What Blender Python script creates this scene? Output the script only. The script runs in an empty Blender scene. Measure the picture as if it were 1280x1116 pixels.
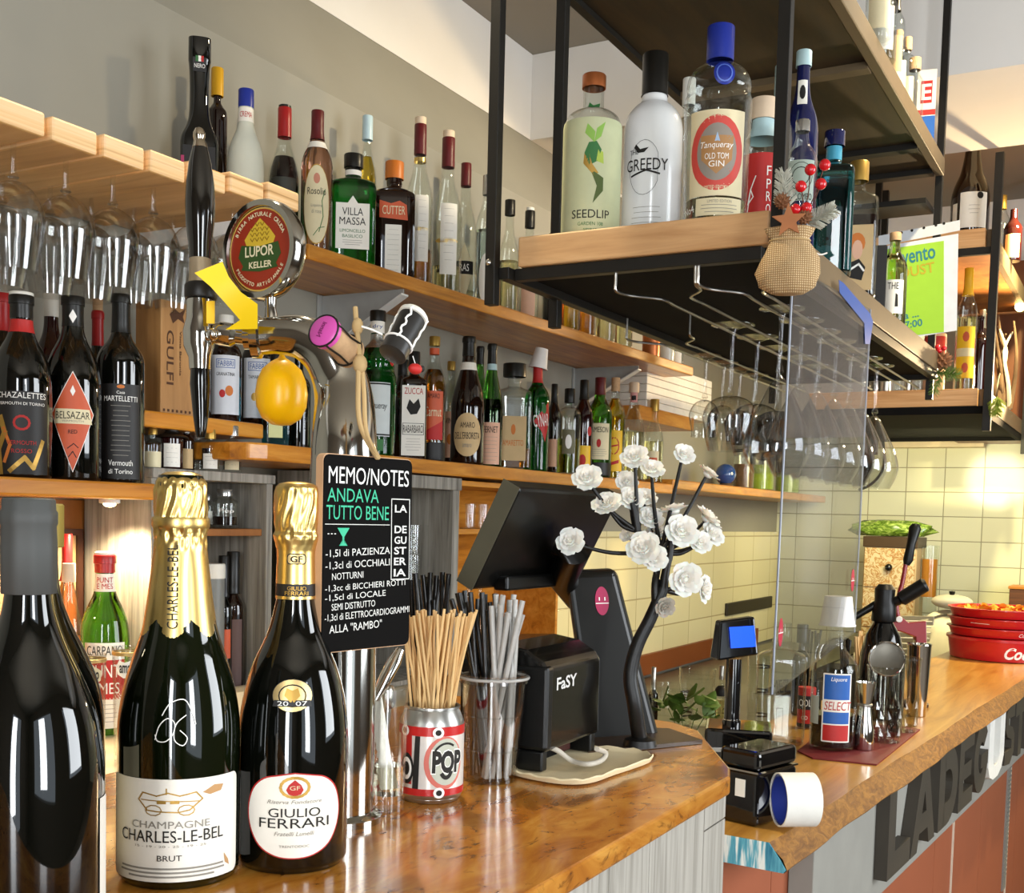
import bpy, bmesh, math, random
from mathutils import Vector, Matrix
random.seed(7)
PI = math.pi
COL = bpy.context.scene.collection
SC = bpy.context.scene
# ------------------------------------------------------------------ camera
EYE = Vector((0.0, 0.0, 1.42))
RT = Vector((0.48574349, -0.87374103, 0.02509712))
UP = Vector((0.04316873, 0.05265611, 0.9976792))
FW = Vector((0.87303477, 0.48353277, -0.06329566))
FPX, CX, CY = 1439.6, 640.0, 737.3
cd = bpy.data.cameras.new('camera'); cam = bpy.data.objects.new('camera', cd); COL.objects.link(cam)
cd.sensor_fit = 'HORIZONTAL'; cd.sensor_width = 36.0; cd.lens = FPX / 1280 * 36
cd.shift_y = (CY - 558) / 1280; cd.clip_start = 0.05; cd.clip_end = 60
cam.matrix_world = Matrix(((RT.x, UP.x, -FW.x, EYE.x), (RT.y, UP.y, -FW.y, EYE.y), (RT.z, UP.z, -FW.z, EYE.z), (0, 0, 0, 1)))
SC.camera = cam
# ------------------------------------------------------------------ view, world, room lights
SC.view_settings.view_transform = 'Standard'; SC.view_settings.look = 'None'
SC.view_settings.gamma = 1.0; SC.view_settings.use_curve_mapping = False
SC.view_settings.exposure = 0.16
W = bpy.data.worlds.new('daylight'); SC.world = W; W.use_nodes = True
W.node_tree.nodes['Background'].inputs[0].default_value = (0.80, 0.90, 1.0, 1)
W.node_tree.nodes['Background'].inputs[1].default_value = 1.2

def area(name, loc, target, sx, sy, power, col=(1, 1, 1), spread=180):
    l = bpy.data.lights.new(name, 'AREA'); l.shape = 'RECTANGLE'; l.size = sx; l.size_y = sy
    l.energy = power; l.color = col; l.spread = math.radians(spread)
    o = bpy.data.objects.new(name, l); COL.objects.link(o); o.location = loc
    o.rotation_euler = (Vector(target) - Vector(loc)).to_track_quat('-Z', 'Y').to_euler(); return o

def spot(name, loc, target, power, col, deg=90, size=0.03, blend=0.6):
    l = bpy.data.lights.new(name, 'SPOT'); l.energy = power; l.color = col
    l.spot_size = math.radians(deg); l.spot_blend = blend; l.shadow_soft_size = size
    o = bpy.data.objects.new(name, l); COL.objects.link(o); o.location = loc
    o.rotation_euler = (Vector(target) - Vector(loc)).to_track_quat('-Z', 'Y').to_euler(); return o

DAY = (0.93, 0.97, 1.0); WARM = (1.0, 0.74, 0.42)
# daylight through the glazed shop front behind and beside the camera
area('door_daylight', (-1.74, -0.62, 1.50), (1.0, -0.1, 1.45), 0.34, 1.9, 46, DAY)
area('shop_window_daylight', (-0.35, -2.14, 1.6), (-0.1, 0.0, 1.5), 0.5, 1.8, 50, DAY)
area('far_window_daylight', (2.6, -2.14, 1.75), (2.7, 0.0, 1.6), 1.6, 1.7, 72, DAY)
# added ceiling bounce fill, then the lamps of the room
spot('ceiling_bounce_fill', (-0.9, -0.9, 1.9), (-0.5, -0.6, 3.0), 55, (1.0, 0.95, 0.88), 130, 0.05)  # added out of view: bounces off the ceiling as soft overall fill
spot('clip_spotlight_beam', (5.35, 0.30, 2.02), (4.0, 0.55, 2.74), 135, (1.0, 0.72, 0.38), 120, 0.03)
spot('under_shelf_led', (5.15, 0.80, 1.70), (6.1, 0.95, 1.32), 26, (1.0, 0.90, 0.50), 150, 0.16)
spot('under_shelf_led_side', (4.75, 0.95, 1.70), (4.9, 1.77, 1.25), 16, (1.0, 0.88, 0.42), 150, 0.14)
spot('ceiling_spot_tiles', (4.9, 0.35, 2.72), (5.6, 1.35, 1.35), 150, (1.0, 0.88, 0.44), 110, 0.05)
spot('ceiling_spot_counter', (4.7, -0.15, 2.72), (4.0, 0.45, 0.95), 210, (1.0, 0.80, 0.42), 80, 0.05)
spot('ceiling_spot_bar', (1.72, 1.30, 2.97), (1.10, 0.58, 1.12), 95, (1.0, 0.86, 0.60), 75, 0.025)
spot('ceiling_spot_shelves', (2.9, 0.1, 2.98), (2.9, 1.7, 1.5), 95, (1.0, 0.82, 0.52), 95, 0.06)

# ------------------------------------------------------------------ geometry of the place: points on known planes
def ray(px, py): return FW + RT * ((px - CX) / FPX) - UP * ((py - CY) / FPX)
def RZ(px, py, z): d = ray(px, py); return EYE + d * ((z - EYE.z) / d.z)
def RY(px, py, y): d = ray(px, py); return EYE + d * (y / d.y)
def RX(px, py, x): d = ray(px, py); return EYE + d * (x / d.x)
def RW(px, py, w): return EYE + ray(px, py) * w
def dep(p): return (Vector(p) - EYE).dot(FW)
def face_cam(p): return math.atan2(-p[0], p[1])          # z-rotation that turns local -Y to the viewer's side

# ------------------------------------------------------------------ materials
def lin(c):
    if isinstance(c, str):
        c = tuple(int(c[i:i + 2], 16) / 255 for i in (0, 2, 4))
    return tuple((v / 12.92 if v <= 0.04045 else ((v + 0.055) / 1.055) ** 2.4) for v in c) + (1,)
_M = {}
def nt_new(name):
    m = bpy.data.materials.new(name); m.use_nodes = True
    nt = m.node_tree; return m, nt, nt.nodes['Principled BSDF']
def setp(b, **k):
    for a, v in k.items(): b.inputs[a].default_value = v
def coords(nt, scale=(1, 1, 1), rot=(0, 0, 0)):
    t = nt.nodes.new('ShaderNodeTexCoord'); mp = nt.nodes.new('ShaderNodeMapping')
    mp.inputs['Scale'].default_value = scale; mp.inputs['Rotation'].default_value = rot
    nt.links.new(t.outputs['Object'], mp.inputs['Vector']); return mp.outputs[0]
def noise(nt, vec, scale, detail=4, rough=0.55, dist=0):
    n = nt.nodes.new('ShaderNodeTexNoise'); n.inputs['Scale'].default_value = scale
    n.inputs['Detail'].default_value = detail; n.inputs['Roughness'].default_value = rough
    n.inputs['Distortion'].default_value = dist
    nt.links.new(vec, n.inputs['Vector']); return n.outputs['Fac']
def ramp(nt, fac, stops):
    r = nt.nodes.new('ShaderNodeValToRGB'); e = r.color_ramp.elements
    while len(e) < len(stops): e.new(0.5)
    for el, (p, c) in zip(e, stops): el.position = p; el.color = lin(c)
    nt.links.new(fac, r.inputs[0]); return r.outputs[0]
def bump(nt, b, fac, strength=0.2, dist=0.002):
    n = nt.nodes.new('ShaderNodeBump'); n.inputs['Strength'].default_value = strength; n.inputs['Distance'].default_value = dist
    nt.links.new(fac, n.inputs['Height']); nt.links.new(n.outputs[0], b.inputs['Normal'])
def plain(name, col, rough=0.5, metal=0.0, spec=0.5, coat=0.0, vary=0.06, vscale=30, bmp=0.0, emit=None, emits=1.0, trans=0.0, ior=1.45, sss=0.0):
    """a single-coloured surface with a little procedural mottling"""
    if name in _M: return _M[name]
    m, nt, b = nt_new(name); c = lin(col)
    setp(b, Roughness=rough, Metallic=metal, IOR=ior)
    b.inputs['Specular IOR Level'].default_value = spec; b.inputs['Coat Weight'].default_value = coat
    b.inputs['Coat Roughness'].default_value = 0.03
    b.inputs['Transmission Weight'].default_value = trans
    v = coords(nt); n = noise(nt, v, vscale)
    mx = nt.nodes.new('ShaderNodeMix'); mx.data_type = 'RGBA'
    mx.inputs[6].default_value = tuple(max(0, x * (1 - vary * 2)) for x in c[:3]) + (1,)
    mx.inputs[7].default_value = tuple(min(1, x * (1 + vary * 2)) for x in c[:3]) + (1,)
    nt.links.new(n, mx.inputs[0]); nt.links.new(mx.outputs[2], b.inputs['Base Color'])
    if bmp: bump(nt, b, n, bmp)
    if emit is not None:
        b.inputs['Emission Color'].default_value = lin(emit); b.inputs['Emission Strength'].default_value = emits
    if sss: b.inputs['Subsurface Weight'].default_value = sss; b.inputs['Subsurface Scale'].default_value = 0.01
    _M[name] = m; return m
def wood(name, stops, scale=(3, 40, 40), nscale=1.5, rough=0.35, coat=0.0, spots=None, bmp=0.12, rot=(0, 0, 0), dist=0.6):
    if name in _M: return _M[name]
    m, nt, b = nt_new(name); setp(b, Roughness=rough)
    b.inputs['Coat Weight'].default_value = coat; b.inputs['Coat Roughness'].default_value = 0.12
    v = coords(nt, scale, rot); n = noise(nt, v, nscale, 6, 0.62, dist); c = ramp(nt, n, stops)
    if spots:
        n2 = noise(nt, coords(nt, spots[0]), spots[1], 5, 0.6, 1.0)
        r2 = ramp(nt, n2, [(spots[3], '000000'), (spots[4], 'ffffff')])
        mx = nt.nodes.new('ShaderNodeMix'); mx.data_type = 'RGBA'
        nt.links.new(r2, mx.inputs[0]); nt.links.new(c, mx.inputs[6]); mx.inputs[7].default_value = lin(spots[2])
        c = mx.outputs[2]
    nt.links.new(c, b.inputs['Base Color']); bump(nt, b, n, bmp)
    _M[name] = m; return m
def clear_glass(name='clear_glass', tint=(0.97, 0.985, 0.975), ior=1.45, rough=0.0):
    """thin clear glass: light passes straight, Fresnel reflection on top"""
    if name in _M: return _M[name]
    m = bpy.data.materials.new(name); m.use_nodes = True; nt = m.node_tree; nt.nodes.clear()
    o = nt.nodes.new('ShaderNodeOutputMaterial'); mx = nt.nodes.new('ShaderNodeMixShader')
    t = nt.nodes.new('ShaderNodeBsdfTransparent'); t.inputs[0].default_value = tint + (1,)
    g = nt.nodes.new('ShaderNodeBsdfGlossy'); g.inputs['Roughness'].default_value = 0.02 + rough
    f = nt.nodes.new('ShaderNodeFresnel'); f.inputs['IOR'].default_value = ior
    gm = nt.nodes.new('ShaderNodeNewGeometry'); mr = nt.nodes.new('ShaderNodeMapRange')
    mr.inputs['To Min'].default_value = ior; mr.inputs['To Max'].default_value = 1 / ior     # the same reflection on both faces of the wall
    nt.links.new(gm.outputs['Backfacing'], mr.inputs['Value']); nt.links.new(mr.outputs[0], f.inputs['IOR'])
    n = noise(nt, coords(nt), 8.0); bp = nt.nodes.new('ShaderNodeBump'); bp.inputs['Strength'].default_value = 0.04; bp.inputs['Distance'].default_value = 0.004
    nt.links.new(n, bp.inputs['Height']); nt.links.new(bp.outputs[0], g.inputs['Normal'])
    nt.links.new(f.outputs[0], mx.inputs[0]); nt.links.new(t.outputs[0], mx.inputs[1]); nt.links.new(g.outputs[0], mx.inputs[2])
    nt.links.new(mx.outputs[0], o.inputs[0]); _M[name] = m; return m
def tint_glass(name, col, rough=0.0, ior=1.45): return plain(name, col, rough=rough, trans=1.0, ior=ior, vary=0.02)

# ------------------------------------------------------------------ mesh builder
class MB:
    def __init__(s): s.v = []; s.f = []
    def add(s, vs, fs, M=None):
        k = len(s.v)
        for p in vs:
            p = Vector(p); s.v.append(M @ p if M is not None else p)
        s.f += [tuple(i + k for i in f) for f in fs]; return s
    def box(s, lo, hi, M=None):
        x0, y0, z0 = lo; x1, y1, z1 = hi
        return s.add([(x0, y0, z0), (x1, y0, z0), (x1, y1, z0), (x0, y1, z0), (x0, y0, z1), (x1, y0, z1), (x1, y1, z1), (x0, y1, z1)],
                     [(3, 2, 1, 0), (4, 5, 6, 7), (0, 1, 5, 4), (1, 2, 6, 5), (2, 3, 7, 6), (3, 0, 4, 7)], M)
    def hexa(s, b, t):      # bottom quad, top quad (any points)
        return s.add(list(b) + list(t), [(3, 2, 1, 0), (4, 5, 6, 7), (0, 1, 5, 4), (1, 2, 6, 5), (2, 3, 7, 6), (3, 0, 4, 7)])
    def lathe(s, prof, n=32, M=None, shape=None):
        vs, fs, rows = [], [], []
        for r, z in prof:
            if r < 1e-6: rows.append([len(vs)]); vs.append((0, 0, z))
            else:
                rows.append(list(range(len(vs), len(vs) + n)))
                for i in range(n):
                    a = 2 * PI * i / n; k = shape(a, r, z) if shape else (1, 1)
                    vs.append((r * k[0] * math.cos(a), r * k[1] * math.sin(a), z))
        for a, b in zip(rows, rows[1:]):
            if len(a) == 1 and len(b) == 1: continue
            for i in range(n):
                j = (i + 1) % n
                if len(a) == 1: fs.append((a[0], b[j], b[i]))
                elif len(b) == 1: fs.append((a[i], a[j], b[0]))
                else: fs.append((a[i], a[j], b[j], b[i]))
        return s.add(vs, fs, M)
    def tube(s, pts, r, n=10, closed=False):
        pts = [Vector(p) for p in pts]; m = len(pts); rr = r if isinstance(r, (list, tuple)) else [r] * m
        vs, fs = [], []; up = Vector((0, 0, 1)); prev = None
        for i, p in enumerate(pts):
            if closed: t = pts[(i + 1) % m] - pts[i - 1]
            else: t = pts[min(i + 1, m - 1)] - pts[max(i - 1, 0)]
            t = t.normalized() if t.length > 1e-9 else Vector((0, 0, 1))
            if prev is None:
                a = up if abs(t.z) < 0.9 else Vector((1, 0, 0)); x = t.cross(a).normalized()
            else:
                x = (prev - t * prev.dot(t)); x = x.normalized() if x.length > 1e-9 else t.orthogonal().normalized()
            prev = x; y = t.cross(x)
            for k in range(n):
                a = 2 * PI * k / n; vs.append(p + (x * math.cos(a) + y * math.sin(a)) * rr[i])
        rng = range(m) if closed else range(m - 1)
        for i in rng:
            j = (i + 1) % m
            for k in range(n):
                q = (k + 1) % n; fs.append((i * n + k, i * n + q, j * n + q, j * n + k))
        if not closed:
            fs.append(tuple(range(n - 1, -1, -1))); fs.append(tuple((m - 1) * n + k for k in range(n)))
        return s.add(vs, fs)
    def prism(s, poly, d, M=None):     # polygon in local XY extruded 0..d along Z
        n = len(poly); vs = [(x, y, 0) for x, y in poly] + [(x, y, d) for x, y in poly]
        fs = [tuple(range(n - 1, -1, -1)), tuple(range(n, 2 * n))] + [(i, (i + 1) % n, n + (i + 1) % n, n + i) for i in range(n)]
        return s.add(vs, fs, M)
    def ball(s, c, r, n=16, sc=(1, 1, 1), M=None):
        k = max(6, n // 2); pr = [(math.sin(PI * i / k), -math.cos(PI * i / k)) for i in range(k + 1)]; pr[0] = (0, -1); pr[-1] = (0, 1)
        T = Matrix.Translation(c) @ Matrix.Diagonal((r * sc[0], r * sc[1], r * sc[2], 1))
        return s.lathe(pr, n, (M @ T) if M is not None else T)
    def build(s, name, mat, parent=None, smooth=True, bevel=0.0, origin=None, ang=40, segs=2):
        me = bpy.data.meshes.new(name); o0 = Vector(origin) if origin is not None else Vector((0, 0, 0))
        me.from_pydata([tuple(p - o0) for p in s.v], [], s.f); me.validate()
        bm = bmesh.new(); bm.from_mesh(me); bmesh.ops.recalc_face_normals(bm, faces=bm.faces); bm.to_mesh(me); bm.free()
        if smooth:
            me.polygons.foreach_set('use_smooth', [True] * len(me.polygons)); me.set_sharp_from_angle(angle=math.radians(ang))
        for m in (mat if isinstance(mat, (list, tuple)) else [mat]): me.materials.append(m)
        o = bpy.data.objects.new(name, me); COL.objects.link(o); o.location = o0
        if parent is not None: o.parent = parent
        if bevel:
            b = o.modifiers.new('bevel', 'BEVEL'); b.width = bevel; b.segments = segs; b.limit_method = 'ANGLE'
        return o
def tag(o, label, cat, group=None, kind=None):
    o['label'] = label; o['category'] = cat
    if group: o['group'] = group
    if kind: o['kind'] = kind
    return o
def thing(name, label, cat, loc=(0, 0, 0), rz=0.0, group=None):
    o = bpy.data.objects.new(name, None); COL.objects.link(o); o.location = loc; o.rotation_euler = (0, 0, rz)
    o.empty_display_size = 0.02
    return tag(o, label, cat, group)
def struct(o): o['kind'] = 'structure'; return o
def plabel(o, text): o['label'] = text; return o
def copy_tree(o, parent=None):
    c = o.copy(); COL.objects.link(c); c.parent = parent
    for ch in o.children: copy_tree(ch, c)
    return c
def catmull(pts, k=6):
    pts = [Vector(p) for p in pts]; out = []
    for i in range(len(pts) - 1):
        p0 = pts[max(i - 1, 0)]; p1 = pts[i]; p2 = pts[i + 1]; p3 = pts[min(i + 2, len(pts) - 1)]
        for j in range(k):
            t = j / k
            out.append(0.5 * ((2 * p1) + (p2 - p0) * t + (2 * p0 - 5 * p1 + 4 * p2 - p3) * t * t + (3 * p1 - p0 - 3 * p2 + p3) * t ** 3))
    out.append(pts[-1]); return out
def frame(o, x, y):      # matrix with origin o, local X, local Y, Z = x cross y
    x = Vector(x).normalized(); y = Vector(y); y = (y - x * y.dot(x)).normalized(); z = x.cross(y)
    return Matrix(((x.x, y.x, z.x, o[0]), (x.y, y.y, z.y, o[1]), (x.z, y.z, z.z, o[2]), (0, 0, 0, 1)))

# ------------------------------------------------------------------ lettering
_T = {}
def text_geo(s, bold=0.0, shear=0.0):
    k = (s, bold, shear)
    if k in _T: return _T[k]
    cu = bpy.data.curves.new('letters', 'FONT'); cu.body = s; cu.size = 1.0; cu.offset = bold; cu.shear = shear
    cu.resolution_u = 3; cu.fill_mode = 'FRONT'; cu.align_x = 'LEFT'
    ob = bpy.data.objects.new('letters', cu); COL.objects.link(ob)
    bpy.context.view_layer.update()
    me = ob.evaluated_get(bpy.context.evaluated_depsgraph_get()).to_mesh()
    vs = [(v.co.x, v.co.y) for v in me.vertices]; fs = [tuple(p.vertices) for p in me.polygons]
    ob.evaluated_get(bpy.context.evaluated_depsgraph_get()).to_mesh_clear()
    bpy.data.objects.remove(ob); bpy.data.curves.remove(cu)
    if not vs: vs = [(0, 0), (1, 0), (0, 1)]; fs = [(0, 1, 2)]
    x0 = min(v[0] for v in vs); x1 = max(v[0] for v in vs); y0 = min(v[1] for v in vs); y1 = max(v[1] for v in vs)
    vs = [((a - x0) / (x1 - x0) - 0.5, (b - y0) / (y1 - y0) - 0.5) for a, b in vs]
    _T[k] = (vs, fs, (x1 - x0) / (y1 - y0)); return _T[k]
def put_text(mb, s, fn, cx, cy, w=None, h=None, off=0.0006, rot=0.0, bold=0.02, shear=0.0, serif=False):
    """lettering mapped through fn(u, v, off); width w and/or height h in metres"""
    vs, fs, asp = text_geo(s, bold, shear)
    if h is None: h = w / asp
    if w is None: w = h * asp
    c, sn = math.cos(rot), math.sin(rot); out = []
    for a, b in vs:
        x, y = a * w, b * h; out.append(fn(cx + x * c - y * sn, cy + x * sn + y * c, off))
    mb.add(out, fs)
def put_poly(mb, poly, fn, off=0.0004, rings=4, c=None):
    rings = max(rings, min(16, int(max(abs(p[0]) for p in poly) / 0.0035)))
    """star-shaped outline filled through fn"""
    if c is None: c = (sum(p[0] for p in poly) / len(poly), sum(p[1] for p in poly) / len(poly))
    # subdivide outline
    P = []
    for i, p in enumerate(poly):
        q = poly[(i + 1) % len(poly)]; k = max(1, int(math.hypot(q[0] - p[0], q[1] - p[1]) / 0.006))
        P += [(p[0] + (q[0] - p[0]) * j / k, p[1] + (q[1] - p[1]) * j / k) for j in range(k)]
    n = len(P); vs = [fn(c[0], c[1], off)]; fs = []
    for r in range(1, rings + 1):
        vs += [fn(c[0] + (p[0] - c[0]) * r / rings, c[1] + (p[1] - c[1]) * r / rings, off) for p in P]
    for i in range(n):
        j = (i + 1) % n; fs.append((0, 1 + i, 1 + j))
        for r in range(rings - 1):
            a = 1 + r * n; b = a + n; fs.append((a + i, b + i, b + j, a + j))
    mb.add(vs, fs)
def put_line(mb, pts, fn, w=0.001, off=0.0006, closed=False):
    """pen stroke of width w along pts"""
    n = len(pts); rng = range(n if closed else n - 1)
    for i in rng:
        a = Vector(pts[i]); b = Vector(pts[(i + 1) % n]); d = b - a
        if d.length < 1e-9: continue
        k = max(1, int(d.length / 0.006)); t = d.normalized(); q = Vector((-t.y, t.x)) * (w / 2); a2 = a - t * w * .4; b2 = b + t * w * .4
        for j in range(k):
            p0 = a2.lerp(b2, j / k); p1 = a2.lerp(b2, (j + 1) / k)
            mb.add([fn(*(p0 - q), off), fn(*(p1 - q), off), fn(*(p1 + q), off), fn(*(p0 + q), off)], [(0, 1, 2, 3)])
def rect(x0, y0, x1, y1, r=0.0):
    if r <= 0: return [(x0, y0), (x1, y0), (x1, y1), (x0, y1)]
    out = []
    for cx, cy, a0 in ((x1 - r, y0 + r, -90), (x1 - r, y1 - r, 0), (x0 + r, y1 - r, 90), (x0 + r, y0 + r, 180)):
        out += [(cx + r * math.cos(math.radians(a0 + 22.5 * i)), cy + r * math.sin(math.radians(a0 + 22.5 * i))) for i in range(5)]
    return out
def oval(cx, cy, rx, ry, n=28): return [(cx + rx * math.cos(2 * PI * i / n), cy + ry * math.sin(2 * PI * i / n)) for i in range(n)]
def ring_pts(cx, cy, rx, ry, n=28): return oval(cx, cy, rx, ry, n)
def arc(cx, cy, rx, ry, a0, a1, n=14): return [(cx + rx * math.cos(math.radians(a0 + (a1 - a0) * i / n)), cy + ry * math.sin(math.radians(a0 + (a1 - a0) * i / n))) for i in range(n + 1)]
def planefn(M): return lambda u, v, off=0: M @ Vector((u, v, off))
# ------------------------------------------------------------------ shared materials
def M_(k): return _M[k]
PL = plain('grey_plaster', '959184', rough=0.9, vary=0.05, vscale=2.5, bmp=0.06)
PLW = plain('white_plaster', 'E4E0DA', rough=0.9, vary=0.03, vscale=3, bmp=0.05)
CEIL = plain('ceiling_paint', '8F887C', rough=0.95, vary=0.03, vscale=2)
FLOOR = plain('floor_stone', '6B5F52', rough=0.6, vary=0.15, vscale=6)
SHELF = wood('amber_shelf_wood', [(0.25, '8A4E12'), (0.5, 'C07A22'), (0.75, 'DB9C40')], (2.2, 22, 22), 1.6, 0.35, 0.25)
OAK = wood('pale_oak', [(0.25, 'B98A5A'), (0.55, 'D2A573'), (0.8, 'E2BE8F')], (30, 2.5, 30), 1.4, 0.45, 0.1)
OAKX = wood('pale_oak_endgrain', [(0.25, 'B8844E'), (0.55, 'D3A06A'), (0.8, 'E3B988')], (30, 2.5, 60), 1.2, 0.45, 0.1)
PLY = wood('plywood_face', [(0.2, 'A87C46'), (0.5, 'CB9E62'), (0.8, 'DDB67A')], (20, 2, 20), 1.2, 0.5)
PLYE = wood('plywood_edge', [(0.30, 'A97C48'), (0.45, 'DDB47E'), (0.60, 'E6C394'), (0.70, 'B98A54')], (1.5, 1.5, 130), 0.8, 0.5, dist=0.1)
BLACK = plain('black_steel', '17140F', rough=0.45, vary=0.2, vscale=20)
BLK2 = plain('black_underside', '080706', rough=0.85, spec=.2)
BROWN = wood('brown_underside', [(0.3, '1C1306'), (0.55, '33240C'), (0.8, '443012')], (2, 14, 14), 1.3, 0.55)
RAIL = plain('taupe_rail', '63533C', rough=0.45, vary=0.08, vscale=14)
CHROME = plain('chrome', 'D6D4CE', rough=0.08, metal=1.0, vary=0.01)
STEEL = plain('brushed_steel', 'A9A59C', rough=0.28, metal=1.0, vary=0.05, vscale=60)
WHITEP = plain('white_metal', 'D8D8D4', rough=0.4)
GREYB = plain('grey_bracket', '9B9C98', rough=0.5)
BRICK = plain('terracotta_paint', '9A5537', rough=0.6, vary=0.04, vscale=8)
RUST = plain('russet_board', '7E3F16', rough=0.5, vary=0.06, vscale=10)
GREYW = wood('weathered_grey_wood', [(0.25, '4F4B44'), (0.5, '8A857B'), (0.75, 'ABA79C')], (40, 40, 2), 1.6, 0.8)
WARMW = wood('warm_board', [(0.25, '6B3A12'), (0.55, '98602A'), (0.8, 'B27B3C')], (6, 6, 1.5), 1.5, 0.5)
GPLK = wood('grey_plank', [(0.25, '79746A'), (0.45, '9A958B'), (0.6, 'ACA79D'), (0.8, '837E74')], (55, 55, 2.2), 1.3, 0.55, bmp=0.2, dist=1.2)
BURL = wood('burl_counter', [(0.22, '7A3F10'), (0.42, 'AC6A20'), (0.6, 'C68836'), (0.8, 'DAA653')], (3.0, 8, 8), 2.2, 0.2, 0.5,
            ((12, 22, 22), 2.6, '4E260A', 0.57, 0.74), bmp=0.05, dist=1.6)
BAR = wood('honey_bar_top', [(0.25, '94601F'), (0.5, 'C28E3F'), (0.75, 'D8AB5C')], (1.4, 16, 16), 1.5, 0.3, 0.25, bmp=0.04)
EDGE = wood('bark_edge', [(0.2, '4A2C0C'), (0.45, '7A4E18'), (0.65, '9A6A28'), (0.85, '5C3A12')], (18, 40, 40), 1.6, 0.55, 0.1, bmp=0.5, dist=1.4)
CREAM = plain('cream_paint', 'D8C8A6', rough=0.6)
CG = clear_glass()

def tile_mat(name, axis, w, h, c1, c2, grout):
    m, nt, b = nt_new(name); setp(b, Roughness=0.12)
    t = nt.nodes.new('ShaderNodeTexCoord'); sp = nt.nodes.new('ShaderNodeSeparateXYZ'); cb = nt.nodes.new('ShaderNodeCombineXYZ')
    nt.links.new(t.outputs['Object'], sp.inputs[0]); nt.links.new(sp.outputs[axis], cb.inputs[0]); nt.links.new(sp.outputs[2], cb.inputs[1])
    br = nt.nodes.new('ShaderNodeTexBrick'); br.offset = 0.0; br.squash = 1.0
    br.inputs['Scale'].default_value = 1.0; br.inputs['Brick Width'].default_value = w; br.inputs['Row Height'].default_value = h
    br.inputs['Mortar Size'].default_value = 0.0028; br.inputs['Mortar Smooth'].default_value = 0.4
    br.inputs['Color1'].default_value = lin(c1); br.inputs['Color2'].default_value = lin(c2); br.inputs['Mortar'].default_value = lin(grout)
    nt.links.new(cb.outputs[0], br.inputs['Vector']); nt.links.new(br.outputs['Color'], b.inputs['Base Color'])
    inv = nt.nodes.new('ShaderNodeMath'); inv.operation = 'SUBTRACT'; inv.inputs[0].default_value = 1.0
    nt.links.new(br.outputs['Fac'], inv.inputs[1]); bump(nt, b, inv.outputs[0], 0.6, 0.003)
    return m
TILEL = tile_mat('cream_tile_side', 0, 0.30, 0.123, 'E6DCB0', 'E0D5A6', 'B9A87C')
TILEE = tile_mat('cream_tile_end', 1, 0.186, 0.123, 'DEDDC0', 'D8D6B6', '9F9A80')

# ------------------------------------------------------------------ room shell
ZB = EYE.z
def boxo(name, mat, lo, hi, parent=None, bevel=0.0, kind=True):
    o = MB().box(lo, hi).build(name, mat, parent, smooth=False, bevel=bevel)
    if parent is None and kind: struct(o)
    return o
boxo('floor', FLOOR, (-1.9, -2.3, -0.06), (6.25, 2.2, 0.0))
boxo('ceiling', CEIL, (-1.9, -2.3, 3.02), (6.25, 2.2, 3.10))
boxo('wall_back', PL, (-1.9, 1.78, 0), (6.25, 1.9, 2.42))
cove = MB(); cove.hexa([(-1.9, 1.78, 2.42), (6.25, 1.78, 2.42), (6.25, 2.2, 2.42), (-1.9, 2.2, 2.42)],
                       [(-1.9, 1.965, 2.73), (6.25, 1.965, 2.73), (6.25, 2.2, 2.73), (-1.9, 2.2, 2.73)])
struct(cove.build('trim_1', PL, smooth=False))
boxo('trim_2', PLW, (-1.9, 1.965, 2.731), (3.599, 2.2, 3.019))
boxo('trim_8', PLW, (4.341, 1.965, 2.731), (6.149, 2.2, 3.019))
boxo('trim_3', PLW, (3.6, -2.3, 2.73), (4.34, 2.2, 3.019))
boxo('wall_end', TILEE, (6.15, -2.3, 0), (6.25, 2.2, 1.88))
boxo('wall_end_upper', PLW, (6.152, -2.3, 1.881), (6.25, 2.2, 3.019))
# walls behind the viewer with glazed openings
def wall_open(name, fixed, lo, hi, axis, ops, z1=3.02):
    mb = MB(); cuts = sorted(ops); cur = lo
    def bx(a, b, za, zb):
        if b - a < 1e-4: return
        if axis == 'y': mb.box((fixed[0], a, za), (fixed[1], b, zb))
        else: mb.box((a, fixed[0], za), (b, fixed[1], zb))
    for a, b, za, zb in cuts:
        bx(cur, a, 0, z1); bx(a, b, 0, za); bx(a, b, zb, z1); cur = b
    bx(cur, hi, 0, z1); return struct(mb.build(name, plain('shop_wall_brown', '6B6258', rough=.8), smooth=False))
wall_open('wall_front', (-1.9, -1.8), -2.3, 2.2, 'y', [(-1.3, -0.4, 0.3, 2.6)])
wall_open('wall_right', (-2.3, -2.2), -1.8, 6.15, 'x', [(-1.2, 0.5, 0.55, 2.65), (1.7, 3.5, 0.8, 2.65)])
# tiled splash-back on the long wall, russet board below it
a = RY(780, 664, 1.775); b_ = RY(965, 664, 1.775)
o = boxo('trim_4', TILEL, (3.35, 1.765, 0.8), (6.149, 1.779, a.z))
boxo('trim_5', RUST, (RY(770, 820, 1.76).x, 1.745, 0.80), (RY(944, 800, 1.76).x, 1.764, RY(880, 801, 1.75).z))
boxo('trim_6', plain('dark_slot', '2A2317', rough=0.5), (RY(907, 760, 1.76).x, 1.75, RY(935, 765, 1.75).z), (RY(963, 760, 1.76).x, 1.7645, RY(935, 750, 1.75).z), bevel=0.004)
p = RX(1093, 560, 6.1); q = RX(1232, 545, 6.1)
boxo('trim_7', CREAM, (6.06, q.y, p.z), (6.149, p.y + .02, q.z + .005), bevel=0.004)

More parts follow.
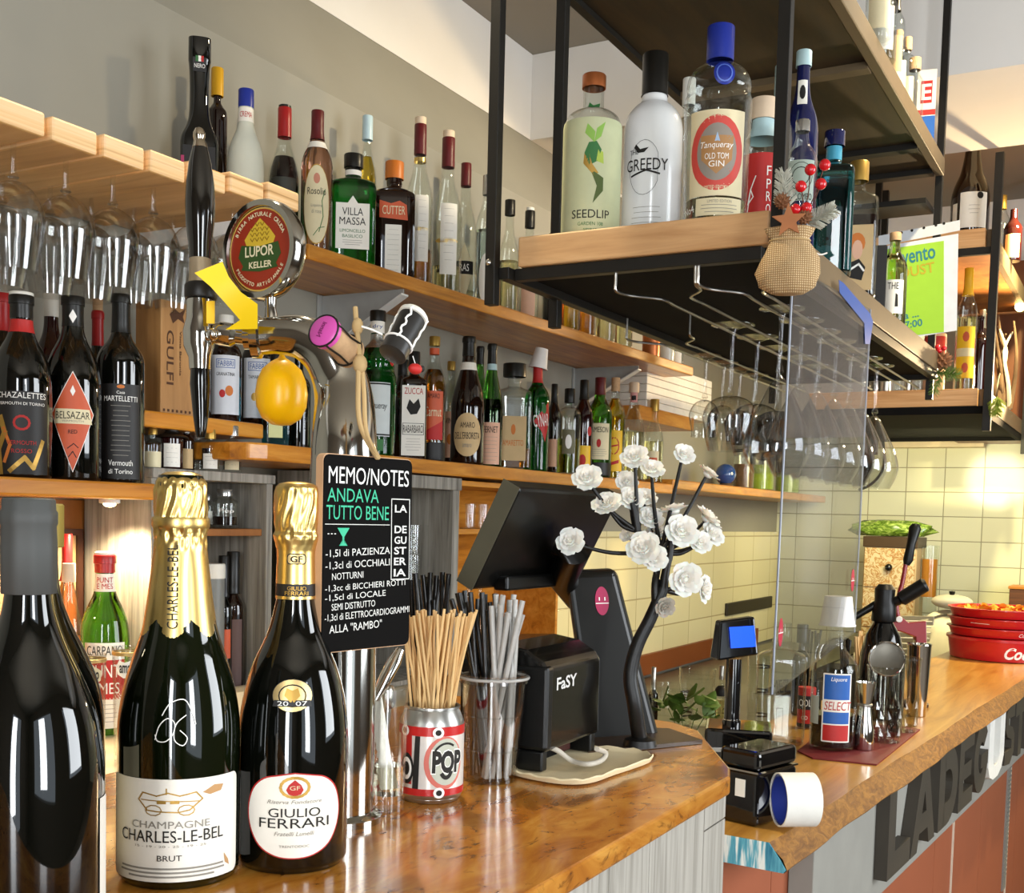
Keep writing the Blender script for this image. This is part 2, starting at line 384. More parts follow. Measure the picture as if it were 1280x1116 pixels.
# ------------------------------------------------------------------ near counter (burl top on grey planks)
Z1 = ZB - 0.295
cp = [(-1.0, 0.415), (1.285, 0.415), (1.33, 0.43), (1.545, 0.548), (1.585, 0.60), (1.60, 0.68), (1.60, 1.0), (-1.0, 1.0)]
c1 = thing('bar_counter', 'near bar counter with a glossy burl top over grey plank cladding', 'bar counter', (0.3, 0.7, 0))
def loc(o, par): o.location = Vector(o.location) - par.location; return o
mb = MB(); mb.prism(cp, 0.022, Matrix.Translation((0, 0, Z1 - 0.022)))
loc(mb.build('counter_top', BURL, c1, smooth=False, bevel=0.003), c1)
ins = [(-0.98, 0.432), (1.28, 0.432), (1.53, 0.565), (1.58, 0.69), (1.58, 0.98), (-0.98, 0.98)]
mb = MB(); mb.prism(ins, Z1 - 0.023, Matrix.Translation((0, 0, 0.0)))
loc(mb.build('base', plain('joint_grey', 'C4BFB4', rough=0.8), c1, smooth=False), c1)
mb = MB(); xs = []
for px in (700, 758, 808, 875):
    xs.append(RY(px, 1080, 0.423).x)
xs = [-0.9, -0.72, -0.54, -0.36, -0.18, 0.0, 0.18, 0.36, 0.54, 0.70] + [x for x in xs if x > 0.74] + [1.288]
for i in range(len(xs) - 1):
    x0, x1 = xs[i] + 0.001, xs[i + 1] - 0.001
    cut = RY(890, 1030, 0.423).z if i == len(xs) - 2 else (0.55 if i % 2 else 0.35)
    mb.box((x0, 0.420, 0.0), (x1, 0.431, cut - 0.001)); mb.box((x0, 0.420, cut + 0.001), (x1, 0.431, Z1 - 0.0235))
e0 = Vector((1.290, 0.424)); e1 = Vector((1.535, 0.556)); d = (e1 - e0).normalized(); nn = Vector((d.y, -d.x))
for k in range(2):
    s0 = e0 + d * (0.002 + k * 0.139); s1 = e0 + d * (0.137 + k * 0.139)
    qv = [s0, s1, s1 - nn * 0.008, s0 - nn * 0.008]
    mb.hexa([(v.x, v.y, 0) for v in qv], [(v.x, v.y, Z1 - 0.0235) for v in qv])
loc(mb.build('plank_cladding', GPLK, c1, smooth=False), c1)

# ------------------------------------------------------------------ far bar: honey slab with live edge, sign board, terracotta front
Z2 = ZB - 0.475
O2 = Vector((1.67, 0.476)); D2 = Vector((3.9 - 1.67, 0.341 - 0.476)).normalized(); N2 = Vector((D2.y, -D2.x))
def bar(u, n, z): p = O2 + D2 * u + N2 * n; return Vector((p.x, p.y, z))
c2 = thing('bar_counter', 'far bar with a honey coloured live-edge top over a terracotta front', 'bar counter', (2.9, 0.7, 0))
rnd = random.Random(3); U = [0.0]
while U[-1] < 3.6: U.append(U[-1] + 0.05)
def wob(u, s): return 0.003 * math.sin(u * 7 + s) + 0.0018 * math.sin(u * 23 + s * 2)
vs, fs = [], []; cols = []
for u in U:
    sec = [bar(u, -0.37, Z2 - 0.042), bar(u, -0.37, Z2), bar(u, wob(u, 0) * .6, Z2)]
    cols.append([tuple(p) for p in sec])
mb = MB(); vs = [p for c in cols for p in c]; n = len(cols)
for i in range(n - 1):
    for k in range(2): fs.append((i * 3 + k, (i + 1) * 3 + k, (i + 1) * 3 + k + 1, i * 3 + k + 1))
mb.add(vs, fs); loc(mb.build('counter_top', BAR, c2), c2)
cols = []
for u in U:
    f = min(1, u / 0.02)
    cols.append([tuple(bar(u, wob(u, 0) * .6, Z2)), tuple(bar(u, 0.004 + wob(u, 0), Z2 - 0.006)), tuple(bar(u, 0.018 + wob(u, 1), Z2 - 0.022)), tuple(bar(u, 0.028 + wob(u, 2), Z2 - 0.037)), tuple(bar(u, 0.024 + wob(u, 2), Z2 - 0.042)), tuple(bar(u, -0.37, Z2 - 0.042))])
mb = MB(); m = 6; fs = []
for i in range(n - 1):
    for k in range(m - 1): fs.append((i * m + k, (i + 1) * m + k, (i + 1) * m + k + 1, i * m + k + 1))
mb.add([p for c in cols for p in c], fs)
plabel(loc(mb.build('live_edge', EDGE, c2), c2), 'rough bark edge')
# painted end of the slab: blue and white brush strokes
def blue_mat():
    m, nt, b = nt_new('blue_brushed_paint'); setp(b, Roughness=0.5)
    n = noise(nt, coords(nt, (1, 95, 9), (0.75, 0, 0)), 1.0, 4, 0.55, 0.2)
    nt.links.new(ramp(nt, n, [(0.35, '1F6C86'), (0.5, '5FA6B4'), (0.58, 'E6E6DC'), (0.75, 'F2F0E6')]), b.inputs['Base Color']); return m
mb = MB(); mb.add([bar(-0.002, -0.37, Z2 - 0.042), bar(-0.002, -0.37, Z2), bar(-0.002, 0, Z2), bar(-0.002, 0.018, Z2 - 0.022), bar(-0.002, 0.028, Z2 - 0.037), bar(-0.002, 0.024, Z2 - 0.042),
                   bar(0.001, -0.37, Z2 - 0.042), bar(0.001, -0.37, Z2), bar(0.001, 0, Z2), bar(0.001, 0.018, Z2 - 0.022), bar(0.001, 0.028, Z2 - 0.037), bar(0.001, 0.024, Z2 - 0.042)],
                  [(0, 1, 2, 3, 4, 5), (11, 10, 9, 8, 7, 6)] + [(i, (i + 1) % 6, 6 + (i + 1) % 6, 6 + i) for i in range(6)])
plabel(loc(mb.build('painted_end', blue_mat(), c2, smooth=False), c2), 'blue and white painted end grain')
def slab(mb, u0, u1, n0, n1, z0, z1):
    mb.hexa([bar(u0, n0, z0), bar(u1, n0, z0), bar(u1, n1, z0), bar(u0, n1, z0)], [bar(u0, n0, z1), bar(u1, n0, z1), bar(u1, n1, z1), bar(u0, n1, z1)])
ZU = Z2 - 0.043
mb = MB()
edges = [-0.02, 0.26, 0.62, 0.86, 1.55, 2.2, 2.9, 3.58]
for a, b in zip(edges, edges[1:]): slab(mb, a + 0.0015, b - 0.0015, -0.35, -0.085, 0, ZU)
loc(mb.build('front_panel', BRICK, c2, smooth=False), c2)
# letters board (grey) with a rough upright at its near end
SGN = plain('grey_sign_board', '8E8C84', rough=0.8, vary=0.06, vscale=14, bmp=0.15)
pa = RZ(1068, 1031, ZU); ub = (Vector((pa.x, pa.y)) - O2).dot(D2)
mb = MB(); slab(mb, ub, 3.5, -0.084, -0.038, Z2 - 0.305, ZU); slab(mb, ub, ub + 0.055, -0.084, -0.038, 0.0, Z2 - 0.3055)
loc(mb.build('sign_board', SGN, c2, smooth=False, bevel=0.002), c2)
mb = MB()
for px in (1190, 1258):
    d = ray(px, 1060); t = 0
    # intersect the panel plane n = -0.084
    A = Vector((O2.x, O2.y)) + N2 * -0.0835; s = ((A - Vector((0, 0))).dot(N2)) / (Vector((d.x, d.y)).dot(N2)); pt = EYE + d * s
    u = (Vector((pt.x, pt.y)) - O2).dot(D2); slab(mb, u, u + (0.004 if px == 1190 else 0.006), -0.085, -0.080, 0.0, Z2 - 0.306)
    if px == 1258: ug = u
    plabel(loc(mb.build('joint_strip', plain('pale_joint', 'D9CDB8', rough=0.6), c2, smooth=False), c2), 'pale joint strip'); mb = MB()
mb = MB(); slab(mb, ug - 0.062, ug - 0.004, -0.085, -0.080, 0.15, Z2 - 0.315)
for i in range(26):
    z = 0.60 - i * 0.016
    for k in range(3): slab(mb, ug - 0.058 + k * 0.018, ug - 0.046 + k * 0.018, -0.080, -0.077, z, z + 0.006)
loc(mb.build('vent_grille', plain('grey_vent', '8C8A84', rough=0.5, metal=0.3), c2, smooth=False), c2)
# back counter under the shelves
c3 = boxo('back_counter', plain('cream_worktop', 'CFC2A6', rough=0.45), (0.6, 1.26, 0.96), (2.45, 1.779, ZB - 0.40), kind=False)
tag(c3, 'cream back counter running along the wall under the shelves', 'counter')
c3c = MB().box((0.62, 1.30, 0.0), (2.43, 1.775, 0.959)).build('counter_base', plain('dark_base', '3A3028', rough=0.7), c3, smooth=False)

c4 = boxo('work_counter', plain('steel_top', '8C8982', rough=0.35, metal=0.8), (2.46, 1.26, 0.74), (6.1, 1.744, 0.79), kind=False)
tag(c4, 'low steel work counter at the far end of the bar under the tiles', 'counter')
MB().box((2.5, 1.30, 0.0), (6.05, 1.74, 0.739)).build('counter_base', plain('dark_base', '3A3028', rough=0.7), c4, smooth=False)

# raised letters fixed to the sign board
LET = plain('dark_letter', '3B352C', rough=0.6, vary=0.1, vscale=12); LETW = plain('white_letter', 'E9E8E2', rough=0.5)
def letter(ch, px0, px1, mat, label):
    A = Vector((O2.x, O2.y)) + N2 * -0.037; us = []
    for px in (px0, px1):
        py = 1050 - (px - 1093) * 0.75; d = ray(px, py); s = A.dot(N2) / (Vector((d.x, d.y)).dot(N2)); pt = EYE + d * s
        us.append((Vector((pt.x, pt.y)) - O2).dot(D2))
    u0, u1 = us; h = 0.195; z0 = Z2 - 0.255; th = 0.027
    w = u1 - u0; t = w * 0.30
    P = {'L': [[(0, 0), (w, 0), (w, t * .9), (t, t * .9), (t, h), (0, h)]],
         'T': [[(0, h - t), (0, h), (w, h), (w, h - t), (w / 2 + t / 2, h - t), (w / 2 + t / 2, 0), (w / 2 - t / 2, 0), (w / 2 - t / 2, h - t)]],
         'E': [[(0, 0), (w, 0), (w, h * .22), (t, h * .22), (t, h * .39), (w * .85, h * .39), (w * .85, h * .6), (t, h * .6), (t, h * .78), (w, h * .78), (w, h), (0, h)]],
         'U': [[(0, h), (0, h * .25), (w * .12, h * .08), (w * .35, 0), (w * .65, 0), (w * .88, h * .08), (w, h * .25), (w, h), (w - t, h), (w - t, h * .3), (w * .6, h * .2), (w * .4, h * .2), (t, h * .3), (t, h)]],
         'S': [[(0, h * .05), (w * .6, 0), (w, h * .15), (w, h * .45), (w * .75, h * .58), (t, h * .66), (t, h * .76), (w * .95, h * .74), (w * .95, h * .95), (w * .4, h), (0, h * .86), (0, h * .6), (w * .2, h * .48), (w - t, h * .38), (w - t, h * .24), (0, h * .26)]]}
    o0 = bar((u0 + u1) / 2, -0.037, z0)
    Mx = frame(bar(u0, -0.037, z0), (D2.x, D2.y, 0), (0, 0, 1))     # local Z = outwards
    mb = MB()
    if ch in P: mb.prism(P[ch][0], th, Mx)
    elif ch == 'A':
        mb.prism([(0, 0), (t * .85, 0), (w * .62, h), (w * .38, h)], th, Mx); mb.prism([(w - t * .85, 0), (w, 0), (w * .62, h), (w * .38, h)], th * .999, Mx)
        mb.prism([(w * .22, h * .2), (w * .78, h * .2), (w * .7, h * .42), (w * .3, h * .42)], th * .998, Mx)
    elif ch in 'DGO':
        k = 14; out = arc(w * .45, h / 2, w * .55, h / 2, -90, 90, k); inn = arc(w * .45, h / 2, w * .55 - t, h / 2 - t * .9, -90, 90, k)
        if ch == 'D':
            mb.prism([(0, 0), (t, 0), (t, h), (0, h)], th, Mx)
            out = [(t * .9, 0)] + out + [(t * .9, h)]; inn = [(t * .9, t * .9)] + inn + [(t * .9, h - t * .9)]
        else:
            a0, a1 = (0, 320) if ch == 'G' else (0, 360)
            out = arc(w / 2, h / 2, w / 2, h / 2, -a1 + 0, 0, 26) if ch == 'G' else oval(w / 2, h / 2, w / 2, h / 2, 26)
            out = arc(w / 2, h / 2, w / 2, h / 2, 40, 360, 26); inn = arc(w / 2, h / 2, w / 2 - t, h / 2 - t * .9, 40, 360, 26)
            mb.prism([(w * .5, h * .34), (w, h * .34), (w, h * .54), (w * .5, h * .54)], th * .999, Mx)
        for i in range(len(out) - 1): mb.prism([out[i], out[i + 1], inn[i + 1], inn[i]], th, Mx)
    elif ch == 'R':
        mb.prism([(0, 0), (t, 0), (t, h), (0, h)], th, Mx); mb.prism([(w * .45, h * .45), (w - t, 0), (w, 0), (w * .75, h * .5)], th * .998, Mx)
        out = arc(w * .5, h * .72, w * .5, h * .28, -90, 90, 10); inn = arc(w * .5, h * .72, w * .5 - t, h * .28 - t * .9, -90, 90, 10)
        out = [(t * .9, h * .44)] + out + [(t * .9, h)]; inn = [(t * .9, h * .44 + t * .9)] + inn + [(t * .9, h - t * .9)]
        for i in range(len(out) - 1): mb.prism([out[i], out[i + 1], inn[i + 1], inn[i]], th, Mx)
    o = mb.build('letter', mat, None, smooth=False, origin=o0); tag(o, label, 'letter', 'letters along the bar front'); return o
letter('L', 1094, 1123, LET, 'dark raised letter L at the near end of the bar front')
letter('A', 1124, 1155, LET, 'dark raised letter A beside the near L on the bar front')
letter('D', 1159, 1183, LET, 'dark raised letter D after the A on the bar front')
letter('E', 1185, 1203, LET, 'dark raised letter E between the D and the G')
letter('G', 1204, 1222, LET, 'dark raised letter G just before the white U')
letter('U', 1223, 1243, LETW, 'white raised letter U, the only pale letter on the bar front')
letter('S', 1244.5, 1256, LET, 'dark raised letter S just after the white U')
letter('T', 1257, 1270, LET, 'dark raised letter T after the S on the bar front')
letter('E', 1271.5, 1285, LET, 'dark raised letter E cut by the right edge of the photo')

# ------------------------------------------------------------------ wall shelves
def wshelf(name, label, x0, x1, yf0, yf1, ztop, th, yb=1.779, mat=SHELF, round_left=False):
    t = [(x0, yf0), (x1, yf1), (x1, yb), (x0, yb)]
    if round_left: t = [(x0, yf0 + .05), (x0 + .012, yf0 + .015), (x0 + .05, yf0)] + t[1:]
    o = MB().prism(t, th, Matrix.Translation((0, 0, ztop - th))).build(name, mat, smooth=False, bevel=0.004, origin=((x0 + x1) / 2, (yf0 + yb) / 2, ztop - th))
    return tag(o, label, 'shelf')
ZUS = ZB + 0.552; ZLS = ZB + 0.130
wshelf('wall_shelf', 'amber wood upper wall shelf carrying spirits above the brackets', RY(386, 310, 1.55).x, RY(867, 460, 1.47).x, 1.55, 1.47, ZUS, 0.032)
LX0 = RY(312, 560, 1.5).x; LX1 = RY(841, 610, 1.5).x
wshelf('wall_shelf', 'long amber lower wall shelf carrying liqueurs behind the tap', LX0, LX1, 1.5, 1.5, ZLS, 0.034, round_left=True)
wshelf('wall_shelf', 'amber shelf end beyond the white roses holding jars and a glass globe', LX1 + 0.004, RY(1032, 622, 1.5).x, 1.5, 1.5, ZLS + 0.018, 0.034)
ZVS = RY(100, 600, 1.5).z
wshelf('wall_shelf', 'amber shelf under the row of vermouth bottles at the left', 0.55, RY(196, 605, 1.5).x, 1.5, 1.5, ZVS, 0.028)
ZMS = RY(230, 518, 1.6).z
wshelf('wall_shelf', 'short amber shelf under the wooden crate and syrup bottles', RY(178, 516, 1.6).x, RY(330, 528, 1.6).x, 1.6, 1.6, ZMS, 0.03)
wshelf('wall_shelf', 'small brown shelf block under the white takeaway boxes', RY(800, 520, 1.56).x, RY(868, 520, 1.56).x, 1.56, 1.56, RY(830, 513, 1.56).z, 0.05)

def bracket(px, py, y, ztop, label, flip=1):
    p = RY(px, py, y); o0 = Vector((p.x, 1.779, ztop))
    b = thing('shelf_bracket', label, 'bracket', o0)
    MB().box((-0.015, -0.006, -0.14), (0.015, 0, -0.001)).build('wall_plate', GREYB, b, smooth=False, bevel=0.001)
    MB().prism([(0, 0), (0, -0.13), (-0.03, -0.125), (-0.235, -0.014), (-0.235, 0)], 0.004, Matrix(((0, 0, 1, -0.002), (1, 0, 0, -0.0065), (0, 1, 0, -0.002), (0, 0, 0, 1)))).build('web', GREYB, b, smooth=False)
    MB().hexa([(-0.014, -0.032, -0.131), (0.014, -0.032, -0.131), (0.014, -0.245, -0.017), (-0.014, -0.245, -0.017)], [(-0.014, -0.032, -0.127), (0.014, -0.032, -0.127), (0.014, -0.245, -0.013), (-0.014, -0.245, -0.013)]).build('flange', WHITEP, b, smooth=False)
bracket(455, 372, 1.65, ZUS - 0.033, 'grey steel bracket under the near end of the upper shelf')
bracket(760, 465, 1.65, ZUS - 0.033, 'grey steel bracket under the far end of the upper shelf')

# ------------------------------------------------------------------ plywood glass rack at the left
rk = thing('glass_rack', 'slotted plywood rack holding upturned wine glasses at the left', 'glass rack', (1.2, 1.58, ZB + 0.5))
ZR0, ZR1 = ZB + 0.512, ZB + 0.546
def rz(x): return 0.0
pl = [(None, 0), (57, 65), (122, 130), (180, 188), (232, 238), (283, 288), (331, 336)]
XS = [RY(px, 180, 1.38).x for px in (57, 65, 122, 130, 181, 188, 232, 237, 283, 288, 331, 336, 375)]
tilt = [0.0, 0.0, 0.003, 0.006, 0.012, 0.020, 0.028]
bnds = [(XS[0] - 0.085, XS[0]), (XS[1], XS[2]), (XS[3], XS[4]), (XS[5], XS[6]), (XS[7], XS[8]), (XS[9], XS[10]), (XS[11], XS[12])]
bnds = [(XS[0] - 0.19, XS[0] - 0.096)] + bnds; tilt = [0.0] + tilt
SL = []
for i, (x0, x1) in enumerate(bnds):
    z = tilt[i]
    o = MB().box((x0, 1.38, ZR0 + z), (x1, 1.775, ZR1 + z)).build('plank', [PLY], rk, smooth=False, bevel=0.004); loc(o, rk)
    o.data.materials.append(PLYE)
    for f in o.data.polygons:
        if f.normal.y < -0.9 or abs(f.normal.x) > 0.9: f.material_index = 1
    if i: SL.append(((bnds[i - 1][1] + x0) / 2, z))
o = MB().box((bnds[0][0], 1.74, ZR1 + 0.001), (bnds[-1][1], 1.775, ZR1 + 0.03)).build('cross_batten', PLY, rk, smooth=False); loc(o, rk)
b = MB(); p = RY(238, 266, 1.55); q = RY(300, 244, 1.55)
b.hexa([(p.x, 1.45, ZR0 - 0.022), (p.x + .016, 1.45, ZR0 - 0.022), (p.x + .016, 1.775, ZR0 - 0.06), (p.x, 1.775, ZR0 - 0.06)], [(p.x, 1.45, ZR0 - .002), (p.x + .016, 1.45, ZR0 - .002), (p.x + .016, 1.775, ZR0 - .002), (p.x, 1.775, ZR0 - .002)])
plabel(loc(b.build('bracket', WHITEP, rk, smooth=False), rk), 'white metal bracket')

# ------------------------------------------------------------------ hanging black steel shelves over the bar
ZH = ZB + 0.50
hs = thing('hanging_shelf', 'black steel hanging shelf with pale oak front over the bar, carrying gin bottles', 'hanging shelf', (2.6, 0.8, ZB + 0.37))
def hp(o): return loc(o, hs)
def post(par, x, y, z0, z1=3.019, s=0.010):
    o = MB().box((x - s, y - s, z0), (x + s, y + s, z1)).build('post', BLACK, par, smooth=False, bevel=0.001); loc(o, par); return o
post(hs, 1.815, 1.062, ZB + 0.379); post(hs, 2.04, 1.049, ZB + 0.372); post(hs, 1.835, 0.548, ZB + 0.445); post(hs, 3.53, 0.588, ZB + 0.369)
post(hs, 3.53, 1.05, ZB + 0.37)
hp(MB().box((1.832, 0.562, ZH - 0.053), (1.862, 1.020, ZH)).build('front_board', OAK, hs, smooth=False, bevel=0.003))
hp(MB().box((1.863, 0.585, ZH - 0.036), (3.50, 1.030, ZH - 0.001)).build('shelf_board', BROWN, hs, smooth=False))
hp(MB().box((1.863, 0.562, ZH - 0.053), (3.50, 0.584, ZH)).build('side_board', RAIL, hs, smooth=False, bevel=0.002))
fr = MB(); fr.box((1.82, 1.031, ZB + 0.425), (3.52, 1.052, ZB + 0.446)); fr.box((1.84, 0.575, ZB + 0.425), (1.86, 1.03, ZB + 0.446)); fr.box((1.861, 0.565, ZB + 0.425), (3.52, 0.585, ZB + 0.446)); fr.box((3.50, 0.586, ZB + 0.425), (3.52, 1.03, ZB + 0.446))
hp(fr.build('frame', BLACK, hs, smooth=False, bevel=0.001))
hp(MB().box((1.862, 0.586, ZB + 0.44), (3.499, 1.030, ZB + 0.4459)).build('underside_panel', BLK2, hs, smooth=False))
hp(MB().ball((1.800, 1.062, ZB + 0.452), 0.006, 10).build('bolt', CHROME, hs))
# wire glass rails
ZRW = ZB + 0.395
def rail(y0, y1, x0=1.85, x1=3.45, mouth=0.045):
    ym = (y0 + y1) / 2; w = abs(y1 - y0) / 2
    for s in (-1, 1):
        yo = ym + s * (w + mouth); yi = ym + s * w
        pts = catmull([(x0, yo, ZB + 0.445), (x0, yo, ZB + 0.41), (x0 + .004, yo, ZRW), (x0 + 0.05, yo - s * .008, ZRW), (x0 + 0.10, yi, ZRW), (x0 + .16, yi, ZRW)], 3) + [Vector((x1, yi, ZRW))]
        hp(MB().tube(pts, 0.0027, 8).build('wire_rail', STEEL, hs))
rail(0.790, 0.735); rail(0.640, 0.585 + .02); rail(0.985, 0.93, 2.35, 3.45)
# upper deck
ZT = ZB + 1.0
hp(MB().box((1.75, 0.597, ZT + 0.012), (3.50, 1.03, ZT + 0.034)).build('upper_board', BROWN, hs, smooth=False))
hp(MB().box((1.75, 0.572, ZT), (3.51, 0.596, ZT + 0.046)).build('upper_side_board', RAIL, hs, smooth=False, bevel=0.002))
hp(MB().box((1.75, 1.031, ZT), (3.51, 1.05, ZT + 0.046)).build('upper_side_board', BLACK, hs, smooth=False))
for i, x in enumerate((1.76, 2.62, 3.22, 3.46)):
    hp(MB().box((x, 0.597, ZT - 0.004), (x + 0.035, 1.03, ZT + 0.0115)).build('cross_bar', BLACK if i != 1 else RAIL, hs, smooth=False))
hp(MB().box((3.40, 0.60, ZB + .90), (3.53, 1.04, ZB + 0.915)).build('cross_bar', BLACK, hs, smooth=False))

# second hanging shelf further along
X2 = 4.40
h2 = thing('hanging_shelf', 'second black hanging shelf further along the bar, with a yellow bottle', 'hanging shelf', (5.0, 0.7, ZB + 0.4))
def h2p(o): return loc(o, h2)
zt = RX(1222, 485, X2).z; zb = RX(1222, 507, X2).z; yr = RX(1222, 490, X2).y; yl = yr + 0.60
h2p(MB().box((X2, yr, zb), (X2 + 0.03, yl, zt)).build('front_board', OAKX, h2, smooth=False, bevel=0.003))
h2p(MB().box((X2 + 0.031, yr, zb), (X2 + 1.35, yl, zt - 0.001)).build('shelf_board', BROWN, h2, smooth=False))
h2p(MB().box((X2 + 0.031, yr - 0.022, zb), (X2 + 1.35, yr - 0.001, zt)).build('side_board', RAIL, h2, smooth=False))
fr = MB(); fr.box((X2, yr - 0.02, zb - 0.028), (X2 + 1.37, yr, zb - 0.001)); fr.box((X2, yl - .02, zb - 0.028), (X2 + 1.37, yl, zb - 0.001)); fr.box((X2, yr, zb - 0.028), (X2 + .02, yl - .021, zb - 0.001)); fr.box((X2 + 1.35, yr, zb - 0.028), (X2 + 1.37, yl - .021, zb - 0.001))
fr.box((X2 + .021, yr + .001, zb - .012), (X2 + 1.349, yl - .021, zb - .001))
h2p(fr.build('frame', BLK2, h2, smooth=False))
zt1 = RX(1235, 284, X2).z; zb1 = RX(1232, 308, X2).z
h2p(MB().box((X2, yr, zb1), (X2 + 0.03, yl, zt1)).build('front_board', OAKX, h2, smooth=False, bevel=0.003))
h2p(MB().box((X2 + 0.031, yr, zb1), (X2 + 1.35, yl, zt1 - 0.001)).build('shelf_board', WARMW, h2, smooth=False))
h2p(MB().box((X2 + 0.031, yr - 0.022, zb1), (X2 + 1.35, yr - 0.001, zt1)).build('side_board', RAIL, h2, smooth=False))
h2p(MB().box((X2, yr - .02, zb1 - 0.026), (X2 + 0.02, yl, zb1 - 0.001)).build('frame', BLACK, h2, smooth=False))
for x, y in ((X2 + 0.0, yr - 0.035), (X2 + 1.36, yr - 0.035), (X2 + 1.36, yl + 0.03), (X2 + 1.2, yl + .03)):
    post(h2, x, y, zb - 0.09, 3.019 if x > 4.41 else 2.729, 0.014)
# far cabinetry
p = RX(1236, 400, 6.0); q = RX(1290, 552, 6.0)
o = boxo('wall_cabinet', plain('brown_cabinet', '6E3D1E', rough=0.4, vary=0.1, vscale=4), (5.9, 0.30, q.z), (6.149, p.y + 0.12, p.z + 0.25), kind=False); tag(o, 'brown wall cabinet in the far corner behind the driftwood', 'cabinet')
# ------------------------------------------------------------------ bottles
INK = plain('black_ink', '1A1713', rough=0.7); INKW = plain('white_ink', 'F2EFE8', rough=0.6); INKR = plain('red_ink', 'B3201C', rough=0.6)
INKG = plain('gold_ink', 'B08A3E', rough=0.4, metal=0.5); INKB = plain('blue_ink', '2A4C8C', rough=0.6); INKGR = plain('green_ink', '2F6B34', rough=0.6); INKY = plain('grey_ink', '8B867C', rough=0.7); INKO = plain('orange_ink', 'C7702A', rough=0.6)
PAP = plain('paper_white', 'E9E4D8', rough=0.6, vary=0.03); PAPC = plain('paper_cream', 'DCCFA8', rough=0.6, vary=0.05); PAPT = plain('paper_tan', 'C6A878', rough=0.6); PAPR = plain('paper_red', 'B5231F', rough=0.5)
PAPY = plain('paper_yellow', 'E7B719', rough=0.5); PAPO = plain('paper_orange', 'C4532B', rough=0.5); PAPK = plain('paper_black', '191614', rough=0.5); PAPB = plain('paper_blue', '1E5AA8', rough=0.45); PAPG = plain('paper_sage', 'BCBF98', rough=0.6); PAPS = plain('paper_salmon', 'D9A98C', rough=0.6)
SIL = plain('silver_foil', 'B9B8B4', rough=0.25, metal=0.9); GOLD = plain('gold_foil', 'DDBE76', rough=0.32, metal=1.0, vary=0.03); GOLDM = plain('gold_satin', 'CDB27A', rough=0.38, metal=0.9, vary=0.03)
G_DARK = plain('dark_bottle_glass', '060705', rough=0.035, spec=0.6, coat=0.6, vary=0.2, vscale=9)
G_OLIVE = plain('olive_bottle_glass', '0A1004', rough=0.035, spec=0.6, coat=0.6, vary=0.3, vscale=9)
G_BROWN = plain('brown_bottle_glass', '1A0B05', rough=0.04, spec=0.6, coat=0.5, vary=0.3, vscale=9)
G_RED = plain('red_dark_glass', '230807', rough=0.04, spec=0.6, coat=0.5, vary=0.3, vscale=9)
G_GREEN = tint_glass('green_glass', '1E8A34'); G_LEAF = tint_glass('leaf_green_glass', '5FB53A'); G_AMBER = tint_glass('amber_glass', 'D98A28')
G_TEAL = tint_glass('teal_glass', '2F7F93'); G_NAVY = plain('navy_glass', '161A45', rough=0.05, coat=0.5, vary=0.2); G_YEL = tint_glass('yellow_liqueur', 'E6C52E'); G_PINK = tint_glass('rose_liqueur', 'C99A86')
G_WHITE = plain('white_lacquer', 'E9E9E8', rough=0.22, vary=0.02, coat=0.3); G_MILK = plain('milky_liqueur', 'CFCFBE', rough=0.2, vary=0.03)
L_DARK = plain('dark_liqueur', '160806', rough=0.1, vary=0.2); L_AMB = tint_glass('amber_liqueur', 'D88A20'); L_PALE = tint_glass('pale_liqueur', 'E8E0B0'); L_GRN = tint_glass('green_liqueur', '8C9A2E'); L_GOLD = tint_glass('gold_liqueur', 'E0B030')
CAPK = plain('black_cap', '15130F', rough=0.35); CAPR = plain('red_cap', '9E1B1B', rough=0.35); CAPDR = plain('wine_red_cap', '5A1216', rough=0.4); CAPB = plain('blue_cap', '1E2F8C', rough=0.35); CAPW = plain('white_cap', 'DEDBD0', rough=0.45); CAPO = plain('orange_cap', 'C06A22', rough=0.4); CAPY = plain('yellow_cap', 'E0A81C', rough=0.4); CAPGO = plain('gold_cap', 'B08E45', rough=0.35, metal=0.7)
CORK = plain('cork', 'BE9A72', rough=0.85, vary=0.15, vscale=120, bmp=0.2); CORKP = plain('pale_stopper', 'D7BFA2', rough=0.7); STAMP = plain('tax_strip', 'A9C4C6', rough=0.6); COPPER = plain('copper_cap', 'B4683A', rough=0.35, metal=0.7)

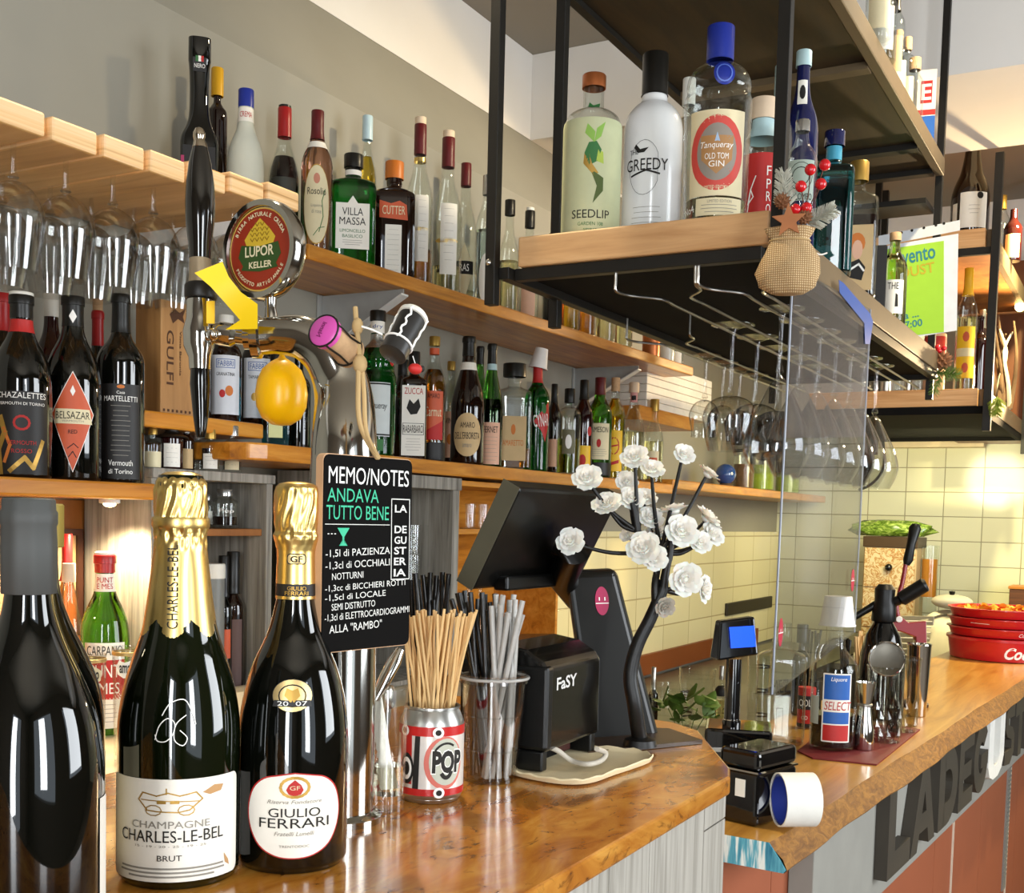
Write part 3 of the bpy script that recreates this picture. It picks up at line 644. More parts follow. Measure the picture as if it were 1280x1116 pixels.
PROF = {
 'bordeaux': [(.94, 0), (1, .018), (1, .62), (.96, .67), (.80, .715), (.55, .755), (.40, .80), (.37, .86), (.365, .955), (.41, .957), (.41, .985), (.37, 1)],
 'burgundy': [(.94, 0), (1, .018), (1, .44), (.97, .50), (.86, .58), (.68, .66), (.52, .735), (.41, .81), (.375, .88), (.365, .955), (.41, .957), (.41, .985), (.37, 1)],
 'slim': [(.94, 0), (1, .018), (1, .40), (.97, .47), (.88, .545), (.70, .62), (.50, .69), (.37, .75), (.31, .81), (.30, .95), (.31, .957), (.31, .985), (.29, 1)],
 'champ': [(.92, 0), (1, .02), (1, .36), (.97, .42), (.88, .49), (.76, .55), (.61, .62), (.50, .71), (.43, .79), (.395, .85), (.39, .90), (.40, .97), (.36, 1)],
 'champ2': [(.92, 0), (1, .02), (1, .31), (.97, .39), (.87, .47), (.74, .53), (.52, .60), (.40, .66), (.335, .71), (.325, .80), (.33, .90), (.34, .97), (.3, 1)],
 'vermouth': [(.94, 0), (1, .018), (1, .50), (.98, .56), (.88, .64), (.70, .71), (.50, .77), (.40, .82), (.36, .88), (.36, .955), (.40, .957), (.40, 1)],
 'gin': [(.93, 0), (1, .015), (1, .66), (.97, .70), (.86, .745), (.66, .775), (.43, .79), (.36, .81), (.35, .90), (.35, 1)],
 'tall': [(.93, 0), (1, .015), (1, .60), (.96, .65), (.84, .70), (.64, .745), (.48, .79), (.40, .84), (.38, .90), (.38, 1)],
 'grappa': [(.93, 0), (1, .015), (1, .46), (.98, .52), (.86, .60), (.62, .68), (.45, .74), (.40, .79), (.385, .9), (.385, 1)],
 'flask': [(.95, 0), (1, .012), (1, .68), (.985, .71), (.90, .74), (.62, .765), (.38, .79), (.36, .83), (.36, 1)],
 'tanq': [(.93, 0), (.96, .012), (1, .42), (1, .55), (.93, .575), (.90, .60), (.90, .63), (.95, .66), (.86, .715), (.66, .755), (.44, .78), (.36, .81), (.35, .9), (.35, 1)],
 'oldtom': [(.90, 0), (.93, .012), (.97, .40), (1.0, .60), (1.0, .635), (.95, .655), (.93, .675), (.95, .70), (.90, .745), (.75, .785), (.52, .81), (.38, .825), (.355, .85), (.355, 1)],
 'greedy': [(.93, 0), (1, .015), (1, .58), (.97, .64), (.86, .69), (.62, .735), (.46, .755), (.43, .785), (.40, .80), (.40, 1)],
 'ball': [(.55, 0), (.70, .02), (.93, .14), (1, .30), (.96, .45), (.80, .57), (.55, .66), (.44, .72), (.40, .80), (.40, 1)],
 'nero': [(.80, 0), (.92, .02), (1, .25), (1, .38), (.92, .43), (.70, .49), (.56, .56), (.52, .68), (.54, .80), (.58, .86), (.60, .87), (.60, 1)],
 'select': [(.92, 0), (1, .02), (1, .61), (.97, .65), (.85, .695), (.60, .745), (.43, .785), (.37, .825), (.35, 1)],
 'jar': [(.9, 0), (1, .03), (1, .62), (.93, .70), (.60, .78), (.52, .82), (.52, 1)],
 'mini': [(.92, 0), (1, .02), (1, .58), (.92, .65), (.55, .70), (.42, .73), (.40, .80), (.40, 1)],
 'can': [(.86, 0), (.90, .02), (1, .06), (1, .86), (.9, .93), (.84, .95), (.88, .96), (.88, .985), (.86, 1)],
 'cyl': [(.96, 0), (1, .02), (1, .98), (.97, 1)],
}
def smoothprof(pts, R, H):
    out = []
    for i, (r, t) in enumerate(pts): out.append((r * R, t * H))
    res = [out[0]]
    for i in range(len(out) - 1):
        p0 = out[max(i - 1, 0)]; p1 = out[i]; p2 = out[i + 1]; p3 = out[min(i + 2, len(out) - 1)]
        if abs(p2[1] - p1[1]) < 0.012 * H or (abs(p1[0] - p2[0]) < 1e-6): res.append(p2); continue
        for k in range(1, 5):
            t = k / 4; z = p1[1] + (p2[1] - p1[1]) * t
            m1 = (p2[0] - p0[0]) / max(1e-6, p2[1] - p0[1]); m2 = (p3[0] - p1[0]) / max(1e-6, p3[1] - p1[1]); h = p2[1] - p1[1]
            if i == 0 or p1[1] - p0[1] < 0.02 * H: m1 = 0 if p1[0] >= p0[0] else m1
            r = (2 * t ** 3 - 3 * t ** 2 + 1) * p1[0] + (t ** 3 - 2 * t ** 2 + t) * h * m1 + (-2 * t ** 3 + 3 * t ** 2) * p2[0] + (t ** 3 - t ** 2) * h * m2
            res.append((max(r, 0.001), z))
    return res
def sqshape(sq, ky, R):
    def f(a, r, z):
        p = 2 + sq * 7 * max(0.0, min(1.0, (r / R - 0.5) / 0.35)); c, s = abs(math.cos(a)), abs(math.sin(a))
        k = 1 / ((c ** p + s ** p) ** (1 / p)); q = max(0.0, min(1.0, (r / R - 0.45) / 0.4)); e = 1 + (ky - 1) * q
        return (k, k * e)
    return f
class Bot: pass
def mk_bottle(root, H, R, prof, glass, cap=None, labels=(), liquid=None, sq=0.0, ky=1.0, n=36, ripple=None):
    """glass body (+ liquid), cap, labels with lettering as children of root; returns surface mapping"""
    pr = smoothprof(PROF[prof], R, H)
    def Rz(z):
        if z <= pr[0][1]: return pr[0][0]
        for (r0, z0), (r1, z1) in zip(pr, pr[1:]):
            if z0 <= z <= z1: return r0 + (r1 - r0) * ((z - z0) / (z1 - z0) if z1 > z0 else 0)
        return pr[-1][0]
    shp = sqshape(sq, ky, R) if (sq or ky != 1) else None
    body = [(0, 0)] + pr + [(0, H)]
    if glass is CG:
        th = min(0.0025, R * .12); inn = [(max(r - th, 0.002), max(z, 0.006)) for r, z in reversed(pr)]
        body = [(0, 0)] + pr + [(inn[0][0], H)] + inn + [(0, 0.006)]
    g = MB().lathe(body, n, None, shp).build('glass_body' if glass is CG or glass.name.endswith('glass') or 'liqueur' in glass.name else 'body', glass, root)
    if liquid:
        lm, lv = liquid; th = min(0.0025, R * .12) + 0.0006; zt = lv * H
        lp = [(max(r - th, 0.001), max(z, 0.0066)) for r, z in pr if z < zt] + [(max(Rz(zt) - th, .001), zt)]
        MB().lathe([(0, 0.0066)] + lp + [(0, zt)], n, None, shp).build('liquid', lm, root)
    def mapper(th0=0.0):
        if sq:
            yk = ky
            def fn(u, v, off=0.0): return Vector((u, -(Rz(v) * yk + off), v))
            return fn
        def fn(u, v, off=0.0):
            r = Rz(v) + off; a = u / max(r, 0.004) + th0
            return Vector((r * math.sin(a), -r * math.cos(a), v))
        return fn
    if cap:
        cm, t0 = cap[0], cap[1]; ex = cap[2] if len(cap) > 2 else 1.0; t1 = cap[3] if len(cap) > 3 else 1.0
        cp = [(r * ex + 0.0007, z) for r, z in pr if t0 * H < z < t1 * H]
        cp = [(Rz(t0 * H) * ex + .0007, t0 * H)] + cp + [(Rz(min(t1, 1) * H) * ex + .0007, t1 * H if t1 < 1 else H * 1.0)]
        zt = cp[-1][1]
        if t1 >= 1: top = [(cp[-1][0] - .001, zt + .0015), (0, zt + .0015)]; pro = [(cp[0][0] - .0012, cp[0][1])] + cp + top
        else: pro = [(cp[0][0] - .0012, cp[0][1])] + cp + [(cp[-1][0] - .0012, cp[-1][1])]
        MB().lathe(pro, n, None, (lambda a, r, z: ((1, 1))) if not ripple else ripple).build('cap' if (1 - t0) < .14 else 'capsule', cm, root)
        if len(cap) > 4:    # stopper of another material on top
            hm, hh = cap[4], cap[5]; rr = pr[-1][0] * (cap[6] if len(cap) > 6 else 1.0)
            MB().lathe([(0, H + .0016), (rr, H + .0016), (rr, H + hh), (rr * .9, H + hh + .001), (0, H + hh + .001)], 20).build('stopper', hm, root)
    for L in labels:
        t0, t1 = L['t']; w = L.get('w', 1.4) * R; hgt = (t1 - t0) * H; cz = (t0 + t1) / 2 * H
        fn0 = mapper(math.radians(L.get('th', 0)))
        fn = (lambda cz, fn0: (lambda u, v, off=0.0: fn0(u, cz + v, off)))(cz, fn0)
        shape = L.get('shape', 'rect')
        if shape == 'rect': poly = rect(-w / 2, -hgt / 2, w / 2, hgt / 2, L.get('r', 0.0) * R)
        elif shape == 'ell': poly = oval(0, 0, w / 2, hgt / 2)
        elif shape == 'dia': poly = [(-w / 2, hgt * .08), (0, -hgt / 2), (w / 2, hgt * .08), (0, hgt / 2)]
        elif shape == 'band': poly = rect(-PI * R * .98, -hgt / 2, PI * R * .98, hgt / 2)
        elif shape == 'arch': poly = [(-w / 2, -hgt / 2), (w / 2, -hgt / 2)] + arc(0, hgt / 2 - w / 2 * .8, w / 2, w / 2 * .8, 0, 180, 12)
        elif shape == 'poly': poly = [(x * w / 2, y * hgt / 2) for x, y in L['poly']]
        par = root
        if L.get('mat'):
            mb = MB()
            if shape == 'band':
                zz = [t0 * H + (t1 - t0) * H * i / 6 for i in range(7)]; mb.lathe([(Rz(z) + .0004, z) for z in zz], n, None, shp)
            else: put_poly(mb, poly, fn, 0.0006, 5)
            if L.get('edge'):
                e = MB(); put_poly(e, [(x * 1.035, y * 1.03) for x, y in poly], fn, 0.0003, 5); e.build('label_border', L['edge'], root)
            par = mb.build(L.get('name', 'label'), L['mat'], root)
        inks = {}
        for q in L.get('text', ()):
            s, v, h = q[0], q[1], q[2]; wf = q[3]; ink = q[4]; x = q[5] if len(q) > 5 else 0.0
            mb = inks.setdefault(ink.name, (MB(), ink))[0]
            put_text(mb, s, fn, x * w, v * hgt, None if wf is None else wf * w, h * hgt, 0.0012, q[6] if len(q) > 6 else 0.0, bold=0.0, shear=q[7] if len(q) > 7 else 0)
        for q in L.get('shapes', ()):   # (kind, ink, params in label units)
            k, ink = q[0], q[1]; mb = inks.setdefault(ink.name, (MB(), ink))[0]; off = (q[3] if len(q) > 3 else 0.00065) + .0003
            P = [(x * w, y * hgt) for x, y in q[2]]
            if k == 'fill': put_poly(mb, P, fn, off, 3)
            elif k == 'curve': put_line(mb, [(v.x, v.y) for v in catmull([(a, b, 0) for a, b in P], 6)], fn, (q[4] if len(q) > 4 else 0.012) * w, off)
            elif k == 'line': put_line(mb, P, fn, (q[4] if len(q) > 4 else 0.012) * w, off)
            elif k == 'loop': put_line(mb, P, fn, (q[4] if len(q) > 4 else 0.012) * w, off, True)
        for nm, (mb, ink) in inks.items():
            if mb.v: mb.build(L.get('ink', 'lettering'), ink, par)
    b = Bot(); b.map = mapper; b.Rz = Rz; b.H = H; b.R = R; b.root = root; return b
def fitpos(px, pyt, wpx, z0, Y=None, X=None, pyb=None):
    f = (lambda a, b: RY(a, b, Y)) if Y is not None else (lambda a, b: RX(a, b, X))
    if pyb is not None:
        p = RZ(px, pyb, z0); w = dep(p); t = RW(px, pyt, w)
        return Vector((p.x, p.y, z0)), t.z - z0, wpx * w / FPX / 2
    p = f(px, pyt)
    for _ in range(3):
        q = Vector((p.x, p.y, z0)) - EYE; w = q.dot(FW); pyb_ = CY - FPX * q.dot(UP) / w
        p = f(px, (pyt + pyb_) / 2)
    t = f(px, pyt); w = dep((p.x, p.y, (z0 + t.z) / 2))
    return Vector((p.x, p.y, z0)), t.z - z0, wpx * w / FPX / 2
def bottle(label, px, pyt, wpx, z0, prof, glass, Y=None, X=None, pyb=None, name='liqueur_bottle', cat='bottle', group=None, rot=0.0, **k):
    p, H, R = fitpos(px, pyt, wpx, z0, Y, X, pyb)
    st = k.get('cap'); extra = 0
    if st and len(st) > 4: H -= st[5]
    r = thing(name, label, cat, p + Vector((0, 0, 0.0008)), face_cam(p) + math.radians(rot), group)
    return mk_bottle(r, H - .001, R, prof, glass, **k)
# scribble of pretend small print: a few thin grey strokes
def small(v0, v1, n, w0=.7, ink=None, seed=1):
    r = random.Random(seed); out = []
    for i in range(n):
        v = v0 + (v1 - v0) * i / max(1, n - 1); a = w0 * (0.7 + .3 * r.random()) / 2
        out.append(('line', ink or INKY, [(-a, v), (a, v)], 0.0006, 0.012))
    return out
GWS = 'spirits on the upper wall shelf'; GWL = 'liqueurs on the lower wall shelf'; GH = 'bottles on the hanging shelf'; GV = 'vermouths at the left'

# --- on top of the plywood rack and upper shelf
zr = ZR1 + 0.029
bottle('tall black square-necked bottle standing on the plywood glass rack, behind the tap handle', 249, 50, 46, zr, 'nero', G_DARK, Y=1.66, sq=.6, group=GWS,
       labels=[dict(t=(.80, .88), w=.7, mat=PAPK, text=[('NERO', -.1, .3, .8, INKW)], shapes=[('fill', INKGR, [(-.3, .2), (-.1, .2), (-.1, .6), (-.3, .6)]), ('fill', INKW, [(-.1, .2), (.1, .2), (.1, .6), (-.1, .6)]), ('fill', INKR, [(.1, .2), (.3, .2), (.3, .6), (.1, .6)])]),
               dict(t=(.05, .36), w=1.7, mat=PAPK, text=[('THE', .36, .13, .35, INKW), ('La', .1, .12, .22, INKW), ('NERO', -.12, .16, .6, INKW)], shapes=[('fill', plain('magenta_ink', 'A8325E', rough=.6), [(-.55, -.05), (-.45, -.05), (-.45, .3), (-.55, .3)])])])
bottle('brown bottle with yellow cap half hidden behind the black square-necked bottle', 271, 86, 25, zr, 'flask', G_BROWN, Y=1.72, cap=(CAPY, .83, 1.6), group=GWS)
bottle('milky round-bellied bottle with blue cap at the end of the plywood rack', 307, 113, 46, ZB + .58, 'ball', G_MILK, Y=1.60, cap=(CAPB, .86), group=GWS, labels=[dict(t=(.74, .85), shape='band', mat=PAP, name='neck_label', text=[('CREMA', 0, .4, .5, INKR)])])
bottle('red-capped bottle of dark liqueur with clear neck beside the milky bottle', 355, 132, 40, ZB + .565, 'grappa', CG, Y=1.70, cap=(CAPR, .80, 1.05, 1.0, CAPK, .006), liquid=(L_DARK, .66), group=GWS, labels=[dict(t=(.2, .5), w=1.6, mat=plain('dark_label', '3E4038', rough=.6))])
z = ZUS
bottle('rose liqueur bottle with oval cream label and dark red capsule', 396, 139, 39, z, 'tall', G_PINK, Y=1.61, cap=(CAPDR, .80), group=GWS,
       labels=[dict(t=(.735, .78), shape='band', mat=PAP, name='neck_label'), dict(t=(.06, .60), w=1.75, mat=PAPC, shape='ell', edge=INKG, text=[('Rosolio', .17, .09, .7, INK), ('Liquore', -.02, .05, .4, INKY), ('di rose', -.09, .05, .35, INKY)],
               shapes=[('fill', plain('rose_ink', 'C4826A', rough=.7), [(x * .12, .33 + y * .07) for x, y in oval(0, 0, 1, 1, 10)]), ('line', INKGR, [(.1, -.35), (.25, -.15), (.2, .05), (.32, .2)], .0006, .03), ('line', INKGR, [(-.1, -.4), (.1, -.3), (.3, -.28)], .0006, .025)])])
bottle('green square-shouldered limoncello bottle with white label and black cap', 441, 194, 57, z, 'flask', G_GREEN, Y=1.60, sq=.75, ky=.7, cap=(CAPK, .885, 1.12), group=GWS,
       labels=[dict(t=(.81, .855), shape='band', mat=PAP, name='neck_label'), dict(t=(.12, .60), w=1.45, mat=PAP, shape='poly', poly=[(-1, -1), (1, -1), (1, .72), (.3, .72), (0, 1), (-.3, .72), (-1, .72)],
               text=[('VILLA', .2, .14, .62, INK), ('MASSA', .02, .14, .78, INK), ('LIMONCELLO', -.16, .06, .75, INKGR), ('BASILICO', -.26, .06, .6, INKGR)], shapes=small(-.42, -.34, 3, .6))])
bottle('slender yellow limoncello bottle with pale blue capsule behind the green bottle', 458, 145, 25, z, 'tall', CG, Y=1.70, cap=(plain('pale_blue_foil', 'B6CCD2', rough=.35), .86, 1.3), liquid=(G_YEL, .76), group=GWS)
bottle('dark flat amaro bottle with orange cap and torn orange label', 492, 203, 54, z, 'flask', G_BROWN, Y=1.62, sq=.75, ky=.55, cap=(CAPO, .86, 1.15), group=GWS,
       labels=[dict(t=(.5, .66), w=1.3, mat=PAPO, text=[('CUTTER', 0, .45, .8, PAPC)], shape='poly', poly=[(-1, -.8), (1, -1), (.9, .6), (.4, 1), (-.2, .7), (-1, 1)]), dict(t=(.04, .46), w=.75, mat=PAP, shapes=small(-.4, .4, 9, .8))])
bottle('clear grappa bottle with wine-red neck wrap, amber dregs and tall strip label', 524, 146, 36, z, 'grappa', CG, Y=1.62, cap=(CAPDR, .82, 1.05, 1.0, CORKP, .018, 1.0), liquid=(L_AMB, .24), group=GWS,
       labels=[dict(t=(.16, .56), w=.95, th=14, mat=PAP, shapes=small(-.3, .42, 8, .6)), dict(t=(.34, .37), w=1.5, mat=GOLD, shape='ell', name='gold_seal'), dict(t=(.775, .80), shape='band', mat=GOLD, name='neck_ring')])
bottle('clear grappa bottle with wine-red neck wrap and white strip label, second of the pair', 559, 163, 38, z, 'grappa', CG, Y=1.62, cap=(CAPDR, .82, 1.05, 1.0, CORKP, .018, 1.0), group=GWS, liquid=(L_PALE, .2),
       labels=[dict(t=(.14, .58), w=1.15, th=8, mat=PAP, shapes=small(-.3, .42, 8, .6)), dict(t=(.33, .365), w=1.6, mat=GOLD, shape='ell', name='gold_seal')])
bottle('pear-shaped clear bottle with dark red capsule and diamond label with black band', 581, 204, 32, z, 'grappa', CG, Y=1.69, cap=(CAPDR, .85), group=GWS, liquid=(L_PALE, .15),
       labels=[dict(t=(.06, .46), w=1.5, mat=PAPC, shape='dia', shapes=[('fill', INK, [(-.5, -.02), (.5, -.02), (.5, .2), (-.5, .2)])], text=[('RAS', .09, .12, .5, INKW)])])
bottle('bluish clear bottle with silver screw cap just before the steel post', 608, 219, 28, z, 'tall', CG, Y=1.62, cap=(SIL, .86, 1.1), liquid=(tint_glass('pale_blue_spirit', 'BCD3E0'), .6), group=GWS, labels=[dict(t=(.05, .42), w=1.3, mat=PAP, shape='ell')])
bottle('clear bottle with black stopper between the two steel posts', 636, 250, 27, z, 'grappa', CG, Y=1.64, cap=(CAPK, .88, 1.2), group=GWS, liquid=(L_PALE, .5))
bottle('clear bottle with black and white stopper just left of the oak shelf front', 661, 259, 27, z, 'grappa', CG, Y=1.64, cap=(CAPK, .86, 1.15, 1.0, CAPW, .01), group=GWS, labels=[dict(t=(.1, .4), w=1.4, mat=PAPS)])
for i, (px, w, L, gl, lab) in enumerate(((690, 24, L_DARK, CG, 'clear bottle of dark spirit on the upper shelf just right of the second post'), (712, 27, L_GOLD, CG, 'golden spirit bottle on the upper shelf seen under the oak front'), (733, 25, L_AMB, CG, 'amber spirit bottle beside the golden one under the hanging shelf'),
        (757, 26, L_PALE, CG, 'pale spirit bottle in the middle of the upper shelf end row'), (780, 24, L_PALE, CG, 'clear pale bottle before the copper one on the upper shelf'))):
    bottle(lab, px, 292 + i * 12, w, z, 'tall', gl, Y=1.60, liquid=(L, .55), cap=(CAPK, .9, 1.2), group=GWS)
bottle('copper coloured tumbler near the far end of the upper shelf', 814, 408, 22, z, 'cyl', COPPER, Y=1.56, name='tumbler', cat='tumbler')
bottle('pale cream jar on the upper shelf after the copper tumbler', 833, 415, 20, z, 'jar', G_MILK, Y=1.56, name='jar', cat='jar', cap=(CAPW, .86, 1.8))
bottle('small white labelled jar at the very end of the upper shelf', 847, 425, 15, z, 'jar', CG, Y=1.56, name='jar', cat='jar', labels=[dict(t=(.1, .6), w=1.4, mat=PAP)])

# --- lower wall shelf
z = ZLS; YF = 1.555; YK = 1.66
bottle('green gin bottle with silver shoulder seal and pale grey label behind the corks', 471, 389, 48, z, 'tanq', G_GREEN, Y=YF, cap=(CAPK, .935, 1.15), group=GWL,
       labels=[dict(t=(.85, .93), shape='band', mat=PAP, name='neck_label', text=[('dry', 0, .4, .4, INKB)]), dict(t=(.74, .84), shape='band', mat=SIL, name='neck_foil'), dict(t=(.62, .74), w=.55, th=58, mat=INKR, shape='ell', name='seal'), dict(t=(.13, .50), w=1.55, mat=plain('grey_label', 'BFC6C4', rough=.5), text=[('Tanqueray', .05, .16, .75, INK, 0, 0, .3)], shapes=[('line', INK, [(-.5, .47), (.5, .47)], .0006, .05), ('line', INK, [(-.5, -.47), (.5, -.47)], .0006, .05)]), dict(t=(.03, .11), w=.8, mat=INKGR, name='foot_label')])
bottle('dark amaro bottle with gold shoulder standing behind the green gin bottle', 503, 450, 34, z, 'tall', G_BROWN, Y=YK, cap=(CAPK, .85), group=GWL)
bottle('white-labelled rhubarb amaro bottle with red lettering beside the green gin', 517, 440, 33, z, 'flask', G_BROWN, Y=YF, sq=.6, cap=(CAPK, .86, 1.15), group=GWL,
       labels=[dict(t=(.03, .68), w=1.75, mat=PAP, text=[('ZUCCA', .42, .09, .8, INKR), ('RABARBARO', -.12, .11, .85, INK)], shapes=[('fill', INK, [(x * .3, .2 + y * .13) for x, y in [(-1, -.2), (-.6, .8), (0, .3), (.7, .9), (1, 0), (.5, -.8), (-.4, -.9)]]), ('loop', INK, rect(-.45, -.2, .45, -.04), .0006, .02)] + small(-.42, -.26, 5, .7))])
bottle('clear-necked amaro with orange and red label and golden collar', 542, 421, 31, z, 'tall', CG, Y=YF, cap=(CAPGO, .93, 1.1), liquid=(L_AMB, .74), group=GWL,
       labels=[dict(t=(.86, .91), shape='band', mat=PAPO, name='neck_label'), dict(t=(.17, .56), w=1.7, mat=PAPO, text=[('Carmut', .08, .2, .8, PAPC), ('AMARO', .4, .1, .6, INK)], shapes=[('fill', INKR, [(-.5, -.5), (.5, -.5), (.5, -.1), (-.5, -.35)])]), dict(t=(.0, .15), shape='band', mat=PAPK, name='foot_band')])
bottle('narrow clear bottle with tan picture label tucked behind the orange label', 563, 452, 25, z, 'tall', CG, Y=YK, liquid=(L_DARK, .16), cap=(CAPGO, .92), group=GWL, labels=[dict(t=(.08, .52), w=1.6, mat=PAPS, text=[('VINO', .3, .12, .7, INK)], shapes=[('fill', INKO, [(x * .2, -.1 + y * .12) for x, y in oval(0, 0, 1, 1, 10)])])])
bottle('broad brown amaro bottle with big oval tan label and black cap', 585, 421, 42, z, 'burgundy', G_BROWN, Y=YF, cap=(CAPK, .85), group=GWL,
       labels=[dict(t=(.74, .80), shape='band', mat=PAP, name='neck_label'), dict(t=(.06, .40), w=1.8, mat=PAPT, shape='ell', text=[('AMARO', .22, .13, .5, INK), ("DELL'ERBORISTA", -.02, .16, .88, INK), ('amaro', -.25, .08, .3, INKY)])])
bottle('green-glass bottle half hidden between the oval label and the fernet', 599, 433, 24, z, 'burgundy', G_LEAF, Y=YK+.03, cap=(CAPK, .86), group=GWL)
bottle('fernet bottle of green glass with tall cream label and dark cap', 614, 430, 30, z, 'burgundy', G_LEAF, Y=YF, cap=(CAPK, .84), group=GWL, liquid=(L_DARK, .55),
       labels=[dict(t=(.79, .84), shape='band', mat=STAMP, name='neck_label'), dict(t=(.02, .36), w=1.7, mat=PAPS, text=[('FERNET', .33, .15, .75, INK)], shapes=small(-.4, .15, 7, .8))])
bottle('square clear amaretto bottle with wide black cap and tan label', 642, 455, 46, z, 'flask', CG, Y=YF + .01, sq=.8, ky=.8, cap=(CAPK, .88, 1.7), liquid=(L_AMB, .2), group=GWL, labels=[dict(t=(.08, .5), w=1.4, mat=PAPT, text=[('AMARETTO', -.1, .13, .8, INKO)], shapes=[('fill', INKO, [(x * .09, .2 + y * .12) for x, y in oval(0, 0, 1, 1, 10)])])])
b = bottle('green artichoke liqueur bottle wearing a paper cup, with red diamond label', 671, 447, 31, z, 'bordeaux', G_GREEN, Y=YF, cap=(PAPR, .78), group=GWL,
       labels=[dict(t=(.26, .62), w=2.3, th=25, mat=PAPR, shape='poly', poly=[(-.6, 0), (.6, 1), (.75, .2), (.3, -1), (0, -.5)], text=[('CYNAR', .02, .3, .62, INKW, 0, .15)], shapes=[('fill', INKGR, [(.08 + x * .1, .3 + y * .12) for x, y in oval(0, 0, 1, 1, 10)])]), dict(t=(.84, .89), w=.6, mat=INKW, shape='ell', name='neck_seal')])
bottle('dark thin-necked bottle just behind the paper-cup bottle', 692, 480, 20, z, 'tall', G_BROWN, Y=YK, cap=(CAPK, .8), group=GWL, labels=[dict(t=(.1, .4), w=1.6, mat=PAPS)])
bottle('squat golden bottle with black stopper and green foot beside the red diamond label', 711, 486, 30, z, 'gin', CG, Y=YF, cap=(CAPK, .84, 1.2), liquid=(L_GRN, .42), group=GWL, labels=[dict(t=(.24, .52), w=1.1, mat=plain('skull_label', '6E6A50', rough=.6), shapes=[('fill', INKW, [(x * .25, y * .3) for x, y in oval(0, 0, 1, 1, 12)])])])
bottle('dark red bottle with black cap and yellow foot label', 729, 475, 25, z, 'tall', G_RED, Y=YF + .02, cap=(CAPK, .80, 1.1), group=GWL, labels=[dict(t=(.02, .32), w=1.8, mat=PAPY, shapes=[('fill', INKR, [(x * .2, y * .2) for x, y in oval(0, 0, 1, 1, 12)])] + small(-.35, -.25, 2, .8, INK)), dict(t=(.42, .52), w=.5, mat=INKR, shape='ell', th=40, name='seal')])
bottle('green whiskey bottle with cream label and wine-red capsule', 749, 472, 32, z, 'tall', G_LEAF, Y=YF, cap=(CAPDR, .83, 1.05), group=GWL, labels=[dict(t=(.18, .54), w=1.8, mat=PAPC, shape='rect', text=[('JAMESON', .3, .2, .85, INK)], shapes=[('fill', INKR, [(x * .1, y * .12 - .05) for x, y in oval(0, 0, 1, 1, 10)])] + small(-.4, -.22, 4, .8)), dict(t=(.0, .15), shape='band', mat=PAPK, name='foot_band')])
bottle('bright yellow liqueur bottle with red badge beside the green whiskey', 768, 472, 27, z, 'tall', CG, Y=YF + .01, cap=(CORK, .87, 1.0), liquid=(G_YEL, .8), group=GWL, labels=[dict(t=(.08, .48), w=1.7, mat=PAPY, shapes=[('loop', INKR, [(x * .28, y * .2 + .12) for x, y in oval(0, 0, 1, 1, 14)], .0006, .06), ('line', INKR, [(-.2, .1), (.2, .14)], .0006, .08), ('fill', INKR, [(-.3, -.38), (.3, -.3), (.3, -.22), (-.3, -.3)])])])
bottle('clear bottle with pink and black neck strip behind the topmost white rose', 791, 478, 29, z, 'grappa', CG, Y=YF, cap=(CORKP, .9, 1.1), liquid=(L_PALE, .5), group=GWL, labels=[dict(t=(.80, .90), w=.7, mat=plain('pink_strip', 'C98C86', rough=.6), shapes=[('fill', INK, [(-.3, -.3), (.3, -.3), (.3, .2), (-.3, .2)])], name='neck_label')])
bottle('slim clear bottle with gold cap and orange label at the end of the liqueur row', 817, 499, 25, z, 'grappa', CG, Y=YF, cap=(CAPGO, .86, 1.1), liquid=(L_PALE, .5), group=GWL, labels=[dict(t=(.12, .38), w=1.2, mat=PAPC, shapes=[('fill', PAPO, [(-.35, -.3), (.35, -.3), (.35, .2), (-.35, .2)])])])

# --- vermouths on the left shelf
z = ZVS
bottle('black vermouth bottle with red neck band, white cap and floral label', 27, 366, 72, z, 'vermouth', G_DARK, Y=1.60, cap=(CAPK, .88, 1.0, 1.0, CAPW, .006), group=GV, name='vermouth_bottle',
       labels=[dict(t=(.80, .87), shape='band', mat=PAPR, name='neck_band'), dict(t=(.02, .47), w=1.9, mat=PAPK, text=[('CHAZALETTES', .45, .07, .9, INKW), ('VERMOUTH DI TORINO', .35, .035, .85, INKW), ('VERMOUTH', -.12, .05, .5, INKR), ('ROSSO', -.22, .05, .35, INKR)],
               shapes=[('loop', INKR, [(x * .13, y * .08 + .12) for x, y in oval(0, 0, 1, 1, 14)], .0006, .04), ('line', INKG, [(-.38, -.48), (-.42, -.2), (-.3, 0), (-.38, .18)], .0006, .10), ('line', INKG, [(-.2, -.46), (.05, -.3), (.2, -.42), (.38, -.1)], .0006, .08), ('line', INKO, [(-.3, -.35), (-.2, -.15), (-.32, .05)], .0006, .06)])])
bottle('bottle with red cap at the left edge behind the floral-label vermouth', 2, 368, 60, z, 'vermouth', G_DARK, Y=1.70, cap=(CAPR, .8), group=GV, name='vermouth_bottle')
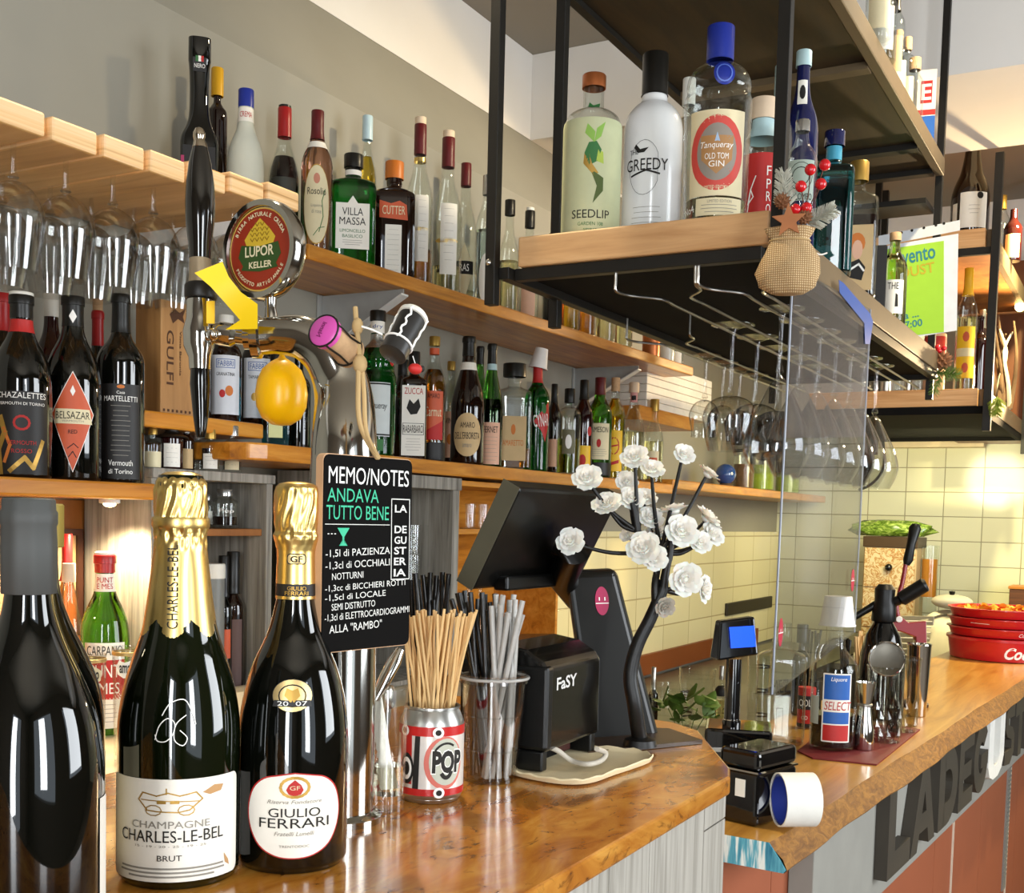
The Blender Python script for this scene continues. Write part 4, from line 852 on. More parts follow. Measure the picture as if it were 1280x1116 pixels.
bottle('black vermouth bottle with red diamond label', 91, 372, 68, z, 'vermouth', G_DARK, Y=1.60, cap=(CAPK, .84), group=GV, name='vermouth_bottle',
       labels=[dict(t=(.855, .93), w=.35, mat=PAPK, shape='dia', shapes=[('fill', INKW, [(0, -.5), (.4, 0), (0, .5), (-.4, 0)])], name='neck_label'), dict(t=(.05, .58), w=1.52, mat=PAPO, shape='dia', edge=INKW, shapes=[('fill', PAPC, [(-.44, -.02), (.47, -.02), (.40, .13), (-.41, .13)]), ('fill', INKW, [(0, .26), (.06, .31), (0, .37), (-.06, .31)]), ('line', INK, [(-.12, -.27), (.02, -.22), (.12, -.26)], .0007, .02), ('line', INK, [(-.1, -.36), (0, -.3), (.08, -.36)], .0007, .02)], text=[('BELSAZAR', .067, .075, .80, INK, 0, 0, 0), ('VERMOUTH', .008, .02, .5, INKY), ('RED', -.1, .04, .2, INK)])])
bottle('reddish brown bottle with white and red neck strip behind the diamond label', 64, 368, 44, z, 'tall', G_RED, Y=1.71, cap=(CAPW, .88), group=GV, name='vermouth_bottle')
bottle('wine bottle with exposed cork and red capsule between the diamond and the tall black bottle', 122, 374, 36, z, 'bordeaux', G_DARK, Y=1.70, cap=(CAPR, .80, 1.0, 1.0, CORK, .022, .9), group=GV, name='wine_bottle')
bottle('tall black vermouth bottle with gold crest and white small lettering beside the crate', 151, 369, 58, z, 'bordeaux', G_DARK, Y=1.60, cap=(CAPK, .80), group=GV, name='vermouth_bottle',
       labels=[dict(t=(.87, .89), shape='band', mat=GOLDM, name='neck_ring'), dict(t=(.02, .52), w=1.7, mat=PAPK, text=[('Casa', .41, .03, .2, INKW), ('MARTELLETTI', .345, .055, .85, INKW), ('Vermouth', -.33, .06, .6, INKW), ('di Torino', -.42, .05, .6, INKW)], shapes=small(-.25, .27, 11, .5, INKY) + [('fill', INKO, [(x * .1, y * .02 + .47) for x, y in oval(0, 0, 1, 1, 8)])])])

# --- gin bottles on the hanging shelf
z = ZH
b = bottle('round-shouldered botanical spirit with sage green label and copper cap', 740, 96, 73, z, 'gin', CG, X=1.915, cap=(COPPER, .925, 1.12), group=GH, name='spirit_bottle',
       labels=[dict(t=(.005, .70), w=2.9, mat=PAPG, text=[('SEEDLIP', -.33, .072, .46, INK, 0), ('GARDEN 108', -.415, .03, .30, INKGR), ('SPIRIT', -.465, .02, .16, INKGR)], ink='print',
               shapes=[('fill', plain('pea_green', '86B04A', rough=.6), [(.02, .28), (-.09, .36), (-.06, .44), (.03, .37)]), ('fill', plain('pea_green', ''), [(.02, .28), (.05, .4), (.15, .46), (.10, .33)]), ('fill', INKGR, [(-.03, .08), (.06, .12), (.11, .22), (.05, .29), (-.04, .28), (-.09, .19)]), ('fill', INKG, [(-.09, .19), (-.1, .10), (.02, .0), (.08, .02), (.0, .1), (-.03, .18)]), ('fill', plain('moss_ink', '4A5A24', rough=.6), [(.03, .03), (.14, -.02), (.14, -.13), (.02, -.24), (.08, -.12), (.0, .02)]), ('fill', plain('lime_ink', 'A8BC4A', rough=.6), [(.05, .12), (.14, .1), (.13, .2), (.07, .22)])]),
               dict(t=(.76, .83), w=.7, mat=None, shapes=[('fill', INKGR, [(-.3, -.2), (0, -.4), (.3, -.1), (.35, .35), (0, .1), (-.2, .4)])], ink='leaf_stamp')])
b = bottle('white lacquered gin bottle with black cap and black lettering', 816, 70, 74, z, 'greedy', G_WHITE, X=2.02, cap=(CAPK, .79, 1.06), group=GH, name='gin_bottle',
       labels=[dict(t=(.25, .55), w=1.5, th=-12, mat=None, text=[('GREEDY', .0, .2, 1.0, INK), ('THE', .22, .08, .22, INK, -.3)], shapes=[('loop', INK, [(x * .36 - .05, y * .46 - .05) for x, y in oval(0, 0, 1, 1, 24)][2:23], .0006, .008), ('line', INK, [(-.35, -.18), (0, -.1), (.3, -.16)], .0006, .04), ('fill', INK, [(-.25, .35), (-.12, .22), (.05, .28), (-.05, .2), (-.2, .2), (-.3, .3)])]), dict(t=(.05, .2), w=1.2, th=-10, mat=None, shapes=small(-.3, .4, 5, .9), ink='small_print'),
               dict(t=(.82, .97), w=.5, th=-50, mat=STAMP, name='tax_strip')])
b = bottle('large clear gin bottle with blue cap, blue wax seal and round red badge label', 897, 36, 84, z, 'oldtom', CG, X=1.925, cap=(CAPB, .835, 1.1), liquid=(L_PALE, .13), group=GH, name='gin_bottle',
       labels=[dict(t=(.665, .785), w=.62, th=9, mat=CAPB, shape='ell', name='wax_seal', shapes=[('loop', plain('pale_blue_ink', '5A74C8', rough=.5), oval(0, 0, .36, .36, 16), .0012, .06)]),
               dict(t=(.13, .545), w=1.75, mat=PAPC, text=[('Tanqueray', .08, .095, .56, INKW, 0, 0, .25), ('OLD TOM', -.04, .07, .4, INKW), ('GIN', -.13, .07, .26, INKW), ('CHARLES TANQUERAY', .43, .03, .45, PAPC), ('LIMITED EDITION', -.40, .04, .45, PAPC)],
                    shapes=[('fill', plain('badge_red', 'C7453A', rough=.5), oval(0, 0, .47, .44, 28), .0005), ('fill', plain('badge_grey', '8C8378', rough=.5), oval(0, .01, .345, .335, 28), .0006), ('fill', plain('badge_tan', 'A87B4A', rough=.5), [(-.28, .2), (.28, .2), (.26, -.08), (0, -.25), (-.26, -.08)], .0007), ('fill', plain('badge_blue', '9FB6D0', rough=.5), [(-.04, .13), (.05, .13), (0, .24)], .0008)]),
               dict(t=(.035, .12), w=1.45, th=8, mat=PAPC, name='lower_label', text=[('LIMITED EDITION', .3, .16, .5, INKY)], shapes=small(-.3, .1, 3, .8)), dict(t=(.04, .1), w=.5, th=-52, mat=None, text=[('No4', 0, .6, .8, INKW, 0, .2)], ink='handwriting')])
bottle('clear bottle with grey cap peeping from behind the white gin', 858, 100, 40, z, 'gin', CG, X=2.16, cap=(CAPW, .86, 1.1), group=GH, name='gin_bottle')
bottle('stout bottle with red wrap-round label and pale faceted stopper', 952, 126, 52, z, 'jar', CG, X=2.06, cap=(CORKP, .86, 1.15), group=GH, name='gin_bottle', labels=[dict(t=(.72, .86), shape='band', mat=STAMP, name='tax_strip'), dict(t=(.02, .60), shape='band', mat=PAPR), dict(t=(.05, .55), w=1.8, mat=None, text=[('F', .35, .13, .12, INKW, .2), ('P', .17, .13, .12, INKW, .2), ('R', 0, .13, .12, INKW, .2), ('O', -.17, .13, .12, INKW, .2), ('N', -.35, .13, .12, INKW, .2)], shapes=[('line', INKW, [(-.35, -.1), (-.28, .1), (-.15, .28)], .0006, .03), ('line', INKW, [(-.35, -.1), (-.2, 0), (-.28, .1), (-.38, -.3)], .0006, .03)])])
bottle('clear bottle with tall tax strip behind the right front post', 972, 84, 34, z, 'tall', CG, X=2.16, cap=(STAMP, .84, 1.1), group=GH, name='gin_bottle')
bottle('clear gin with ornate grey label behind the red berries', 1001, 152, 40, z, 'tall', CG, X=1.97, cap=(SIL, .9, 1.1), group=GH, name='gin_bottle', labels=[dict(t=(.22, .60), w=1.8, mat=plain('ornate_grey', '9AA79A', rough=.5), shapes=[('loop', INK, oval(0, .1, .3, .22, 16), .0006, .03), ('loop', INK, oval(0, .1, .42, .34, 18), .0006, .02)], text=[('COLOMBO', -.4, .16, .85, INK)])])
bottle('dark navy bottle with white cap rising behind the ornate grey label', 1000, 66, 42, z, 'tall', G_NAVY, X=2.24, cap=(STAMP, .93, 1.15), group=GH, name='gin_bottle', labels=[dict(t=(.74, .86), w=.6, mat=PAP, name='neck_label', shapes=[('fill', INK, oval(0, 0, .3, .3, 10))])])
bottle('tall teal glass bottle with navy stopper right of the berries', 1040, 166, 52, z, 'flask', G_TEAL, X=2.36, sq=.55, cap=(G_NAVY, .9, 1.3), group=GH, name='gin_bottle', labels=[dict(t=(.80, .895), shape='band', mat=plain('teal_band', '3E93AC', rough=.4), name='neck_band')])
bottle('flat clear bottle with gold capsule and tan label showing a red-haired figure', 1071, 204, 50, z, 'flask', CG, X=2.62, sq=.4, ky=.7, cap=(CAPGO, .86, 1.25), liquid=(L_DARK, .60), group=GH, name='rum_bottle',
       labels=[dict(t=(.04, .52), w=1.6, mat=PAPT, shapes=[('fill', INKO, oval(.02, .22, .25, .16, 14)), ('fill', PAPS, oval(.04, .12, .16, .15, 12), .0008), ('fill', INK, [(-.3, -.1), (.1, -.02), (.3, -.15), (.2, -.35), (-.2, -.3)]), ('line', INKW, [(-.4, -.12), (-.15, -.18), (.1, -.1), (.25, -.2)], .0009, .06)])])
o = MB(); p, H, R = fitpos(1096, 310, 22, z, X=2.86); t = thing('carton', 'tall black bottle carton between the figure label and the small white label', 'carton', p, face_cam(p))
MB().box((-R, -R, 0), (R, R, H)).build('box', PAPK, t, smooth=False, bevel=.001); MB().box((-R * .9, -R * .9, H), (R * .9, R * .9, H + .002)).build('flap', PAPK, t, smooth=False)
bottle('pale green-tinted bottle with cork and small white label by the paper sign', 1117, 292, 32, z, 'tall', tint_glass('pale_green_glass', 'B7C88A'), X=3.02, cap=(CORK, .92, 1.1), group=GH, name='gin_bottle', labels=[dict(t=(.12, .48), w=1.7, mat=PAP, text=[('THE', .32, .2, .5, INK)], shapes=[('fill', INK, [(.1, -.3), (.25, -.3), (.22, .05), (.12, .1)])])])

# --- bottles standing on the upper deck, seen past its right edge
z = ZT + .047
for px, pyt, w, prof, gl, X, cap, lab, labels in (
    (1100, -60, 34, 'tall', CG, 2.62, (CAPW, .9, 1.2), 'clear bottle with cream label at the top edge over the deck', [dict(t=(.1, .5), w=1.7, mat=PAPC)]),
    (1104, -30, 34, 'tall', CG, 2.74, (CAPK, .85, 1.1), 'gin bottle with round black ring mark near the top of the deck', [dict(t=(.1, .6), w=1.7, mat=PAP, shapes=[('loop', INK, oval(0, .2, .22, .12, 14), .0006, .1)])]),
    (1119, -8, 24, 'tall', CG, 2.88, (CAPK, .8, 1.0), 'black-necked clear bottle in the row on the deck', [dict(t=(.1, .5), w=1.7, mat=PAPT)]),
    (1121, 40, 30, 'gin', CG, 3.02, (CORK, .88, 1.1), 'clear gin bottle with black lettering on the deck', [dict(t=(.1, .55), w=1.6, mat=PAP, text=[('GIN', -.3, .16, .5, INK)])]),
    (1133, 48, 24, 'gin', CG, 3.15, (CORK, .85, 1.1), 'corked clear bottle toward the far end of the deck', [dict(t=(.1, .5), w=1.6, mat=PAPC)]),
    (1142, 74, 24, 'jar', CG, 3.27, (CORK, .85, 1.1), 'small round clear bottle just before the blue and white can', [])):
    bottle(lab, px, pyt, w, z, prof, gl, X=X, cap=cap, labels=labels, name='spirit_bottle', group='bottles on the upper deck')
p, H, R = fitpos(1157, 90, 15, z, X=3.42)
t = thing('oil_can', 'blue and white rectangular can with red band at the far end of the deck', 'can', p, face_cam(p))
mb = MB().box((-R * 1.5, -R, 0), (R * 1.5, R, H)).build('body', PAP, t, smooth=False, bevel=.001)
MB().box((-R * 1.51, -R * 1.02, .002), (R * 1.51, R * 1.02, H * .42)).build('blue_print', PAPB, t, smooth=False)
MB().box((-R * 1.51, -R * 1.02, H * .43), (R * 1.51, R * 1.02, H * .5)).build('red_print', PAPR, t, smooth=False)
mb = MB(); put_poly(mb, rect(-R * .9, H * .58, R * .9, H * .86), lambda u, v, o=0: Vector((u, -R * 1.0 - .0005, v)), 0); mb.build('badge', PAPR, t)
mb = MB(); put_text(mb, 'E', lambda u, v, o=0: Vector((u, -R * 1.0 - .001, v)), 0, H * .72, None, H * .2); mb.build('lettering', INKW, t)
# ------------------------------------------------------------------ hanging stemware
def stem_profile(rb, hs, rbowl, hb, rim, kind):
    th = 0.0011; st = 0.0036
    base = [(0.0, 0.0), (rb, 0.0), (rb, 0.0018), (rb * .55, 0.0045), (0.008, 0.010), (st + .001, 0.022), (st, hs * .5), (st + .0004, hs * .85), (0.008, hs - .004)]
    if kind == 'balloon': bw = [(.0, 0), (.45, .035), (.82, .14), (1.0, .34), (.98, .55), (.88, .8), (rim / rbowl, 1)]
    elif kind == 'cone': bw = [(.0, 0), (.22, .08), (.48, .24), (.80, .46), (1.0, .68), (.97, .82), (rim / rbowl, 1)]
    else: bw = [(.0, 0), (.42, .05), (.78, .17), (1.0, .38), (.96, .58), (.84, .82), (rim / rbowl, 1)]
    pts = catmull([(r * rbowl, hs + z * hb, 0) for r, z in bw], 4); out = [(max(p.x, .003), p.y) for p in pts[1:]]
    inn = [(max(r - th, .001), z) for r, z in reversed(out)]
    return base + out + inn[:-1] + [(0, hs + .006)]
RIM = clear_glass('stemware_glass', (0.985, 0.99, 0.985), 1.75)
def stemware(label, x, y, ztop, rb, hs, rbowl, hb, rim, kind, group, proto=[None] * 9):
    key = (rb, hs, rbowl, hb, rim, kind)
    r = thing('wine_glass', label, 'glass', (x, y, ztop), random.random() * 6, group)
    flip = Matrix.Rotation(PI, 4, 'X')
    if key not in stemware.c:
        full = stem_profile(*key); nb = 9
        g = MB().lathe(full[:nb] + [(0, hs - .004)], 32, flip).build('foot_and_stem', RIM, None); b = MB().lathe([(0, hs - .0038)] + full[nb - 1:], 40, flip).build('bowl', RIM, None)
        stemware.c[key] = (g, b); g.parent = r; b.parent = r
    else:
        for o in stemware.c[key]:
            c = o.copy(); COL.objects.link(c); c.parent = r
    return r
stemware.c = {}
ordn = ['first', 'second', 'third', 'fourth', 'fifth', 'sixth', 'seventh']
for i, (x, z) in enumerate(SL[1:7]):
    stemware('upturned wine glass in the %s slot from the left of the plywood rack, front row' % ordn[i], x, 1.455, ZR1 + z + .003, .036, .085, .043, .128, .032, 'tulip', 'wine glasses in the plywood rack')
    stemware('upturned wine glass in the %s slot from the left of the plywood rack, back row' % ordn[i], x, 1.60, ZR1 + z + .003, .036, .085, .043, .128, .032, 'tulip', 'wine glasses in the plywood rack')
for i, x in enumerate((2.27, 2.435, 2.60, 2.765, 2.93)):
    stemware('balloon wine glass hanging %s from the front in the middle wire rail' % ordn[i], x, .7625, ZRW + .0032, .044, .142, .054, .112, .041, 'balloon', 'balloon glasses in the middle wire rail')
for i, x in enumerate((2.13, 2.27, 2.41, 2.55, 2.69, 2.83, 2.97)):
    stemware('tall flared wine glass hanging %s from the front in the right wire rail' % ordn[i], x, .6225, ZRW + .0032, .042, .120, .062, .185, .044, 'cone', 'flared glasses in the right wire rail')
for i, x in enumerate((2.66, 2.79, 2.92, 3.05)):
    stemware('small wine glass hanging %s from the front in the left wire rail' % ordn[i], x, .9575, ZRW + .0032, .036, .105, .036, .090, .030, 'tulip', 'small glasses in the left wire rail')

# ------------------------------------------------------------------ acrylic screen with blue tape and red stickers
ACR = clear_glass('acrylic_sheet', (0.90, 0.91, 0.93), 1.35)
ya = 0.551; A = RY(990, 368, ya); B = RY(965, 868, ya); C = RY(1088, 388, ya); D = RY(1068, 790, ya)
sc = thing('acrylic_screen', 'clear acrylic screen hung from the hanging shelf side over the bar', 'screen', (A.x, ya, D.z))
mb = MB(); y0, y1 = ya - .0025, ya + .0025
TL = Vector((A.x, 0, ZB + .43)); TR = Vector((C.x, 0, ZB + .46)); BL = Vector((B.x, 0, B.z)); BR = Vector((D.x, 0, D.z))
mb.hexa([(BL.x, y0, BL.z), (BR.x, y0, BR.z), (BR.x, y1, BR.z), (BL.x, y1, BL.z)], [(TL.x, y0, TL.z), (TR.x, y0, TR.z), (TR.x, y1, TR.z), (TL.x, y1, TL.z)])
loc(mb.build('sheet', ACR, sc, smooth=False), sc)
ed = plain('acrylic_edge', '8C929E', rough=.3)
for a_, b2 in ((TL, BL), (TR, BR)):
    loc(MB().tube([(a_.x, ya, a_.z), (b2.x, ya, b2.z)], .0020, 6).build('polished_edge', ed, sc), sc)
# tape strip lying over the shelf side and the sheet corner
tp = MB(); pts = [RY(1046, 350, ya), RY(1052, 354, ya), RY(1085, 392, ya), RY(1089, 402, ya), RY(1085, 430, ya), RY(1079, 430, ya), RY(1078, 404, ya), RY(1047, 366, ya)]
tp.prism([(p.x, p.z) for p in pts], .0006, Matrix(((1, 0, 0, 0), (0, 0, -1, ya - .0036), (0, 1, 0, 0), (0, 0, 0, 1))))
plabel(loc(tp.build('tape', plain('blue_tape', '1D4C98', rough=.35), sc, smooth=False), sc), 'blue adhesive tape')
fnA = planefn(Matrix(((1, 0, 0, 0), (0, 0, -1, ya - .0030), (0, 1, 0, 0), (0, 0, 0, 1))))
for i, (px, py, rx, rz_) in enumerate(((973.5, 790, 5, 18), (1064, 725, 4.5, 14))):
    p = RY(px, py, ya); w = dep(p); s = w / FPX; mb = MB(); put_poly(mb, oval(p.x, p.z, rx * s * 2.0, rz_ * s), fnA, .0004); st = loc(mb.build('sticker', plain('crimson_sticker', 'B3203F', rough=.4), sc), sc)
    plabel(st, 'oval crimson sticker'); mb = MB(); put_line(mb, [(p.x - rx * s * 1.9, p.z - .001), (p.x + rx * s * 1.9, p.z - .001)], fnA, .0016, .0008)
    for dx in (-.5, .4): put_line(mb, [(p.x + dx * rx * s, p.z + .001), (p.x + dx * rx * s, p.z + .005)], fnA, .0016, .0008)
    loc(mb.build('face_mark', INKW, sc), sc); 

# ------------------------------------------------------------------ burlap bag with berries and pine sprigs on the front post
JUTE = plain('burlap', 'BE9F72', rough=0.95, vary=0.22, vscale=160, bmp=0.5)
wb = 1.79; p0 = RW(986, 333, wb); s = wb / FPX
bag = thing('burlap_bag', 'small burlap bag with red berries and frosted sprigs tied to the front post', 'decoration', p0, face_cam(p0))
def bagshape(a, r, z): k = 1 + .05 * math.sin(a * 3 + z * 90) + .035 * math.sin(a * 7 + z * 40); return (k, k * .62)
mb = MB().lathe([(0, -35 * s), (20 * s, -34 * s), (34 * s, -26 * s), (39 * s, -8 * s), (35 * s, 10 * s), (27 * s, 24 * s), (22 * s, 32 * s)] + [(27 * s, 38 * s), (31 * s, 46 * s), (28 * s, 46 * s), (20 * s, 34 * s), (0, 30 * s)], 48, None, bagshape)
def weave_mat():
    m, nt, b = nt_new('burlap_weave'); setp(b, Roughness=.95)
    t = nt.nodes.new('ShaderNodeTexCoord'); a = nt.nodes.new('ShaderNodeTexWave'); c = nt.nodes.new('ShaderNodeTexWave')
    for n_, d in ((a, 'X'), (c, 'Z')): n_.bands_direction = d; n_.inputs['Scale'].default_value = 95; n_.inputs['Distortion'].default_value = 1.2; n_.inputs['Detail Scale'].default_value = 30; nt.links.new(t.outputs['Object'], n_.inputs['Vector'])
    mx = nt.nodes.new('ShaderNodeMath'); mx.operation = 'MULTIPLY'; nt.links.new(a.outputs['Fac'], mx.inputs[0]); nt.links.new(c.outputs['Fac'], mx.inputs[1])
    nt.links.new(ramp(nt, mx.outputs[0], [(0, '9A7A50'), (.35, 'CBA97A'), (.8, 'E6CDA2')]), b.inputs['Base Color']); bump(nt, b, mx.outputs[0], .6, .002); return m
WEAVE = weave_mat(); mb.build('sack', WEAVE, bag, ang=80)
mb = MB(); mb.tube([(25 * s * math.cos(a), 16 * s * math.sin(a), 31 * s) for a in [2 * PI * i / 24 for i in range(24)]], .0012, 6, True); mb.build('tie', plain('twine', 'B99B6B', rough=.9), bag)
BERRY = plain('berry_red', 'C3121C', rough=.15, coat=.5)
def rel(px, py, dw=0.0): # bag-local point
    v = RW(px, py, wb + dw) - p0; return Matrix.Rotation(-bag.rotation_euler.z, 4, 'Z') @ v
for px, py in ((1013, 212), (1031, 206), (1001, 233), (1026, 230), (994, 262), (1008, 260)):
    MB().ball(rel(px, py, -.02), 7.2 * s, 14).build('berry', BERRY, bag)
mb = MB(); st0 = rel(1000, 285, 0)
for px, py in ((1013, 212), (1031, 206), (1001, 233), (1026, 230), (994, 262), (1008, 260)):
    q = rel(px, py, -.018); mb.tube(catmull([st0, (st0 + q) / 2 + Vector((.004, 0, .004)), q], 4), .0009, 5)
mb.build('berry_twig', plain('twig_brown', '5C3A2A', rough=.8), bag)
def sprig(par, o, d, L, mat, n=60, nl=.016, rad=.0006, name='pine_sprig', seed=0):
    r = random.Random(seed); mb = MB(); d = Vector(d).normalized(); o = Vector(o); mb.tube([o, o + d * L], .0014, 5)
    for i in range(n):
        t = r.random(); c = o + d * L * t; a = r.random() * 6.28; x = d.orthogonal().normalized(); y = d.cross(x)
        e = (x * math.cos(a) + y * math.sin(a)) * 1.0 + d * .7
        mb.tube([c, c + e.normalized() * nl * (1.1 - .4 * t)], [rad, rad * .4], 4)
    return mb.build(name, mat, par, smooth=False)
FROST = plain('frosted_pine', 'C2C2B4', rough=.8, vary=.2, vscale=90); PINE = plain('pine_green', '5E7A34', rough=.7, vary=.2, vscale=80)
sprig(bag, rel(982, 262), (-.1, 0, 1), .055, FROST, 260, .021, .0011, seed=1); sprig(bag, rel(1010, 280), (.9, -.2, .45), .042, FROST, 240, .020, .0011, seed=2)
CONE = plain('pine_cone', '7A4F30', rough=.8, vary=.25, vscale=120)
def pinecone(par, c, r, seed=0):
    mb = MB(); rr = random.Random(seed); mb.ball(c, r * .7, 12)
    for i in range(46):
        z = 1 - 2 * (i + .5) / 46; a = i * 2.399; q = math.sqrt(1 - z * z); d = Vector((q * math.cos(a), q * math.sin(a), z)); x = d.orthogonal().normalized(); y = d.cross(x); b = Vector(c) + d * r * .62
        mb.add([b + x * r * .26, b + y * r * .26, b - x * r * .26, b - y * r * .26, b + d * r * .42 + Vector((0, 0, r * .12))], [(0, 1, 4), (1, 2, 4), (2, 3, 4), (3, 0, 4)])
    return mb.build('pine_cone', CONE, par, smooth=False)
pinecone(bag, rel(978, 252, -.01), 11 * s, 1); pinecone(bag, rel(1006, 272, -.02), 10 * s, 2)
mb = MB(); so = rel(986, 276, -.03); star = []
for i in range(10):
    r_ = 21 * s if i % 2 == 0 else 9 * s; a = PI / 2 + i * PI / 5; star.append((r_ * math.cos(a), r_ * math.sin(a)))
mb.prism(star, .004, frame(so, (1, 0, .06), (-.06, 0, 1))); plabel(mb.build('star', plain('wood_star', 'A5673C', rough=.7, vary=.1, vscale=40), bag, smooth=False), 'flat brown wooden star')
mb = MB(); mb.tube(catmull([rel(1010, 310), rel(1024, 318), rel(1034, 316)], 4), .0012, 5); mb.build('twine_end', INKW, bag)

# ------------------------------------------------------------------ green paper notice in a plastic sleeve, hung at the end of the shelf
xs_ = 3.505
def sp(px, py): return RX(px, py, xs_)
nt_ = thing('paper_notice', 'lime green printed notice in a clear white-edged sleeve by the far shelf post', 'notice', sp(1150, 430))
def fnS_pts(pts): return [sp(*p) for p in pts]
def sheet(name, pts, mat, dx, par, th=.0006):
    P = [sp(*p) for p in pts]; mb = MB(); mb.prism([(-p.y, p.z) for p in P], th, Matrix(((0, 0, -1, xs_ - dx), (-1, 0, 0, 0), (0, 1, 0, 0), (0, 0, 0, 1)))); return loc(mb.build(name, mat, par, smooth=False), par)
sheet('paper', [(1098, 309), (1198, 292), (1196, 413), (1099, 429)], plain('white_sheet', 'DCDFE6', rough=.35), 0, nt_)
sheet('sleeve_edge', [(1098, 295), (1200, 275), (1200, 288), (1098, 308)], plain('sleeve_white', 'D7DADD', rough=.25), 0, nt_)
sheet('green_panel', [(1100, 313), (1180, 301), (1180, 415), (1101, 424)], plain('lime_paper', '9CCB3C', rough=.5, vary=.03), .001, nt_)
mb = MB()
for px in (1127, 1140, 1155, 1170, 1180):
    q = sp(px, 288 - (px - 1127) * .22 + 3); put_poly(mb, oval(-q.y, q.z, .004, .004, 10), lambda u, v, o=0: Vector((xs_ - .0011, -u, v)), 0, 1)
loc(mb.build('punch_holes', INK, nt_), nt_)
def stext(s_, px, py, w, h, ink, rot=.17):
    q = sp(px, py); k = dep(q) / FPX; mb = MB(); put_text(mb, s_, lambda u, v, o=0: Vector((xs_ - .0022, -u, v)), -q.y, q.z, w * k * .93, h * k, 0, rot * .75, .015); loc(mb.build('lettering', ink, nt_), nt_)
stext('ra vento', 1139, 321, 62, 16, plain('teal_ink', '2D7A86', rough=.6)); stext('OUST', 1146, 338, 46, 13, plain('mustard_ink', 'B9A52E', rough=.6)); stext('ra ...', 1137, 395, 24, 6, plain('teal_ink', '')); stext('17:00', 1140, 405, 27, 9, plain('teal_ink', ''))

# ------------------------------------------------------------------ things on and around the second hanging shelf
z2 = zt; z21 = zt1
bottle('brown magnum bottle with large white label on the far upper deck', 1214, 172, 46, z21, 'champ', G_BROWN, X=X2 + .10, name='wine_bottle', labels=[dict(t=(.04, .40), w=1.5, th=12, mat=PAP, shapes=[('fill', INK, oval(.2, .4, .12, .1, 10))] + small(-.1, .12, 3, .4)), dict(t=(.05, .3), w=.35, th=-50, mat=PAP, name='side_label')])
bottle('clear bottle with green-gold cap far right on the deck beyond the post', 1252, 245, 20, z21, 'tall', CG, X=X2 + .75, cap=(CAPGO, .82, 1.1), liquid=(L_AMB, .3), name='spirit_bottle')
bottle('dark red bottle with tan label far right on the upper deck', 1266, 262, 22, z21, 'tall', G_RED, X=X2 + .6, name='spirit_bottle', labels=[dict(t=(.05, .5), w=1.7, mat=PAPT)])
bottle('limoncello bottle with two bright yellow label panels and yellow cap on the far shelf', 1208, 336, 25, z2, 'tall', CG, X=X2 + .10, cap=(CAPY, .78, 1.1), liquid=(L_PALE, .6), name='liqueur_bottle', labels=[dict(t=(.10, .52), w=1.9, mat=PAPY, shapes=[('fill', PAPC, rect(-.5, -.08, .5, .08)), ('fill', PAPO, oval(0, .3, .17, .1, 10)), ('fill', PAPO, oval(0, -.3, .17, .1, 10))])])
bottle('dark red wine bottle just right of the yellow-labelled bottle', 1224, 395, 20, z2, 'bordeaux', G_RED, X=X2 + .22, name='wine_bottle')
bottle('clear bottle with silver cap behind the second shelf post', 1226, 388, 16, z2, 'tall', CG, X=X2 + .42, cap=(SIL, .8, 1.2), name='spirit_bottle')
bottle('cream and red labelled jar between the notice and the yellow bottle', 1168, 418, 26, z2, 'cyl', PAPS, X=X2 + .16, name='jar', cat='jar', labels=[dict(t=(.5, .95), shape='band', mat=INKR)])
for i, (px, w, m) in enumerate(((1094, 14, CG), (1107, 12, STEEL), (1122, 12, CG), (1135, 10, STEEL), (1148, 12, CG))):
    bottle(['clear tumbler at the left end of the far shelf, half behind the screen', 'small steel cup second along the far shelf front', 'clear tumbler in the middle of the far shelf front', 'little steel cup just left of the far post', 'clear tumbler right beside the hanging pine cone'][i], px, 462, w, z2, 'cyl', m, X=X2 + .06, name='tumbler', cat='tumbler', group='cups on the far shelf')
xc = 3.50; pc = RX(1178, 452, xc)
dc = thing('pine_decoration', 'pine cone with red berries and green sprig tied to the far shelf post', 'decoration', pc)
k = dep(pc) / FPX; pinecone(dc, (0, 0, 0), 13 * k, 5)
for px, py in ((1161, 444), (1158, 451), (1174, 438), (1180, 435), (1172, 434)): MB().ball(RX(px, py, xc - .01) - pc, 3.6 * k, 10).build('berry', BERRY, dc)
sprig(dc, RX(1170, 466, xc) - pc, (.1, -1, -.1), .06, PINE, 150, .030, .0009, seed=5); sprig(dc, RX(1175, 470, xc) - pc, (0, .3, -1), .05, PINE, 80, .026, .0009, seed=6)
pg = RX(1246, 508, X2 - .03); tg = thing('pine_sprig', 'bushy yellow-green fir tuft hanging from the far shelf corner', 'decoration', pg)
sprig(tg, (0, 0, .035), (0, 0, -1), .06, plain('fir_yellow_green', '87992E', rough=.7, vary=.2, vscale=80), 260, .036, .0010, name='needles', seed=8)
dw = thing('driftwood', 'twisted pale and dark driftwood branches standing at the far shelf end', 'driftwood', Vector((X2 + .95, RX(1250, 500, X2 + .95).y, zt)))
r = random.Random(11); bk = plain('driftwood_bark', '6A5038', rough=.85, vary=.25, vscale=30)
for i in range(9):
    x = 1236 + r.random() * 26; pts = [(x, 512), (x + r.uniform(-6, 6), 480), (x + r.uniform(-8, 12), 440), (x + r.uniform(-10, 12), 392 + r.random() * 30)]
    pw = [RX(a, b, X2 + .9 + r.random() * .12) - dw.location for a, b in pts]
    pw[0].z = zt + .013 - dw.location.z
    MB().tube(catmull(pw, 4), [.012 - .008 * j / 12 for j in range(13)], 7).build('branch', bk if i % 3 else plain('driftwood_pale', 'C9BFA8', rough=.8, vary=.1), dw)
